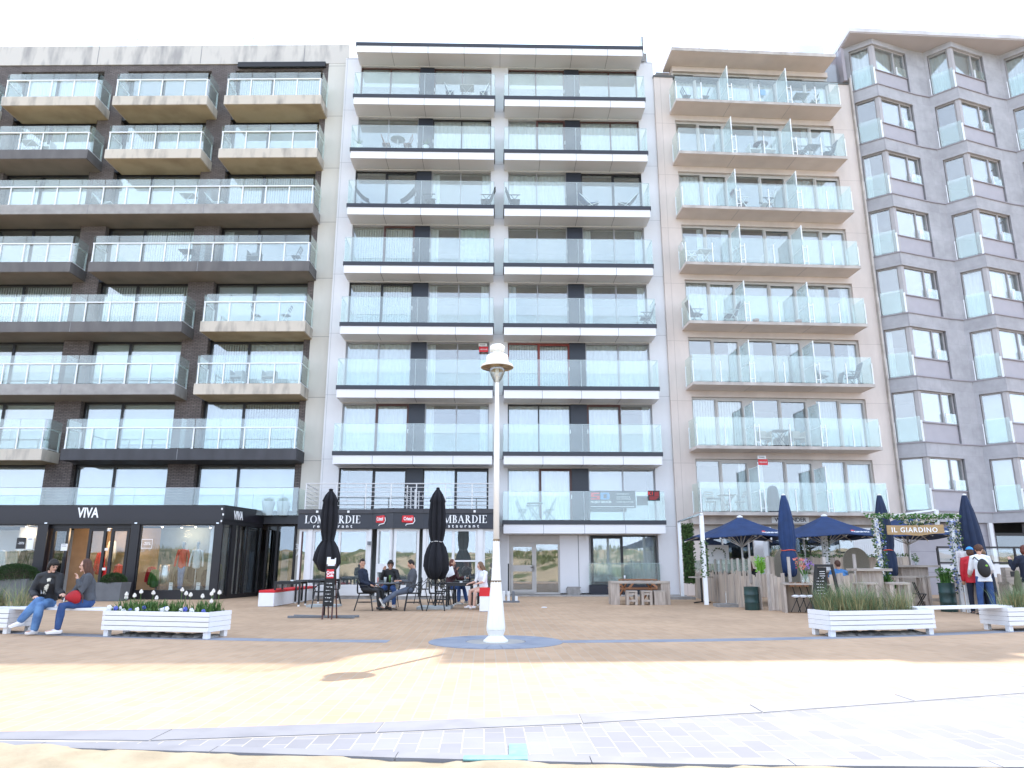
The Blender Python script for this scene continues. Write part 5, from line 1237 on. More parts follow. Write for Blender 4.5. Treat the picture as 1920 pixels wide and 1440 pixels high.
# ================================================================ RESTAURANT FURNITURE
def black_table(loc, w, d, h, label, rz=0):
    t = empty('table', loc, rz, label, 'table', 'black metal tables outside the restaurant')
    b = MB(); b.box(-w / 2, w / 2, -d / 2, d / 2, h - .03, h); b.build('table_top', 'black_metal', t, bevel=.004)
    b = MB(); b.box(-w / 2 + .01, w / 2 - .01, -d / 2 + .01, -d / 2 + .03, h - .09, h - .031); b.box(-w / 2 + .01, w / 2 - .01, d / 2 - .03, d / 2 - .01, h - .09, h - .031); b.build_each('apron', 'black_metal', t)
    for x in (-1, 1):
        for y in (-1, 1):
            b = MB(); b.box(x * (w / 2 - .03) - .025, x * (w / 2 - .03) + .025, y * (d / 2 - .03) - .025, y * (d / 2 - .03) + .025, .05, h - .031); l = b.build('leg', 'black_metal', t)
            b = MB(); b.box(x * (w / 2 - .03) - .027, x * (w / 2 - .03) + .027, y * (d / 2 - .03) - .027, y * (d / 2 - .03) + .027, 0, .05); b.build('foot', 'white_plastic', l)
    return t
black_table((-6.75, 23.4, 0), .80, .8, .73, 'black square table beside the long red bench, nearest the camera'); black_table((-6.65, 25.3, 0), .80, .8, .73, 'black square table further back along the long red bench')
black_table((-6.55, 27.0, 0), .75, .75, .73, 'black square table at the far end of the long red bench by the glass')
black_table((-1.49, 21.9, 0), .74, .74, .72, 'black square table left of the lamp post foot, nearest the camera'); black_table((-1.40, 23.7, 0), .80, .8, .73, 'black square table behind the nearer one left of the lamp post')
def red_bench(x, y0, y1, w, label):
    t = empty('bench', (x, y0, 0), 0, label, 'bench', 'white benches with red cushions')
    b = MB(); b.box(0, w, 0, y1 - y0, 0.01, .40); b.build('body', 'white_gloss', t, bevel=.008)
    n = max(1, round((y1 - y0) / 1.3)); L = (y1 - y0) / n
    for i in range(n): b = MB(); b.box(-.01, w + .01, i * L + .005, (i + 1) * L - .005, .401, .475); b.build('cushion', 'red_cushion', t, bevel=.02)
    return t
red_bench(-7.52, 22.8, 27.6, .46, 'long white bench with red cushions against the clothes shop side')
t = red_bench(-.86, 20.4, 23.2, .50, 'white bench with tall red cushion partly hidden behind the lamp post')
b = MB(); b.box(-.005, .505, -.01, .0, .40, .62); b.v = [(x, y - .0, z) for x, y, z in b.v]; b.build('front_cushion', 'red_cushion', t)
def bistro_chair():
    t = empty('chair', cat='chair'); f = 'black_metal'
    b = MB(); b.lathe([(.01, .44), (.20, .44), (.215, .455), (.20, .47), (.01, .47)], n=18); b.v = [(x, y, z) for x, y, z in b.v]; b.build('seat', 'wicker_black', t, smooth=True)
    for sx in (-1, 1):
        b = MB(); b.tube([(sx * .17, -.15, .44), (sx * .21, -.22, 0)], .014, 6); b.build('leg', f, t); b = MB(); b.tube([(sx * .16, .15, .44), (sx * .20, .27, 0)], .014, 6); b.build('leg', f, t)
        b = MB(); b.tube([(sx * .20, -.12, .45), (sx * .28, -.16, .56), (sx * .29, -.05, .66), (sx * .26, .15, .67), (sx * .21, .24, .80)], .013, 6); b.build('armrest', f, t)
    b = MB(); pts = []
    for i in range(13): a = pi * i / 12; pts.append((-.22 * cos(a), .20 + .03 * sin(a), .46 + .40 * sin(a) ** .6))
    b.tube(pts, .014, 6); bk = b.build('back_frame', f, t)
    b = MB(); n = 10; vs = []
    for i in range(n + 1):
        a = pi * i / n; x = -.20 * cos(a); vs += [(x, .205, .50), (x, .215, .48 + .36 * max(.05, sin(a)) ** .6)]
    b.add(vs, [(2 * i, 2 * i + 2, 2 * i + 3, 2 * i + 1) for i in range(n)]); vs2 = [(x, y + .012, z) for x, y, z in vs]; b.add(vs2, [(2 * i + 1, 2 * i + 3, 2 * i + 2, 2 * i) for i in range(n)]); b.build('backrest', 'wicker_beige', t)
    b = MB(); b.tube([(.19 * cos(a), .20 * sin(a), .22) for a in [2 * pi * i / 14 for i in range(14)]], .009, 5, closed=True); b.build('stretcher', f, t)
    return t
bc = bistro_chair(); CG = 'black bistro armchairs outside the restaurant'
# (x, y, facing angle: 0 faces the camera)
for x, y, rz, lab in ((-4.02, 21.0, 100, 'black bistro chair under the man in the navy jumper'), (-3.55, 22.45, 0, 'black bistro chair under the man with sunglasses behind the round table'),
      (-2.70, 20.95, -80, 'black bistro chair under the man stretching his legs'), (-2.85, 24.6, -60, 'empty black bistro chair in front of the glass beside the parasol'),
      (-2.05, 20.95, 95, 'empty beige backed bistro chair pushed to the nearer table left of the lamp'), (-2.02, 22.5, 85, 'beige backed bistro chair at the second table left of the lamp'),
      (-5.55, 22.2, -75, 'bistro chair half hidden behind the menu board'), (-5.70, 24.4, -80, 'bistro chair behind the menu board, one row further back'), (-2.0, 24.2, 80, 'bistro chair under the person drinking behind the parasol')):
    inst(bc, (x, y, 0), R(rz), lab, CG)
t = empty('round_table', (-3.42, 21.25, 0), 0, 'small round table with drinks between the three seated men', 'table')
b = MB(); b.lathe([(.01, .70), (.37, .70), (.375, .715), (.37, .73), (.01, .73)], n=32); b.build('table_top', 'planter_grey', t)
b = MB(); b.tube([(0, 0, .04), (0, 0, .70)], .03, 8); b.build('column', 'black_metal', t)
for k in range(4): a = k * pi / 2 + .5; b = MB(); b.bar((0, 0, .04), (.26 * cos(a), .26 * sin(a), .015), .04, .03); b.build('foot', 'black_metal', t)
def cup(x, y, z, r, h, m, lab, name='glass'): b = MB(); b.lathe([(r * .7, 0), (r, h), (r * .9, h), (r * .6, .01)], n=10); tag(b.build(name, m, loc=(x, y, z), smooth=True), lab, name.replace('_', ' '))
cup(-3.50, 21.10, .731, .04, .15, 'pale_slab', 'frosted drink glass at the left on the round table'); cup(-3.38, 21.15, .731, .032, .20, 'leaf_green', 'slim green bottle beside the frosted glass on the round table', 'bottle'); cup(-3.30, 21.1, .731, .04, .14, 'lamp_glass', 'clear tumbler on the round table right of the green bottle'); cup(-3.17, 21.2, .731, .045, .06, 'white_gloss', 'white coffee cup on the round table by the sunglasses man', 'cup'); cup(-3.70, 21.1, .731, .018, .14, 'pink_flower', 'slim pink vaping stick standing on the round table edge', 'stick')
cup(-1.30, 23.5, .731, .03, .22, 'text_dark', 'dark bottle on the second table left of the lamp', 'bottle'); cup(-1.44, 23.55, .731, .04, .15, 'lamp_glass', 'clear glass beside the dark bottle on the second table')
b = MB(); b.box(-.04, .04, -.04, .04, 0, .035); tag(b.build('ashtray', 'white_plastic', loc=(-1.45, 21.8, .721)), 'white ashtray on the nearer table left of the lamp', 'ashtray')
b = MB(); b.box(-.04, .04, -.04, .04, 0, .035); tag(b.build('ashtray', 'white_plastic', loc=(-6.7, 23.3, .731)), 'white ashtray on the table beside the long red bench', 'ashtray')
b = MB(); b.box(-.45, .45, -.35, .35, 0, .06); tag(b.build('parasol_slab', 'pale_slab', loc=(-5.6, 23.0, 0)), 'pale concrete parasol slab lying behind the menu board', 'slab')
b = MB(); b.box(-.35, .35, -.3, .3, 0, .05); tag(b.build('floor_mat', 'stone_slab', loc=(-4.3, 25.9, 0)), 'flat grey slab on the paving behind the man in the navy jumper', 'slab')
# menu board
t = empty('menu_board', (-4.20, 17.7, 0), R(-6), 'tall narrow black menu easel with red soda sign', 'menu board')
for s_ in (-1, 1): b = MB(); b.bar((s_ * .11, -.10, 0), (s_ * .10, 0, 1.22), .03, .03); b.build('leg', 'frame_brown', t)
b = MB(); b.bar((-.10, .28, 0), (-.09, .02, 1.18), .025, .025); b.build('leg', 'frame_brown', t); b = MB(); b.bar((.10, .28, 0), (.09, .02, 1.18), .025, .025); b.build('leg', 'frame_brown', t)
T = Matrix.Rotation(R(-4.5), 4, 'X')
b = MB(T); b.box(-.125, .125, -.12, -.10, .28, 1.17); b.build('board', 'chalkboard', t)
b = MB(T); b.box(-.115, -.03, -.10, -.09, 1.18, 1.38); b.box(.07, .10, -.10, -.09, 1.18, 1.36); b.box(-.03, .07, -.09, -.085, 1.18, 1.33); b.build('card_holder', 'paper', t)
b = MB(T); b.box(-.085, .085, -.128, -.121, .90, 1.10); b.build('brand_panel', 'sign_red', t)
for s_, z in (('Coca', 1.03), ('Cola', .96)): x = text(s_, .085, 'text_white', parent=t, ext=.001, off=.003); x.location = T @ Vector((0, -.132, z)); x.rotation_euler = (pi / 2 - R(4.5), R(-4), 0)
b = MB(T); rg = random.Random(2)
for i in range(6):
    z = .78 - i * .08; x = -.07
    while x < .06: b.box(x, x + rg.uniform(.008, .02), -.124, -.1205, z + rg.uniform(-.012, .008), z + .014); x += rg.uniform(.02, .04)
b.build('chalk_writing', 'text_white', t)
# stand and pole right of the lamp
t = empty('parasol_stand', (-.10, 25.6, 0), 0, 'black and white parasol stand with dark pole just right of the lamp post', 'stand')
b = MB(); b.box(-.45, .35, -.25, .25, 0, .05); b.build('foot', 'grey_plastic', t)
for x, m in ((-.22, 'white_plastic'), (-.06, 'white_plastic'), (.10, 'grey_plastic'), (.2, 'white_plastic')): b = MB(); b.box(x, x + .09, -.1, .1, .051, .36 if x < .15 else .2); b.build('weight', m, t, bevel=.01)
b = MB(); b.tube([(-.02, 0, .36), (-.02, 0, 1.25)], .022, 8); b.build('pole', 'black_metal', t)
b = MB(); rg = random.Random(8)
for k in range(7):
    b.mi = 0; dx = rg.uniform(-.02, .02); b.box(-.26 + dx, .26 + dx, -.25, .25, k * .045, k * .045 + .040)
tag(b.build('slab_stack', 'stone_slab', loc=(2.45, 30.6, .05)), 'low stack of flat grey slabs beside the entrance door', 'slabs')
# picnic group in front of the ground floor window
WG = 'weathered wooden stools under the plank table'
t = empty('plank_table', (4.02, 24.3, 0), 0, 'weathered plank table with box ends in front of the ground floor window', 'table')
b = MB(); b.box(-.93, .93, -.32, .32, .64, .71); b.build('table_top', 'weathered_top', t, bevel=.005)
for s_ in (-1, 1): b = MB(); b.box(s_ * .93 - (.28 if s_ > 0 else 0), s_ * .93 + (0 if s_ > 0 else .28), -.30, .30, 0, .639); b.build('leg_panel', 'weathered_wood', t, bevel=.004)
def crate_stool(x, y, label, solid=False, rz=0):
    t = empty('stool', (x, y, 0), rz, label, 'stool', WG)
    b = MB(); b.box(-.17, .17, -.16, .16, .38, .43); b.build('seat', 'weathered_top', t, bevel=.004)
    if solid: b = MB(); b.box(-.17, .17, -.16, .16, 0, .379); b.build('body', 'weathered_wood', t, bevel=.004)
    else:
        for sx in (-1, 1): b = MB(); b.box(sx * .17 - (.08 if sx > 0 else 0), sx * .17 + (0 if sx > 0 else .08), -.15, .15, 0, .379); b.build('leg', 'weathered_wood', t)
        b = MB(); b.box(-.089, .089, -.14, -.11, .10, .16); b.box(-.089, .089, -.14, -.11, .30, .36); b.build_each('stretcher', 'weathered_wood', t)
crate_stool(3.72, 23.95, 'open sided wooden stool under the plank table, leftmost'); crate_stool(4.18, 23.95, 'open sided wooden stool under the middle of the plank table'); crate_stool(4.58, 23.98, 'solid box stool at the right end under the plank table', True)
t = empty('picnic_table', (4.25, 26.1, 0), 0, 'orange brown picnic table with crossed legs behind the plank table', 'picnic table')
b = MB(); b.box(-.55, .65, -.35, .35, .70, .74); b.build('table_top', 'orange_wood', t)
for y in (-.65, .65): b = MB(); b.box(-.9, .8, y - .12, y + .12, .42, .45); b.build('seat', 'orange_wood', t)
for x in (-.45, .45):
    for s_ in (-1, 1): b = MB(); b.bar((x + .18 * s_, -.55 * s_, 0), (x - .12 * s_, .25 * s_, .70), .08, .03, up=(1, 0, 0)); b.build('leg', 'orange_wood', t)
for x in (-.5, -.1, .35, .7): b = MB(); b.bar((x - .28 * (1 if x < .1 else -1), -.66, .44), (x, -.3, .69), .07, .03, up=(0, 1, 0)); b.build('brace', 'orange_wood', t)
cup(3.82, 25.9, .741, .03, .12, 'white_gloss', 'small white candle jar standing on the picnic table', 'jar')

# ================================================================ GARDEN TERRACE (right)
def plank_fence(pts, label, seed, zb=0, h=(.88, 1.06), w=.105, posts=None):
    rg = random.Random(seed); t = empty('plank_fence', (0, 0, 0), 0, label, 'fence')
    b = MB(); b.mi = 0; k = 0
    for (x0, y0), (x1, y1) in zip(pts, pts[1:]):
        d = Vector((x1 - x0, y1 - y0, 0)); L = d.length; d.normalize(); n = max(1, int(L / w))
        for i in range(n):
            p = Vector((x0, y0, 0)) + d * (i + .5) * L / n; hh = rg.uniform(*h); nn = Vector((-d.y, d.x, 0)) * rg.uniform(-.006, .006); q = p + nn
            bb = MB(); bb.bar(q + Vector((0, 0, zb + rg.uniform(0, .02))), q + Vector((0, 0, hh)), L / n - .008, .022, up=(-d.y, d.x, 0))
            bb.build('plank', ('fence_wood', 'weathered_wood')[rg.random() < .4], t); k += 1
    return t
plank_fence([(6.9, 28.9), (6.72, 24.5), (6.66, 22.5), (6.85, 21.1)], 'weathered plank fence running back along the left side of the garden terrace', 1)
plank_fence([(6.98, 21.0), (7.35, 20.6)], 'short front piece of plank fence right of the green oil drum', 2, h=(.80, 1.0))
plank_fence([(7.98, 20.75), (9.55, 21.2)], 'jagged plank fence behind the tall black chalkboard', 3, h=(.82, 1.0))
plank_fence([(12.15, 21.1), (15.2, 22.2)], 'weathered plank fence behind the standing group', 4, h=(.80, .98))
t = plank_fence([(9.2, 29.3), (15.6, 29.9)], 'tall brown plank screen at the back of the garden terrace', 5, h=(1.52, 1.56), w=.13)
# slim posts with glass above the fence
gp = empty('fence_posts', (0, 0, 0), 0, 'row of pale timber posts with glass between them on top of the left fence', 'wind screen')
P0, P1 = Vector((6.92, 28.7, 0)), Vector((6.74, 21.6, 0))
for i in range(10):
    q = P0.lerp(P1, (i / 9) ** .75); b = MB(); b.box(q.x - .03, q.x + .03, q.y - .03, q.y + .03, .7, 1.40); b.build('post', 'cream_flower_wood' if False else 'slab_edge', gp)
    if i < 9: r = P0.lerp(P1, ((i + 1) / 9) ** .75); b = MB(); b.bar((q + Vector((0, 0, .95 + .22))), (r + Vector((0, 0, .95 + .22))), .01, .40); b.build('glass_panel', 'balcony_glass', gp)
for x, y, h_ in ((7.03, 20.95, 1.42), (7.62, 20.95, 1.42), (7.9, 20.8, 1.4), (8.62, 21.0, 1.42), (9.55, 21.2, 1.5)):
    t = MB(); t.box(x - .035, x + .035, y - .03, y + .03, 0, h_); tag(t.build('fence_post', 'slab_edge'), {7.03: 'pale timber post next to the lime green plant', 7.62: 'pale timber post left of the flower vase', 7.9: 'pale timber post right of the flower vase', 8.62: 'pale timber post beside the black chalkboard', 9.55: 'pale timber post right of the person in light blue'}[x], 'post')
# white frame posts with ivy
def vine(pts, r, n, leafm, flower=None, seed=1, parent=None, fn=.25):
    rg = random.Random(seed); st = random.getstate(); random.seed(seed); b = MB(); f = MB(); pts = [Vector(p) for p in pts]
    for i in range(n):
        t_ = rg.uniform(0, len(pts) - 1.001); k = int(t_); q = pts[k].lerp(pts[k + 1], t_ - k); a = rg.uniform(0, 2 * pi)
        d = Vector((cos(a), sin(a) * .8, rg.uniform(-.6, .6))); q = q + d * r * rg.uniform(.3, 1)
        if flower and rg.random() < fn: f.leaf(q, d, .045, .05); f.leaf(q, (d.y, -d.x, .5), .045, .05)
        else: b.leaf(q, d + Vector((0, 0, -.4)), .045, .075)
    o = b.build('foliage', leafm, parent)
    if f.v: f.build('flowers', flower, parent)
    random.setstate(st); return o
t = empty('wind_frame', (0, 0, 0), 0, 'white post and slanting beam frame at the left corner of the garden terrace', 'frame')
b = MB(); b.box(5.50, 5.61, 21.95, 22.05, .1, 2.62); b.build('post', 'white_metal', t); b = MB(); b.box(6.16, 6.26, 27.9, 28.0, .1, 2.74); b.build('post', 'white_metal', t)
b = MB(); b.bar((5.555, 21.95, 2.66), (6.21, 28.0, 2.77), .07, .05); b.build('beam', 'steel', t)
b = MB(); b.box(5.7, 6.6, 27.6, 28.3, 0, .09); b.build('foot_slab', 'stone_slab', t)
b = MB(); b.box(6.05, 6.75, 22.6, 23.2, 0, .09); o = b.build('parasol_slab', 'stone_slab'); tag(o, 'empty grey parasol base with a short steel sleeve left of the oil drum', 'parasol base'); b = MB(); b.tube([(6.38, 22.9, .09), (6.38, 22.9, .42)], .025, 8); b.build('sleeve', 'steel', o)
v_ = empty('ivy', (5.55, 21.93, 0), 0, 'ivy climbing the white post at the left terrace corner', 'ivy'); vine([(0, 0, .9), (0, 0, 1.2), (.02, 0, 1.6), (0, 0, 1.9)], .08, 150, 'ivy', seed=2, parent=v_)
t = empty('ivy_screen', (6.68, 28.75, .55), 0, 'upright panel of dark artificial ivy left of the garden terrace', 'hedge panel')
b = MB(); b.box(-.20, .20, -.01, .01, 0, 2.15); b.build('panel', 'soil', t)
rg = random.Random(6); random.seed(6); b = MB()
for i in range(1500): b.leaf((rg.uniform(-.22, .22), -.02 - rg.uniform(0, .05), rg.uniform(0, 2.2)), (rg.uniform(-1, 1), -.5, rg.uniform(-1, .5)), .05, .09)
b.build('foliage', 'ivy_pale', t) if 'ivy_pale' in MATS else b.build('foliage', 'ivy', t)
# high side table
t = empty('high_table', (6.18, 25.0, 0), 0, 'small round high table with black column left of the terrace fence', 'table')
b = MB(); b.lathe([(.01, .80), (.40, .80), (.40, .84), (.01, .84)], n=24); b.build('table_top', 'weathered_top', t); b = MB(); b.tube([(0, 0, .04), (0, 0, .8)], .035, 8); b.build('column', 'black_metal', t)
for k in range(4): a = k * pi / 2 + .4; b = MB(); b.bar((0, 0, .05), (.32 * cos(a), .32 * sin(a), .02), .05, .03); b.build('foot', 'black_metal', t)
def drum(loc, label, h=.62, r=.19):
    t = empty('oil_drum', loc, 0, label, 'oil drum', 'dark green oil drums'); P = [(r, 0), (r + .008, .01)]
    for z in (.33, .66): P += [(r, h * z - .02), (r + .012, h * z), (r, h * z + .02)]
    P += [(r, h - .012), (r + .01, h), (r - .01, h), (r - .012, h - .02)]
    b = MB(); b.lathe(P, n=28); b.build('body', 'oil_drum', t, smooth=True); return t
drum((6.62, 21.25, 0), 'dark green ribbed oil drum standing before the plank fence'); drum((11.62, 20.5, 0), 'dark green oil drum used as a plant pot at the gateway foot', h=.74, r=.20)
def bushy(loc, r, h, n, m, label, seed, kind='plant', up=1.0, bl=.25):
    rg = random.Random(seed); st = random.getstate(); random.seed(seed); t = empty('potted_plant', loc, 0, label, kind); b = MB()
    for i in range(n): a = rg.uniform(0, 2 * pi); q = rg.uniform(0, r * .6); b.blade((q * cos(a), q * sin(a), 0), (cos(a) * rg.uniform(0, .7), sin(a) * rg.uniform(0, .7)), h * rg.uniform(.5, 1), .02)
    for i in range(n): a = rg.uniform(0, 2 * pi); q = rg.uniform(0, r); b.leaf((q * cos(a), q * sin(a), rg.uniform(0, h * .9)), (cos(a), sin(a), rg.uniform(-.5, 1)), .04, .08)
    b.build('foliage', m, t); random.setstate(st)
bushy((11.62, 20.5, .73), .17, .42, 170, 'garden_leaf', 'fresh green plant growing out of the gateway oil drum', 31)
bushy((6.96, 21.35, .98), .10, .5, 120, 'lime_leaf', 'bright lime green plant hanging over the fence corner', 32)
bushy((9.25, 18.9, .72), .12, .3, 90, 'garden_leaf', 'green herb pot beside the first high table', 33)
for i in range(5): bushy((10.9 + .35 * i, 23.8, .5), .14, .3, 60, 'garden_leaf', 'leafy terrace plant, ' + ORD[i] + ' from the left behind the high stools', 40 + i)
# side counter with folding chairs
t = empty('counter', (7.62, 20.15, 0), R(-12), 'open plank counter with folding chairs stored under it', 'counter')
b = MB(); b.box(-.50, .42, -.35, .3, .70, .745); b.build('counter_top', 'weathered_top', t); b = MB(); b.box(-.50, -.44, -.3, .3, 0, .699); b.build('side_panel', 'weathered_wood', t); b = MB(); b.box(.20, .42, -.33, .3, 0, .699); b.build('side_panel', 'weathered_wood', t)
b = MB(); b.box(-.44, .20, .2, .25, 0, .69); b.build('back_panel', 'fence_wood', t)
for i in range(3):
    t = empty('folding_chair', (7.33 + i * .17, 20.0 - i * .03, 0), R(-12), ORD[i] + ' from the left of the black folding chairs stored under the counter', 'chair', 'folded chairs under the counter')
    b = MB(); b.bar((-.05, -.1, .78), (.14, 0, .02), .018, .018); b.build('leg', 'black_metal', t); b = MB(); b.bar((.10, -.1, .42), (-.10, -.05, .02), .018, .018); b.build('leg', 'black_metal', t)
    b = MB(); b.box(-.10, .03, -.12, -.09, .66, .76); b.build('backrest', 'orange_wood', t); b = MB(); b.ell((.03, -.12, .42), (.10, .06, .035), 10, 6, lambda q: q * (1 + .15 * sin(q.x * 30))); b.build('cushion', 'cloth_white', t)
t = empty('flower_vase', (7.72, 20.1, .746), R(0), 'glass vase of pink and lilac flowers on the plank counter', 'vase')
b = MB(); b.lathe([(.07, 0), (.10, .05), (.09, .14), (.06, .18), (.07, .22)], n=14); b.build('vase', 'balcony_glass', t, smooth=True)
random.seed(12); b = MB(); f1 = MB(); f2 = MB()
for i in range(36):
    a = random.uniform(0, 2 * pi); r = random.uniform(.05, .26); e = Vector((r * cos(a), r * sin(a) * .6, random.uniform(.34, .62))); b.tube([(0, 0, .05), (e.x * .5, e.y * .5, .3), e], .004, 4)
    f = f1 if e.x < 0.02 else f2
    for q in range(5): f.leaf(e + Vector((random.uniform(-.03, .03),) * 3), (random.uniform(-1, 1), random.uniform(-1, 1), random.uniform(-.5, 1)), .035, .05)
b.build('stems', 'garden_leaf', t); f1.build('flowers', 'pink_flower', t); f2.build('flowers', 'lilac_flower', t)
# black A-frame
t = empty('chalkboard_stand', (7.33, 17.9, 0), R(6), 'tall black sandwich chalkboard behind the beach grass planter', 'sandwich board')
T = Matrix.Rotation(R(-9), 4, 'X')
b = MB(); b.prism_xz([(-.42, 0), (-.34, 0), (-.16, 1.22), (-.22, 1.22)], -.02, .02); b.prism_xz([(.42, 0), (.34, 0), (.16, 1.22), (.22, 1.22)], -.02, .02); b.prism_xz([(-.22, 1.16), (.22, 1.16), (.20, 1.22), (-.20, 1.22)], -.021, .021); b.build('frame', 'frame_black', t)
b = MB(); b.prism_xz([(-.36, .15), (.0, .15), (.05, 1.15), (-.17, 1.15)], -.015, .015); b.build('board', 'chalkboard', t)
b = MB(); b.prism_xz([(.0, .15), (.36, .15), (.17, 1.15), (.05, 1.15)], .25, .27); b.build('rear_board', 'frame_brown', t)
b = MB(); rg = random.Random(3)
for i in range(3): b.box(-.13, -.0, -.018, -.0155, 1.05 - i * .05, 1.06 - i * .05)
for i in range(9):
    x = -.26 - .0 * i
    while x < -.06: b.box(x, x + .02, -.018, -.0155, .9 - i * .07, .91 - i * .07 + rg.uniform(-.01, .01)); x += rg.uniform(.03, .05)
b.build('chalk_writing', 'text_white', t)
b = MB(); b.box(.1, .42, .02, .2, .74, .77); b.build('shelf', 'weathered_top', t)
# flowered gateway
t = empty('gateway', (0, 0, 0), 0, 'white gateway frame wrapped in ivy with pale and blue flowers', 'gateway')
for x in (9.93, 11.98): b = MB(); b.box(x - .045, x + .045, 20.45, 20.55, 0, 2.46); b.build('post', 'white_metal', t)
b = MB(); b.box(9.75, 12.15, 20.46, 20.54, 2.461, 2.53); b.build('beam', 'white_metal', t)
g1 = empty('flower_garland', (0, 20.45, 0), 0, 'garland of ivy, blue and cream flowers on the gateway', 'garland')
vine([(9.93, 0, .8), (9.93, 0, 2.45)], .13, 380, 'ivy', 'cream_flower', 3, g1, .25); vine([(9.97, -.03, .9), (9.97, 0, 2.3)], .12, 160, 'ivy', 'blue_flower', 4, g1, .6)
vine([(11.98, 0, .5), (11.98, 0, 2.4)], .14, 420, 'ivy', 'blue_flower', 5, g1, .4); vine([(12.05, 0, .9), (12.05, 0, 2.45)], .12, 220, 'ivy', 'cream_flower', 6, g1, .25)
vine([(9.75, 0, 2.52), (11, 0, 2.50), (12.15, 0, 2.52)], .10, 700, 'garden_leaf', 'cream_flower', 7, g1, .12); vine([(10.6, 0, 2.45), (11.0, 0, 2.28), (11.5, 0, 2.42)], .14, 260, 'ivy', 'cream_flower', 8, g1, .4)
t = empty('name_board', (10.92, 20.38, 2.12), 0, 'wavy wooden board lettered IL GIARDINO hanging in the gateway', 'sign')
b = MB(); b.prism_xz([(-.77, .13), (-.3, .125), (.3, .14), (.77, .15), (.78, -.08), (.4, -.10), (.1, -.15), (-.3, -.12), (-.77, -.12)], -.012, .012); b.build('board', 'sign_wood', t)
text('IL GIARDINO', .185, 'text_white', parent=t, loc=(-.03, -.016, .0), sx=1.0, spacing=1.18, off=.002)
for x in (-.7, .7): b = MB(); b.tube([(x, 0, .13), (x, 0, .36)], .004, 4); b.build('cord', 'black_metal', t)
b = MB(); b.bar((10.9, 21.5, 2.58), (11.85, 20.9, 2.70), .05, .05); b.bar((11.85, 20.9, 2.70), (11.86, 20.95, 2.2), .09, .09); tag(b.build('steel_arm', 'white_metal'), 'slanting white arm and short post behind the gateway beam', 'post')
# menu case
t = empty('menu_case', (12.0, 20.1, 0), R(-3), 'white menu case on a post next to the people reading it', 'menu case')
b = MB(); b.box(-.22, .20, -.02, .03, .96, 1.56); b.build('case', 'paper', t); b = MB(); b.box(-.23, .21, -.03, .04, .92, .958); b.build('base', 'frame_black', t)
for x in (-.05, .08): b = MB(); b.box(x, x + .008, -.024, -.0205, .98, 1.40); b.build('divider', 'rail_grey', t)
for z in (1.18, 1.40): b = MB(); b.box(-.22, .20, -.024, -.0205, z, z + .008); b.build('divider', 'rail_grey', t)
b = MB()
for i in range(18):
    for x in (-.20, -.03, .10): b.box(x, x + .09 * (1 - .3 * ((i * 7) % 3) / 2), -.0235, -.0205, 1.0 + i * .03, 1.006 + i * .03)
b.build('print', 'grey_plastic', t)
b = MB(); b.box(-.12, -.05, 0, .06, 0, .919); b.build('post', 'white_metal', t); b = MB(); b.box(-.03, .18, .02, .06, 0, .91); b.build('post', 'fence_wood', t)
# high tables and stools
def high_table(loc, w, d, h, label):
    t = empty('high_table', loc, 0, label, 'table', 'tall weathered tables in the garden'); b = MB(); b.box(-w / 2, w / 2, -d / 2, d / 2, h - .06, h); b.build('table_top', 'weathered_top', t, bevel=.005)
    b = MB(); b.box(-w * .30, w * .30, -d * .25, d * .25, 0, h - .061); b.build('column', 'weathered_wood', t, bevel=.005)
high_table((8.78, 18.75, 0), .86, .6, 1.12, 'tall weathered table nearest the beach grass planter'); high_table((11.85, 22.6, 0), 1.32, .7, 1.20, 'wide tall weathered table behind the gateway')
def high_stool(w=.46, h=.80):
    t = empty('stool', cat='stool'); b = MB(); b.box(-w / 2, w / 2, -.17, .17, h - .045, h); b.build('seat', 'weathered_top', t, bevel=.004)
    for sx in (-1, 1):
        for sy in (-1, 1): b = MB(); b.bar((sx * (w / 2 - .04), sy * .13, h - .046), (sx * (w / 2 - .02), sy * .15, 0), .07, .05); b.build('leg', 'weathered_wood', t)
    for sy in (-1, 1): b = MB(); b.box(-w / 2 + .04, w / 2 - .04, sy * .14 - .015, sy * .14 + .015, .22, .29); b.build('stretcher', 'weathered_wood', t)
    return t
hs = high_stool(); SG = 'tall weathered stools in the garden'
for x, y, rz, lab in ((8.37, 18.15, 8, 'tall weathered stool with a bluish seat left of the nearest high table'), (9.12, 18.1, -10, 'tall weathered stool right of the nearest high table'), (9.35, 18.7, 12, 'tall weathered stool behind and right of the nearest high table')): inst(hs, (x, y, 0), R(rz), lab, SG)
hs2 = high_stool(.80, .90)
for x, y, rz, lab in ((11.15, 21.55, 0, 'wide tall stool left in front of the table behind the gateway'), (12.05, 21.6, 0, 'wide tall stool right in front of the table behind the gateway')): inst(hs2, (x, y, 0), R(rz), lab, SG)
high_table((9.3, 22.6, 0), 1.1, .5, 1.05, 'narrow tall counter behind the chalkboard under the middle parasol'); cup(11.95, 22.5, 1.20, .04, .10, 'pale_slab', 'small white pot on the table behind the gateway', 'pot'); bushy((11.95, 22.5, 1.28), .05, .16, 30, 'beach_grass_green', 'thin herb sprig in the small pot behind the gateway', 55)
cup(9.72, 20.3, 1.0, .08, .14, 'white_plastic', 'white pot hanging on the left gateway post', 'pot')
t = empty('folding_chair', (11.1, 20.9, 0), R(-20), 'small black folding chair left of the gateway oil drum', 'chair')
for a, c in (((-.12, -.1, .75), (.14, .1, 0)), ((.14, -.1, .44), (-.12, .1, 0))):
    b = MB(); b.bar(a, c, .02, .02); b.build('leg', 'black_metal', t); b = MB(); b.bar((a[0], a[1] + .3, a[2]), (c[0], c[1] + .3, c[2]), .02, .02); b.build('leg', 'black_metal', t)
b = MB(); b.box(-.15, .15, -.1, .25, .43, .45); b.build('seat', 'black_metal', t)
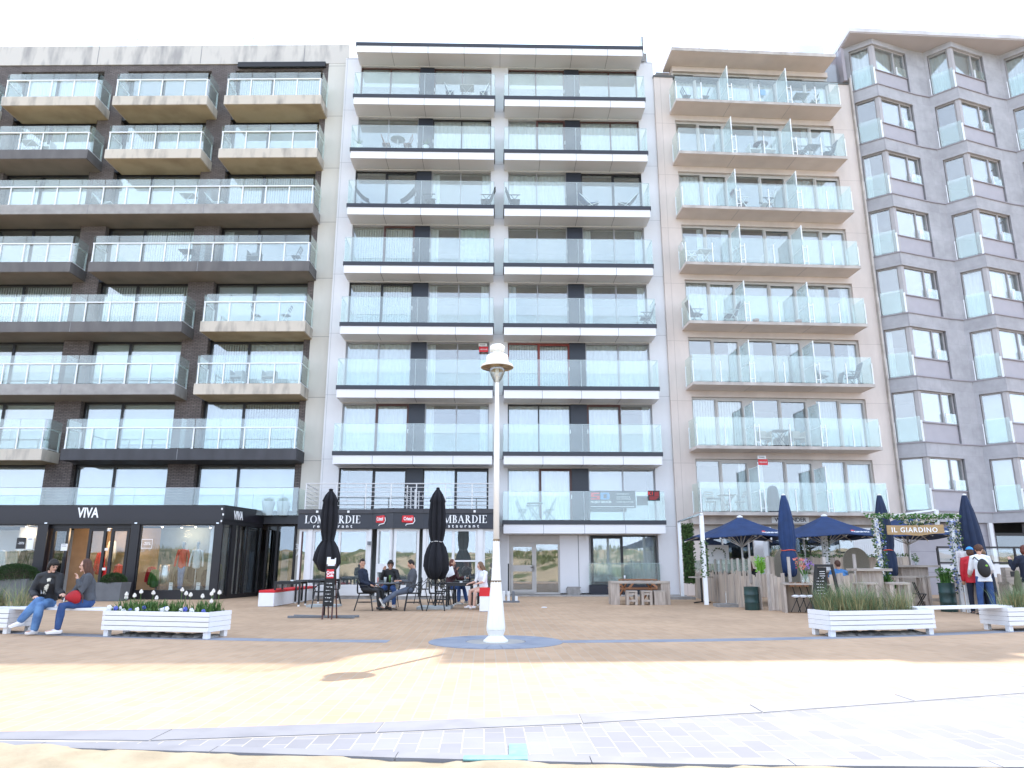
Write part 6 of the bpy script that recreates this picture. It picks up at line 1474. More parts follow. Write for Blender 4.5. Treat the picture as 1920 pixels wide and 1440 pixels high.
# posters, screens, round arches behind
t = empty('poster', (7.05, 25.9, 1.55), R(0), 'white poster with a leaf wreath on the terrace glass', 'poster'); b = MB(); b.box(-.36, .36, 0, .012, -.30, .32); b.build('sheet', 'paper', t)
random.seed(5); b = MB()
for i in range(70):
    a = random.uniform(-.2, pi + .2); b.leaf((.22 * cos(a), -.008, .02 + .24 * sin(a) - .05), (random.uniform(-1, 1), 0, random.uniform(-1, 1)), .025, .05)
b.build('print', 'ivy', t)
b = MB(); b.box(-.15, .15, 0, .03, .9, 2.1); tag(b.build('white_banner', 'white_gloss', loc=(8.62, 26.4, 0)), 'tall narrow white panel beside the dark restaurant opening', 'panel')
for x, l in ((9.6, 'left'), (12.0, 'right')):
    b = MB(); b.prism_xz([(-.45, 0), (.45, 0)] + [(.45 * cos(a), .75 + .45 * sin(a)) for a in [pi * i / 14 for i in range(15)]], 0, .04); tag(b.build('rattan_arch', 'wicker_beige', loc=(x, 26.5, .6)), 'round topped rattan screen, the ' + l + ' one behind the garden tables', 'screen')
b = MB(); b.box(0, 1.9, 0, .03, 0, 1.1)
for i in range(24): b.box(i * .08, i * .08 + .03, -.02, -.001, 0, 1.1)
tag(b.build('corrugated_panel', 'frame_white', loc=(13.2, 29.2, 1.5)), 'white corrugated wind panel behind the gateway', 'panel')
b = MB(); b.box(0, 2.6, 0, .03, 0, .95); tag(b.build('sky_canvas', 'sky_print', loc=(9.9, 28.9, 1.55)) if 'sky_print' in MATS else b.build('glass_screen', 'dark_glass', loc=(9.9, 28.9, 1.55)), 'wide reflective screen above the brown plank wall', 'screen')
v_ = empty('ivy', (0, 28.8, 0), 0, 'dark ivy garland along the top of the brown plank screen', 'ivy'); vine([(9.9, 0, 1.58), (12.5, 0, 1.54), (15.5, .4, 1.6)], .09, 520, 'ivy', seed=12, parent=v_)
v_ = empty('ivy', (9.35, 24.2, 0), 0, 'column of ivy on a post beside the middle parasol', 'ivy'); vine([(0, 0, .9), (0, 0, 2.1)], .12, 260, 'ivy', seed=14, parent=v_); b = MB(); b.tube([(0, 0, 0), (0, 0, 2.2)], .03, 6); b.build('post', 'rail_grey', v_)
v_ = empty('ivy', (9.95, 24.0, 0), 0, 'ivy strand on the white post behind the chalkboard', 'ivy'); vine([(0, 0, 1.3), (.05, 0, 2.1)], .07, 110, 'ivy', seed=15, parent=v_); b = MB(); b.box(-.09, .09, 0, .1, 0, 2.3); b.build('post', 'white_metal', v_)
# festoon bulbs
for i, (x, y, z) in enumerate(((8.75, 25.5, 2.42), (6.35, 23.0, 2.0), (7.9, 23.0, 1.98), (9.0, 23.0, 1.98), (11.2, 23.0, 1.98))):
    b = MB(); b.ell((0, 0, 0), (.03, .03, .045), 8, 6); tag(b.build('light_bulb', 'white_plastic', loc=(x, y, z), smooth=True), 'small white festoon bulb, ' + ORD[i] + ' listed along the parasol rims' if False else ('festoon bulb under the dark opening', 'festoon bulb at the left rim of the leftmost open parasol', 'festoon bulb at the right rim of the leftmost open parasol', 'festoon bulb at the left rim of the middle parasol', 'festoon bulb at the right rim of the middle parasol')[i], 'light bulb')
# black framed glass railing of the terrace on the right
t = empty('glass_fence', (0, 0, 0), R(0), 'black framed glass wind fence in front of the mauve building', 'fence')
for z in (1.28, 1.80): b = MB(); b.bar((14.6, 26.0, z), (22.0, 27.2, z), .06, .06); b.build('rail', 'frame_black', t)
for i in range(6): u = i / 5; x, y = 14.6 + 7.4 * u, 26 + 1.2 * u; b = MB(); b.box(x - .03, x + .03, y - .03, y + .03, 0, 1.77); b.build('post', 'frame_black', t)
for i in range(5): u = (i + .02) / 5; w_ = .96 / 5; b = MB(); b.bar((14.6 + 7.4 * u, 26 + 1.2 * u, 1.52), (14.6 + 7.4 * (u + w_), 26 + 1.2 * (u + w_), 1.52), .012, .42); b.build('glass_panel', 'clear_glass', t)
for i in range(5): u = (i + .02) / 5; w_ = .96 / 5; b = MB(); b.bar((14.6 + 7.4 * u, 26 + 1.2 * u, .62), (14.6 + 7.4 * (u + w_), 26 + 1.2 * (u + w_), .62), .03, 1.2); b.build('lower_panel', 'frame_white', t)
for x, y, l in ((13.45, 20.6, 'weathered box bench right of the standing group'), (14.1, 20.9, 'weathered box bench behind the red haired person')):
    t = empty('box_bench', (x, y, 0), R(8), l, 'bench'); b = MB(); b.box(-.25, .25, -.2, .2, .70, .76); b.build('seat', 'weathered_top', t); 
    for s_ in (-1, 1): b = MB(); b.box(s_ * .2 - .04, s_ * .2 + .04, -.18, .18, 0, .699); b.build('leg', 'weathered_wood', t)
b = MB(); b.box(-.2, .2, -.1, .1, 0, .38); o = tag(b.build('wooden_box', 'weathered_top', loc=(13.4, 20.5, .76), bevel=.005), 'pale wooden box standing on the bench right of the standing group', 'box'); b = MB(); b.box(-.08, .08, -.104, -.101, .14, .28); b.build('opening', 'frame_black', o)

# ================================================================ BALCONY FURNITURE
def yup(b, u, v, z): return Bp(b, u, v, z)
def fold_chair(m, sm=None):
    t = empty('folding_chair', cat='chair')
    for y in (-.18, .18): b = MB(); b.bar((-.18, y, 0), (.20, y, .88), .018, .022); b.build('leg', m, t); b = MB(); b.bar((.20, y, 0), (-.20, y, .44), .018, .022); b.build('leg', m, t)
    b = MB(); b.box(-.22, .14, -.17, .17, .43, .455); b.build('seat', sm or m, t)
    b = MB()
    for z in (.62, .72, .82): b.box(.09 + (z - .62) * .43, .11 + (z - .62) * .43, -.17, .17, z, z + .05)
    b.build('backrest', sm or m, t); return t
def fold_table(m):
    t = empty('folding_table', cat='table'); b = MB(); b.box(-.32, .32, -.28, .28, .70, .725); b.build('table_top', m, t)
    for y in (-.2, .2): b = MB(); b.bar((-.25, y, 0), (.25, y, .70), .02, .022); b.build('leg', m, t); b = MB(); b.bar((.25, y + .03, 0), (-.25, y + .03, .70), .02, .022); b.build('leg', m, t)
    return t
def arm_chair(m, sm):
    t = empty('armchair', cat='chair')
    b = MB(); b.box(-.24, .20, -.22, .22, .38, .42); b.build('seat', sm, t); b = MB(); b.prism_xz([(.16, .42), (.20, .40), (.42, 1.02), (.38, 1.03)], -.22, .22); b.build('backrest', sm, t)
    for y in (-.25, .25): b = MB(); b.bar((-.26, y, 0), (.16, y, .60), .025, .025); b.build('leg', m, t); b = MB(); b.bar((.30, y, 0), (-.16, y, .60), .025, .025); b.build('leg', m, t); b = MB(); b.box(-.26, .26, y - .025, y + .025, .60, .625); b.build('armrest', m, t)
    return t
def shell_chair(m):
    t = empty('shell_chair', cat='chair'); b = MB(); vs = []; fs = []; N = 10
    for i in range(N + 1):
        for j in range(N + 1):
            a = pi * (i / N - .5) * .9; q = j / N; vs.append((-.30 + .62 * q, .30 * sin(a) * (.6 + .4 * q), .30 + .55 * q ** 1.6 + .10 * (1 - cos(a)) * 1.2))
    for i in range(N):
        for j in range(N): a = i * (N + 1) + j; fs.append((a, a + 1, a + N + 2, a + N + 1))
    m0 = len(vs); vs += [(x + .015, y, z - .015) for x, y, z in vs]; fs += [tuple(m0 + q for q in f[::-1]) for f in fs]; b.add(vs, fs); b.build('shell', m, t, smooth=True)
    for sx, sy in ((-.2, -.2), (-.2, .2), (.25, -.2), (.25, .2)): b = MB(); b.tube([(0, 0, .30), (sx, sy, 0)], .012, 6); b.build('leg', 'black_metal', t)
    return t
def deck_chair(m, sm):
    t = empty('deck_chair', cat='chair'); b = MB(); b.prism_xz([(-.45, .30), (.05, .24), (.45, .75), (.43, .77), (.04, .27), (-.45, .33)], -.25, .25); b.build('sling', sm, t)
    for y in (-.26, .26): b = MB(); b.bar((-.45, y, .30), (.30, y, 0), .025, .02); b.build('leg', m, t); b = MB(); b.bar((-.30, y, 0), (.42, y, .74), .025, .02); b.build('leg', m, t)
    return t
def tub_chair(m):
    t = empty('tub_chair', cat='chair'); b = MB(); b.box(-.24, .24, -.24, .24, .38, .43); b.build('seat', m, t, bevel=.01); b = MB(); b.box(-.27, -.24, -.24, .27, .25, .68); b.box(.24, .27, -.24, .27, .25, .68); b.build('armrest', m, t, bevel=.01); b = MB(); b.box(-.239, .239, .22, .26, .43, .76); b.build('backrest', m, t, bevel=.01)
    for sx in (-1, 1):
        for sy in (-1, 1): b = MB(); b.box(sx * .24 - .02, sx * .24 + .02, sy * .22 - .02, sy * .22 + .02, 0, .25); b.build('leg', m, t)
    return t
PR = {}
def proto(kind, *a):
    k = (kind.__name__,) + a
    if k not in PR: PR[k] = kind(*a)
    return PR[k]
# building, floor, u, depth, kind, args, turn (0: back to the right, 180: back to the left), label
wm, bm = 'white_metal', 'black_metal'
ITEMS = [
 ('B2', 7, -2.95, .5, fold_chair, (wm, 'denim_blue'), 180, 'white framed blue folding chair left of the bistro table on the top left white balcony'),
 ('B2', 7, -2.10, .5, fold_table, ('cloth_beige',), 0, 'pale bistro table on the top left white balcony'),
 ('B2', 7, -1.28, .5, fold_chair, (wm, 'denim_blue'), 0, 'white framed blue folding chair right of the bistro table on the top left white balcony'),
 ('B2', 6, -5.80, .5, fold_chair, ('orange_wood',), 180, 'brown folding chair left of the round table on the second white balcony'),
 ('B2', 6, -4.75, .5, fold_chair, ('orange_wood',), 0, 'brown folding chair right of the round table on the second white balcony'),
 ('B2', 5, -6.70, .5, shell_chair, ('wicker_black',), 180, 'black shell chair at the left end of the third balcony of the white block'),
 ('B2', 5, -4.70, .5, shell_chair, ('wicker_black',), 0, 'black shell chair beside the navy panel on the third balcony of the white block'),
 ('B2', 5, -3.70, .5, arm_chair, (bm, 'wicker_black'), 180, 'black armchair right of the navy panel on the third left balcony of the white block'),
 ('B2', 5, -1.15, .5, arm_chair, (bm, 'cloth_black'), 0, 'black armchair at the right end of the third left balcony of the white block'),
 ('B2', 5, .12, .5, arm_chair, (bm, 'cloth_black'), 180, 'black armchair at the left end of the third right balcony of the white block'),
 ('B2', 5, 3.45, .5, deck_chair, (wm, 'denim_blue'), 180, 'white framed deck chair left of the pair on the third right white balcony'),
 ('B2', 5, 5.25, .5, deck_chair, (wm, 'cloth_black'), 0, 'white framed dark deck chair right of the pair on the third right white balcony'),
 ('B2', 3, 5.85, .5, arm_chair, ('grey_plastic', 'grey_plastic'), 0, 'dark plastic chair at the right end of the fifth right balcony of the white block'),
 ('B2', 0, .40, .5, fold_chair, ('garden_metal',), 180, 'sage folding chair left of the small table on the lowest balcony of the white block'),
 ('B2', 0, .95, .5, fold_table, ('garden_metal',), 0, 'sage folding table on the lowest balcony of the white block'),
 ('B2', 0, 1.60, .5, fold_chair, ('garden_metal',), 0, 'sage folding chair right of the small table on the lowest balcony of the white block'),
 ('B1', 5, -10.3, .6, deck_chair, (wm, 'cloth_white'), 180, 'white lounge chair left on the long grey balcony of the brick block'),
 ('B1', 5, -6.45, .6, fold_table, (wm,), 0, 'white table beside the divider on the long grey balcony of the brick block'),
 ('B1', 5, -5.2, .6, deck_chair, (wm, 'cloth_white'), 180, 'white lounge chair right of the divider on the long grey balcony of the brick block'),
 ('B1', 4, -6.2, .6, fold_table, (bm,), 0, 'dark folded table beside the divider on the fourth balcony row of the brick block'),
 ('B1', 4, -3.2, .6, tub_chair, ('grey_plastic',), 0, 'grey tub chair in the middle of the fourth balcony row of the brick block'),
 ('B1', 4, -1.3, .6, fold_chair, (bm,), 0, 'black folding chair at the right end of the fourth balcony row of the brick block'),
 ('B1', 3, -2.95, .6, fold_chair, (wm, 'grey_plastic'), 180, 'grey sling chair, left one of the pair on the cream balcony of the fifth row'),
 ('B1', 3, -1.55, .6, fold_chair, (wm, 'grey_plastic'), 0, 'grey sling chair, right one of the pair on the cream balcony of the fifth row'),
 ('B1', 2, -3.45, .6, tub_chair, ('pale_slab',), 0, 'pale tub chair left of the pair on the cream balcony of the sixth row'),
 ('B1', 2, -2.1, .6, tub_chair, ('pale_slab',), 0, 'pale tub chair right of the pair on the cream balcony of the sixth row'),
 ('B1', 6, -14.2, .6, fold_table, (wm,), 0, 'white table on the dark second row balcony at the left of the brick block'),
 ('B1', 6, -13.3, .6, tub_chair, (wm,), 0, 'white chair beside the table on the dark second row balcony of the brick block'),
 ('B3', 7, -.1, .5, fold_chair, (bm, 'grey_plastic'), 180, 'grey folding chair at the left end of the top beige balcony'),
 ('B3', 7, .85, .5, fold_chair, (bm, 'grey_plastic'), 0, 'grey folding chair right of the first pair on the top beige balcony'),
 ('B3', 7, 5.45, .5, fold_table, ('cloth_olive',), 0, 'dark table in the right section of the top beige balcony'),
 ('B3', 7, 6.15, .5, fold_chair, (wm, 'cloth_olive'), 0, 'chair right of the dark table on the top beige balcony'),
 ('B3', 6, 2.95, .5, tub_chair, (wm,), 0, 'white tub chair, left one in the middle of the second beige balcony'),
 ('B3', 6, 3.65, .5, tub_chair, (wm,), 0, 'white tub chair, right one in the middle of the second beige balcony'),
 ('B3', 6, 5.15, .5, arm_chair, ('grey_plastic', 'cloth_grey'), 180, 'grey recliner left of the table on the second beige balcony'),
 ('B3', 6, 5.75, .5, fold_table, ('grey_plastic',), 0, 'grey table between two recliners on the second beige balcony'),
 ('B3', 6, 6.50, .5, arm_chair, ('grey_plastic', 'cloth_grey'), 0, 'grey recliner at the right end of the second beige balcony'),
 ('B3', 5, 2.15, .5, arm_chair, (wm, 'cloth_maroon'), 180, 'small dark red chair in the middle section of the third beige balcony'),
 ('B3', 5, 3.35, .5, arm_chair, (bm, 'cloth_white'), 0, 'chair draped in white in the middle section of the third beige balcony'),
 ('B3', 4, -.35, .5, arm_chair, (wm, wm), 180, 'white wire chair at the left end of the fourth beige balcony'),
 ('B3', 4, .30, .5, fold_table, (wm,), 0, 'white table beside the wire chair on the fourth beige balcony'),
 ('B3', 3, -.25, .5, arm_chair, ('grey_plastic', 'cloth_navy'), 180, 'navy recliner at the left end of the fifth beige balcony'),
 ('B3', 3, 1.30, .5, arm_chair, ('pale_slab', 'cloth_navy'), 0, 'navy recliner facing left beside the first screen of the fifth beige balcony'),
 ('B3', 2, 5.05, .5, arm_chair, ('grey_plastic', 'cloth_grey'), 180, 'dark recliner half hidden by the second screen of the sixth beige balcony'),
 ('B3', 2, 6.45, .5, arm_chair, ('grey_plastic', 'cloth_grey'), 0, 'dark grey recliner at the right end of the sixth beige balcony'),
 ('B3', 1, 2.30, .5, tub_chair, ('cloth_beige',), 0, 'wicker box chair left of the round table on the seventh beige balcony'),
 ('B3', 1, 3.75, .5, tub_chair, ('cloth_beige',), 0, 'wicker box chair right of the round table on the seventh beige balcony'),
 ('B3', 1, 3.0, .5, fold_table, (bm,), 0, 'dark small table on the seventh beige balcony'),
 ('B3', 0, -.15, .5, fold_chair, ('taupe_wood',), 90, 'taupe folding chair at the left of the lowest beige balcony'),
 ('B3', 0, .55, .5, fold_table, ('taupe_wood',), 0, 'taupe folding table on the lowest beige balcony'),
 ('B3', 0, 1.15, .5, fold_chair, ('taupe_wood',), 0, 'taupe folding chair right of the table on the lowest beige balcony'),
]
mk('garden_metal', (.30, .40, .36), .5); mk('taupe_wood', (.36, .32, .29), .7)
for b_, k, u, v, kind, args, turn, lab in ITEMS:
    inst(proto(kind, *args), Bp(b_, u, v, zf(b_, k) + .004), R(FR[b_][2] + turn), lab)
def round_tab(loc, m, lab, h=.74, r=.34):
    t = empty('round_table', loc, 0, lab, 'table'); b = MB(); b.lathe([(.01, h - .02), (r, h - .02), (r, h), (.01, h)], n=20); b.build('table_top', m, t); b = MB(); b.tube([(0, 0, 0), (0, 0, h - .02)], .025, 8); b.build('column', 'white_metal', t); b = MB(); b.lathe([(.2, 0), (.2, .02), (.03, .03)], n=14); b.build('foot', 'white_metal', t)
round_tab(Bp('B2', -5.25, .5, zf('B2', 6)), 'pale_slab', 'pale pedestal table on the second balcony of the white block'); cup(*Bp('B2', -5.25, .5, zf('B2', 6) + .74), .06, .2, 'frame_brown', 'small lantern on the pedestal table of the white block', 'lantern')
round_tab(Bp('B3', 3.3, .5, zf('B3', 6)), 'frame_brown', 'dark round table behind the two white tub chairs', h=.78)
for u, l in ((-7.0, 'at the left end'), (-3.95, 'beside the navy panel')):
    t = empty('plant_pot', Bp('B2', u, .45, zf('B2', 6)), 0, 'white pot with spiky palm ' + l + ' of the second white balcony', 'plant pot', 'palm pots on the white block'); b = MB(); b.lathe([(.12, 0), (.16, .36), (.14, .37)], n=16); b.build('pot', 'white_gloss', t, smooth=True)
    b = MB(); random.seed(int(u * 10))
    for i in range(46): a = random.uniform(0, 2 * pi); b.blade((0, 0, .36), (cos(a) * .8, sin(a) * .5), random.uniform(.2, .42), .03)
    b.build('foliage', 'beach_grass_green', t)
for u, l in ((2.35, 'left of the two'), (4.25, 'right of the two')): b = MB(); b.lathe([(.10, 0), (.14, .20), (.15, .24), (.12, .24)], n=14); tag(b.build('clay_pot', 'terracotta', loc=Bp('B3', u, .4, zf('B3', 3)), smooth=True), 'terracotta pot on the fifth beige balcony, ' + l, 'pot')
b = MB(); b.sweep([(0, 0, .1), (0, 0, .5), (0, 0, .95)], (1, 0, 0), [.26, .28, .2], [.26, .28, .2], 14); b.v = [(x * (1 + .06 * sin(z * 60)), y, z) for x, y, z in b.v]; tag(b.build('covered_heater', 'cloth_navy', loc=Bp('B3', 2.5, .5, zf('B3', 0)), smooth=True), 'ribbed dark cover on the lowest beige balcony beside the screen', 'cover')
b = MB(); b.box(-.12, .12, -.02, .02, 0, .3); tag(b.build('shutter_sign', 'sign_blue', loc=Bp('B3', 3.95, 1.18, zf('B3', 7) + 1.2)), 'small blue notice hanging in the top middle window of the beige block', 'notice')
# ================================================================ PEOPLE
def dirv(x, f, z): return Vector((x, -f, z)).normalized()      # x: picture right when facing the camera, f: forwards
def person(loc, rz, label, skin='skin', pel=.93, spine=(0, .05, 1), ua=((-.15, .05, -1), (.15, .05, -1)), fa=((-.05, .3, -1), (.05, .3, -1)), th=((-.06, .05, -1), (.06, .05, -1)),
           sh=((0, 0, -1), (0, 0, -1)), ft=((-.2, 1, -.05), (.2, 1, -.05)), head=0, nod=0, tilt=0, top='cloth_white', top_name='jumper', legs='denim_blue', shoes='shoe_white', hair='hair_dark', hairstyle='short', hip=.10,
           fat=1.0, skirt=0, long_top=0, sleeves=1, scale=1.0, curl=.5, loose=.0, leg_w=1.0, face=True, group=None, bell=1.0):
    if th[0][1] > .5: pel += .045; th = tuple((a, b_, c - .11) for a, b_, c in th)
    t = empty('person', loc, rz, label, 'person', group); t.scale = (scale,) * 3
    P = Vector((0, 0, pel)); S = dirv(*spine); side = Vector((1, 0, 0)); fw = side.cross(S) * -1
    waist = P + S * .17; chest = P + S * .36; nb = P + S * .50; neck = P + S * .56
    hd = Matrix.Rotation(head, 4, 'Z') @ Matrix.Rotation(tilt, 4, 'Y') @ Matrix.Rotation(nod, 4, 'X')
    hc = neck + hd.to_3x3() @ Vector((0, -.02, .115))
    W_ = .175 * fat; J = {}
    for i, s_ in enumerate((-1, 1)):
        sh0 = nb + side * s_ * W_ - S * .045; el = sh0 + dirv(*ua[i]) * .285; wr = el + dirv(*fa[i]) * .245
        hp = P + side * s_ * hip * .9 - S * .02; kn = hp + dirv(*th[i]) * .43; an = kn + dirv(*sh[i]) * .41; to = an + dirv(*ft[i]) * .17
        J[i] = (sh0, el, wr, hp, kn, an, to)
    # ---- body: one continuous surface
    b = MB()
    b.sweep([P + S * .02, waist, chest, nb - S * .04], side, [.140 * fat, .125 * fat, .15 * fat, .12 * fat], [.10 * fat, .09 * fat, .105 * fat, .07], 16)
    b.sweep([nb - S * .04, neck, neck + (hc - neck) * .6], side, [.055, .05, .052], [.055, .052, .055], 12)
    for i in (0, 1):
        sh0, el, wr, hp, kn, an, to = J[i]
        b.sweep([nb + (sh0 - nb) * .3, sh0, (sh0 + el) / 2, el, (el * .6 + wr * .4), wr], Vector((.2, 1, .3)), [.05, .052, .046, .038, .038, .025], [.05, .052, .046, .038, .036, .022], 10)
        b.sweep([P + (hp - P) * .6, hp, (hp + kn) / 2, kn, kn + (an - kn) * .35, an], Vector((1, .1, 0)), [.085, .085, .070, .053, .052, .035], [.09, .088, .072, .055, .056, .038], 12)
        b.sweep([an - (to - an) * .2 - Vector((0, 0, .02)), to - Vector((0, 0, .03))], Vector((1, 0, 0)), [.035, .038], [.03, .02], 8)
        # hand: palm, four fingers, thumb
        d = (wr - el).normalized(); sd = d.cross(S if abs(d.dot(S)) < .9 else fw).normalized(); nrm = d.cross(sd).normalized()
        pc = wr + d * .075
        b.sweep([wr - d * .01, wr + d * .03, pc], sd, [.024, .034, .038], [.018, .016, .014], 8)
        for q in range(4):
            o = sd * (.027 - .018 * q); L_ = (.062, .072, .068, .052)[q]; p0 = pc + o; p1 = p0 + (d + nrm * curl * .5).normalized() * L_ * .5; p2 = p1 + (d * .6 + nrm * curl).normalized() * L_ * .5
            b.sweep([p0 - d * .01, p1, p2], sd, [.0095, .009, .0075], [.0095, .009, .0075], 6)
        tb = wr + d * .03 + sd * .03; b.sweep([tb - sd * .01, tb + (d * .7 + sd * .7 + nrm * .3).normalized() * .035, tb + (d * 1 + sd * .35 + nrm * .5).normalized() * .06], sd, [.012, .011, .009], [.012, .011, .009], 6)
    M3 = hd.to_3x3()
    hb = MB()
    def hf(q):
        x, y, z = q; w = 1 - .30 * max(0, -z) ** 1.3; yy = y * (1 if y > 0 else .92); return Vector((x * w, yy * (1 - .12 * max(0, -z)) - (.10 if (z < -.2 and y < 0) else 0) * max(0, -z), z))
    hb.ell((0, 0, 0), (.075, .093, .118), 18, 14, hf)
    hb.ell((0, -.093, -.012), (.012, .018, .024), 8, 6); hb.ell((0, -.075, -.085), (.028, .022, .022), 8, 6); hb.ell((0, -.083, .032), (.045, .012, .010), 8, 6)
    for s_ in (-1, 1): hb.ell((s_ * .076, .005, -.005), (.010, .02, .03), 8, 6)
    hv = [tuple(hc + M3 @ Vector(v)) for v in hb.v]; b.add(hv, hb.f)
    body = b.build('body', skin, t, smooth=True)
    r = body.modifiers.new('fuse', 'REMESH'); r.mode = 'VOXEL'; r.voxel_size = .0085; r.use_smooth_shade = True
    if face:
        for s_ in (-1, 1): e = MB(); e.ell((0, 0, 0), (.011, .005, .007), 8, 5); e.v = [tuple(hc + M3 @ (Vector(v) + Vector((s_ * .030, -.0865, .008)))) for v in e.v]; e.build('eye', 'eye_dark', t)
        e = MB(); e.ell((0, 0, 0), (.020, .005, .006), 8, 5); e.v = [tuple(hc + M3 @ (Vector(v) + Vector((0, -.092, -.052)))) for v in e.v]; e.build('mouth', 'lips', t)
    # ---- hair
    h = MB()
    def hair_ell(c, r_, fn=None): e = MB(); e.ell(c, r_, 16, 12, fn); h.add([tuple(hc + M3 @ Vector(v)) for v in e.v], e.f)
    def cut(q): x, y, z = q; return Vector((x, y if y > -.55 else -.55 + (y + .55) * .4, z if z > -.15 or y > .1 else -.15 + (z + .15) * .2))
    hair_ell((0, .016, .026), (.084, .098, .108), cut)
    if hairstyle == 'mop': hair_ell((0, -.045, .065), (.075, .055, .045)); hair_ell((0, .03, -.03), (.086, .085, .085)); hair_ell((-.075, -.01, .02), (.022, .045, .06)); hair_ell((.075, -.01, .02), (.022, .045, .06)); hair_ell((-.03, -.07, .055), (.04, .025, .03)); hair_ell((.03, -.07, .055), (.04, .025, .03))
    if hairstyle == 'quiff': hair_ell((0, -.055, .09), (.055, .045, .028)); 
    if hairstyle == 'curly':
        rr = random.Random(3)
        for q in range(34): a, c = rr.uniform(0, 2 * pi), rr.uniform(-.2, 1); s_ = math.sqrt(1 - c * c); hair_ell((.085 * s_ * cos(a), .02 + .09 * s_ * abs(sin(a)) - .03, .03 + .10 * c), (.032, .032, .03))
    if hairstyle == 'long':
        hair_ell((0, .04, -.03), (.088, .075, .10)); e = MB(); e.sweep([(0, .06, .0), (0, .085, -.12), (0, .095, -.24), (.0, .09, -.31)], (1, 0, 0), [.082, .088, .082, .05], [.05, .048, .04, .02], 12); h.add([tuple(hc + M3 @ Vector(v)) for v in e.v], e.f)
        for s_ in (-1, 1): e = MB(); e.sweep([(s_ * .068, -.015, .03), (s_ * .078, .01, -.08), (s_ * .07, .03, -.22)], (0, 1, 0), [.045, .045, .03], [.02, .02, .015], 8); h.add([tuple(hc + M3 @ Vector(v)) for v in e.v], e.f)
    if hairstyle == 'bob': hair_ell((0, .03, -.03), (.088, .085, .10))
    ho = h.build('hair', hair, t, smooth=True); rm = ho.modifiers.new('fuse', 'REMESH'); rm.mode = 'VOXEL'; rm.voxel_size = .009; rm.use_smooth_shade = True
    # ---- clothes follow the limbs
    g_ = .016 + loose
    seated = th[0][1] > .5; c = MB(); lowz = .03 if seated else -.13 - long_top
    pts = [P + S * lowz, P + S * (.06 if seated else 0), waist, chest, nb - S * .03]
    c.sweep(pts, side, [(.160 + g_) * fat, (.150 + g_) * fat, (.130 + g_) * fat, (.155 + g_) * fat, (.125 + g_ * .5) * fat], [.118 + g_, .11 + g_, .10 + g_, .115 + g_, .075 + g_ * .5], 18, flat0=True)
    c.sweep([nb - S * .05, nb + S * .005], side, [.085, .062], [.08, .06], 12)
    for i in (0, 1):
        sh0, el, wr, hp, kn, an, to = J[i]; q = [nb + (sh0 - nb) * .3, sh0, (sh0 + el) / 2, el]; rr = [.058, .066, .056, .050]
        if sleeves > .6: q += [el * .55 + wr * .45, wr - (wr - el) * .06]; rr += [.046, .036]
        c.sweep(q, Vector((.2, 1, .3)), [v + loose for v in rr], [v + loose for v in rr], 12)
    co = c.build(top_name, top, t, smooth=True); rm = co.modifiers.new('fuse', 'REMESH'); rm.mode = 'VOXEL'; rm.voxel_size = .011; rm.use_smooth_shade = True; sm = co.modifiers.new('soft', 'SMOOTH'); sm.iterations = 2
    c = MB(); c.sweep([P - S * (.035 if seated else .06), P + S * .06], side, [.152 * fat, .14 * fat], [.116, .108], 16, flat0=True)
    for i in (0, 1):
        sh0, el, wr, hp, kn, an, to = J[i]; lw = leg_w
        c.sweep([P + (hp - P) * .6, hp, (hp + kn) / 2, kn, kn + (an - kn) * .4, an - (an - kn) * .04], Vector((1, .1, 0)), [.098, .099, .082 * lw, .066 * lw, .062 * lw * bell, .052 * lw * bell], [.102, .10, .084 * lw, .068 * lw, .066 * lw * bell, .054 * lw * bell], 14)
    lo = c.build('trousers', legs, t, smooth=True); rm = lo.modifiers.new('fuse', 'REMESH'); rm.mode = 'VOXEL'; rm.voxel_size = .011; rm.use_smooth_shade = True; sm = lo.modifiers.new('soft', 'SMOOTH'); sm.iterations = 2
    for i in (0, 1):
        sh0, el, wr, hp, kn, an, to = J[i]; d = (to - an); 
        up = Vector((0, 0, 1)); q = MB(); a = an - d * .32 - Vector((0, 0, .045)) ; e = an + d * .98 - Vector((0, 0, .038))
        q.sweep([a, an + d * .15 - Vector((0, 0, .035)), e], d.cross(up), [.040, .042, .038], [.036, .040, .026], 12)
        so_ = q.build('shoe', shoes, t, smooth=True); q = MB(); q.sweep([a - Vector((0, 0, .026)), e - Vector((0, 0, .020))], d.cross(up), [.042, .043], [.012, .012], 10); q.build('sole', 'shoe_white' if shoes != 'shoe_black' else 'shoe_black', so_, smooth=True)
    return t, J, hc, M3
# the two on the left bench
t, J, hc, M3 = person((-8.52, 14.08, 0), R(2), 'young person in black jacket and light jeans with crossed legs on the bench', 'skin_pale', pel=.53, spine=(.10, .16, 1), head=R(55), nod=R(22),
    ua=((-.22, .35, -1), (.25, .30, -1)), fa=((.8, .8, -.35), (.75, .8, -.15)), th=((.42, 1, .22), (.12, 1, .0)), sh=((-.62, .30, -1), (-.10, .02, -1)), ft=((-.6, .8, -.35), (-.2, 1, -.04)), top='cloth_black', top_name='jacket', legs='denim_light', hair='hair_dark', hairstyle='mop', loose=.022, leg_w=1.12, bell=1.15, scale=.97)
b = MB(); b.sweep([(.0, -.13, .62), (.01, -.165, .80), (.01, -.16, .98)], (1, 0, 0), [.05, .05, .03], [.012, .012, .012], 10); b.build('shirt', 'cloth_white', t, smooth=True)
mk('scarf_print', (.62, .58, .48), .8, c2=(.02, .02, .02), scale=20, lo=.45, hi=.52)
b = MB(); b.sweep([(.09, -.02, 1.08), (.085, -.17, .98), (.07, -.19, .84), (.05, -.19, .72)], (1, 0, 0), [.035, .04, .04, .03], [.018, .018, .016, .012], 8); b.build('scarf', 'scarf_print', t, smooth=True)
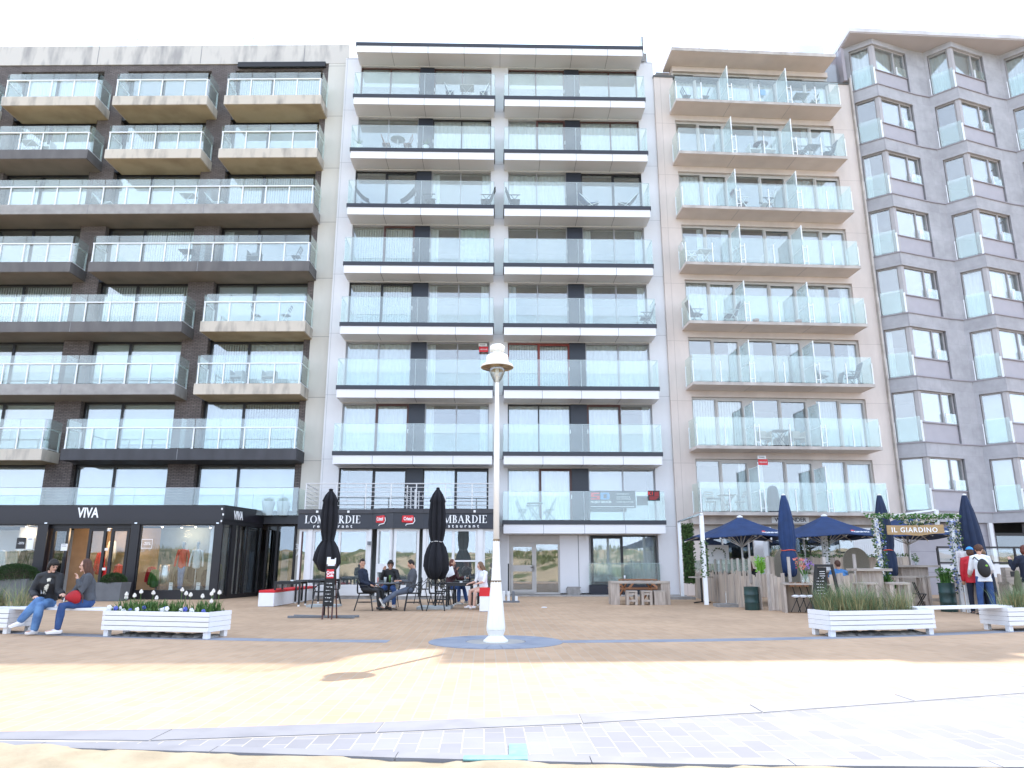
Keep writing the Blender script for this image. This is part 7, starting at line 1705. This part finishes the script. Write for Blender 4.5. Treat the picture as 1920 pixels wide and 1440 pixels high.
for s_ in (-1, 1):
    b = MB(); b.tube([(s_ * .03 + .016 * cos(a), -.092, .012 + .014 * sin(a)) for a in [2 * pi * i / 12 for i in range(12)]], .0025, 4, closed=True); b.v = [tuple(hc + M3 @ Vector(v)) for v in b.v]; b.build('glasses', 'eye_dark', t)
t, J, hc, M3 = person((-7.66, 13.92, 0), R(-50), 'long haired person in grey cardigan and dark jeans with a red bag on the bench', 'skin_pale', pel=.53, spine=(0, .16, 1), head=R(-10), nod=R(8),
    ua=((-.15, .55, -1), (.12, .42, -.95)), fa=((.12, .75, -.65), (-.42, .25, 1.0)), th=((-.06, 1, .02), (.06, 1, .04)), sh=((0, .02, -1), (0, .10, -1)), ft=((-.1, 1, -.04), (.05, 1, -.04)), top='cloth_grey', top_name='cardigan', legs='denim_blue', hair='hair_brown', hairstyle='long', loose=.008, leg_w=.92, scale=.96, long_top=.06)
bag = empty('handbag', (-7.80, 13.66, .63), R(-20), 'bright red rounded shoulder bag on the lap of the person in grey', 'bag')
b = MB(); b.ell((0, 0, 0), (.185, .07, .105), 20, 14, lambda q: Vector((q.x, q.y, q.z * (1 + .45 * q.x) - .25 * q.x * q.x + .25))); b.build('body', 'bag_red', bag, smooth=True); b = MB(); b.tube([(.12, 0, .08), (.20, .02, .06), (.21, .03, -.08)], .010, 6); b.build('strap', 'frame_brown', bag); b = MB(); b.bar((-.15, -.02, .02), (-.19, -.02, -.06), .02, .02); b.build('zip_pull', 'white_metal', bag)
b = MB(); b.prism([(-.10, -.08), (.12, -.05), (.10, .09), (-.08, .07)], 0, .05); tag(b.build('paper_bag', 'paper', loc=(-8.12, 13.95, .462)), 'crumpled white paper bag lying on the bench between the two seated people', 'bag')
# three men at the round table
person((-4.02, 21.0, 0), R(78), 'man in navy jumper and black trousers sitting left of the round table', pel=.54, spine=(0, -.22, 1), head=R(-55), nod=R(4), ua=((-.1, .25, -1), (.1, .25, -1)), fa=((.2, 1, -.3), (-.1, 1, -.35)), th=((-.1, 1, .02), (.1, 1, .02)), sh=((0, .12, -1), (0, .25, -1)), top='cloth_navy', legs='cloth_black', shoes='shoe_black', hairstyle='quiff', loose=.005)
t, J, hc, M3 = person((-3.58, 22.35, 0), R(5), 'man in black jacket and sunglasses leaning on the round table with hand at his mouth', pel=.54, spine=(.05, .35, 1), head=R(3), nod=R(14), ua=((-.15, .8, -.7), (.35, .45, -1)), fa=((.28, .3, 1.0), (-.2, 1, .0)), th=((-.2, 1, .0), (.2, 1, 0)), sh=((0, .1, -1), (.0, .1, -1)), top='cloth_black', top_name='jacket', legs='denim_blue', shoes='shoe_white', hairstyle='mop', loose=.014)
for s_ in (-1, 1): b = MB(); b.ell((0, 0, 0), (.024, .008, .016), 10, 6); b.v = [tuple(hc + M3 @ (Vector(v) + Vector((s_ * .030, -.096, .010)))) for v in b.v]; b.build('sunglasses', 'eye_dark', t)
person((-2.78, 21.0, 0), R(-72), 'man in grey jumper looking at his phone with legs stretched out to the left', pel=.53, spine=(0, -.12, 1), head=R(2), nod=R(30), ua=((-.1, .30, -1), (.1, .30, -1)), fa=((.15, 1, .12), (-.15, 1, .12)), th=((-.12, 1, -.18), (.05, 1, -.12)), sh=((.02, 1, -.62), (.10, 1, -.72)), ft=((-.1, .7, .8), (-.05, .6, .9)), top='cloth_grey', legs='denim_grey', shoes='shoe_grey', hairstyle='short', loose=.006)
b = MB(); b.box(-.04, .04, -.005, .005, -.07, .07); tag(b.build('phone', 'text_dark', loc=(-3.24, 20.86, .83), rotz=R(60)), 'dark phone held by the man in the grey jumper', 'phone')
# the drinker and the girl
person((-1.95, 24.15, 0), R(60), 'person with a beer glass half hidden behind the right black parasol', pel=.54, spine=(0, .1, 1), head=R(10), ua=((-.1, .7, -.8), (.1, .5, -1)), fa=((.1, .5, .9), (.1, 1, .1)), th=((-.1, 1, 0), (.1, 1, 0)), sh=((0, .0, -1), (0, .3, -1)), top='cloth_maroon', top_name='jacket', legs='denim_blue', shoes='shoe_grey', hair='hair_auburn', hairstyle='bob', loose=.02)
cup(-1.78, 23.86, 1.12, .04, .10, 'frame_brown', 'round glass of dark beer raised by the person behind the parasol')
for i in range(3):
    b = MB(); b.add([(0, 0, 0), (.22, 0, .02), (.24, .02, .30), (.02, .03, .28)], [(0, 1, 2, 3)]); b.add([(0, .004, 0), (.22, .004, .02), (.24, .024, .30), (.02, .034, .28)], [(3, 2, 1, 0)])
    o = b.build('menu_sheet', 'paper', loc=(-2.02 + i * .05, 22.9 + i * .03, .84)); o.rotation_euler = (R(-20), R(-38 + 9 * i), R(8)); tag(o, ('left', 'middle', 'right')[i] + ' of the fanned white menu sheets above the black tables', 'menu sheet', 'fanned menu sheets')
person((-.80, 21.6, 0), R(-50), 'girl in white top and patterned shorts on the red cushion behind the lamp post', 'skin_pale', pel=.58, spine=(0, .12, 1), head=R(-20), nod=R(20), ua=((-.1, .4, -1), (.1, .4, -1)), fa=((.1, 1, -.2), (-.1, 1, -.2)), th=((-.1, 1, -.05), (.1, 1, -.05)), sh=((0, .0, -1), (0, .1, -1)), top='cloth_white', top_name='top', legs='skin_pale', shoes='shoe_white', hair='hair_blond', hairstyle='long', sleeves=.4, leg_w=.82, scale=.92)
# standing group at the menu
person((11.88, 19.25, 0), R(172), 'person in white hooded top and blue jeans with a black backpack reading the menu', pel=.92, spine=(0, .10, 1), head=R(-28), nod=R(22), ua=((-.3, .1, -1), (.18, .25, -1)), fa=((-.1, .8, -.4), (-.2, .9, -.5)), th=((-.10, .05, -1), (.14, -.02, -1)), sh=((0, .0, -1), (.04, -.02, -1)), top='cloth_white', top_name='hooded_top', legs='denim_blue', shoes='shoe_black', hair='hair_brown', hairstyle='curly', loose=.014, leg_w=1.08, face=False)
bp = empty('backpack', (11.78, 19.02, 1.13), R(8), 'slim black backpack with a lime mark worn over the white hooded top', 'backpack')
b = MB(); b.ell((0, 0, 0), (.17, .075, .23), 18, 14, lambda q: Vector((q.x * (1 - .15 * q.z) + .1 * q.z * -1, q.y, q.z))); b.build('body', 'cloth_black', bp, smooth=True)
b = MB(); b.ell((.03, -.07, .06), (.04, .012, .025), 10, 6); b.build('mark', 'lime_mark' if 'lime_mark' in MATS else 'lime_leaf', bp); b = MB(); b.tube([(-.12, .0, .18), (-.14, .10, .27), (-.10, .2, .22)], .014, 6); b.build('strap', 'cloth_black', bp)
t, J, hc, M3 = person((11.93, 19.75, 0), R(150), 'person in red jacket and blue cap behind the one with the backpack', pel=.90, spine=(0, .05, 1), head=0, nod=R(8), top='cloth_red', top_name='jacket', legs='cloth_navy', shoes='shoe_black', hair='hair_brown', hairstyle='bob', loose=.022, face=False, scale=.98)
b = MB(); b.ell((0, .01, .05), (.092, .105, .085), 16, 10, lambda q: Vector((q.x, q.y, max(q.z, -.05)))); b.ell((0, -.11, .05), (.06, .06, .008), 12, 6); b.v = [tuple(hc + M3 @ Vector(v)) for v in b.v]; b.build('cap', 'cap_blue', t, smooth=True)
person((12.30, 19.75, 0), R(-160), 'person in dark navy coat standing right of the menu readers', pel=.90, spine=(0, .04, 1), head=R(10), nod=R(15), ua=((-.12, .2, -1), (.12, .2, -1)), top='cloth_navy', top_name='coat', legs='cloth_navy', shoes='shoe_white', hair='hair_blond', hairstyle='curly', loose=.024, long_top=.34, face=False, scale=.95)
person((13.05, 19.3, 0), R(172), 'person with dark red bobbed hair in navy jacket at the right edge', 'skin_pale', pel=.90, spine=(0, .04, 1), head=R(-45), nod=R(5), ua=((-.35, .25, -1), (.35, .3, -.8)), fa=((-.2, .6, -.5), (-.1, .5, .8)), top='cloth_navy', top_name='jacket', legs='cloth_beige', shoes='shoe_black', hair='hair_auburn', hairstyle='bob', loose=.018, leg_w=1.1, face=False, scale=1.0)
b = MB(); b.sweep([(0, 0, .1), (0, 0, .35), (.02, 0, .62)], (1, 0, 0), [.07, .10, .05], [.05, .06, .04], 10); tag(b.build('cloth_bag', 'cloth_olive', loc=(12.66, 19.15, .42), smooth=True), 'olive cloth bag hanging at the side of the red haired person', 'bag')
# guests inside the garden terrace
person((9.45, 22.0, 0), R(185), 'seated guest in light blue shirt seen from behind above the jagged fence', pel=.50, spine=(0, .12, 1), th=((-.15, 1, 0), (.15, 1, 0)), ua=((-.25, .4, -1), (.25, .4, -1)), fa=((0, 1, .1), (0, 1, .1)), top='cloth_blue', top_name='shirt', legs='denim_blue', hair='hair_brown', hairstyle='short', loose=.02, face=False, fat=1.1)
person((6.75 + .95, 24.6, 0), R(190), 'seated guest with brown hair and black patterned top behind the lime green plant', pel=.52, spine=(0, .12, 1), th=((-.15, 1, 0), (.15, 1, 0)), ua=((-.25, .4, -1), (.25, .4, -1)), fa=((0, 1, .1), (0, 1, .1)), top='cloth_black', top_name='top', legs='denim_blue', hair='hair_brown', hairstyle='long', loose=.01, face=False)
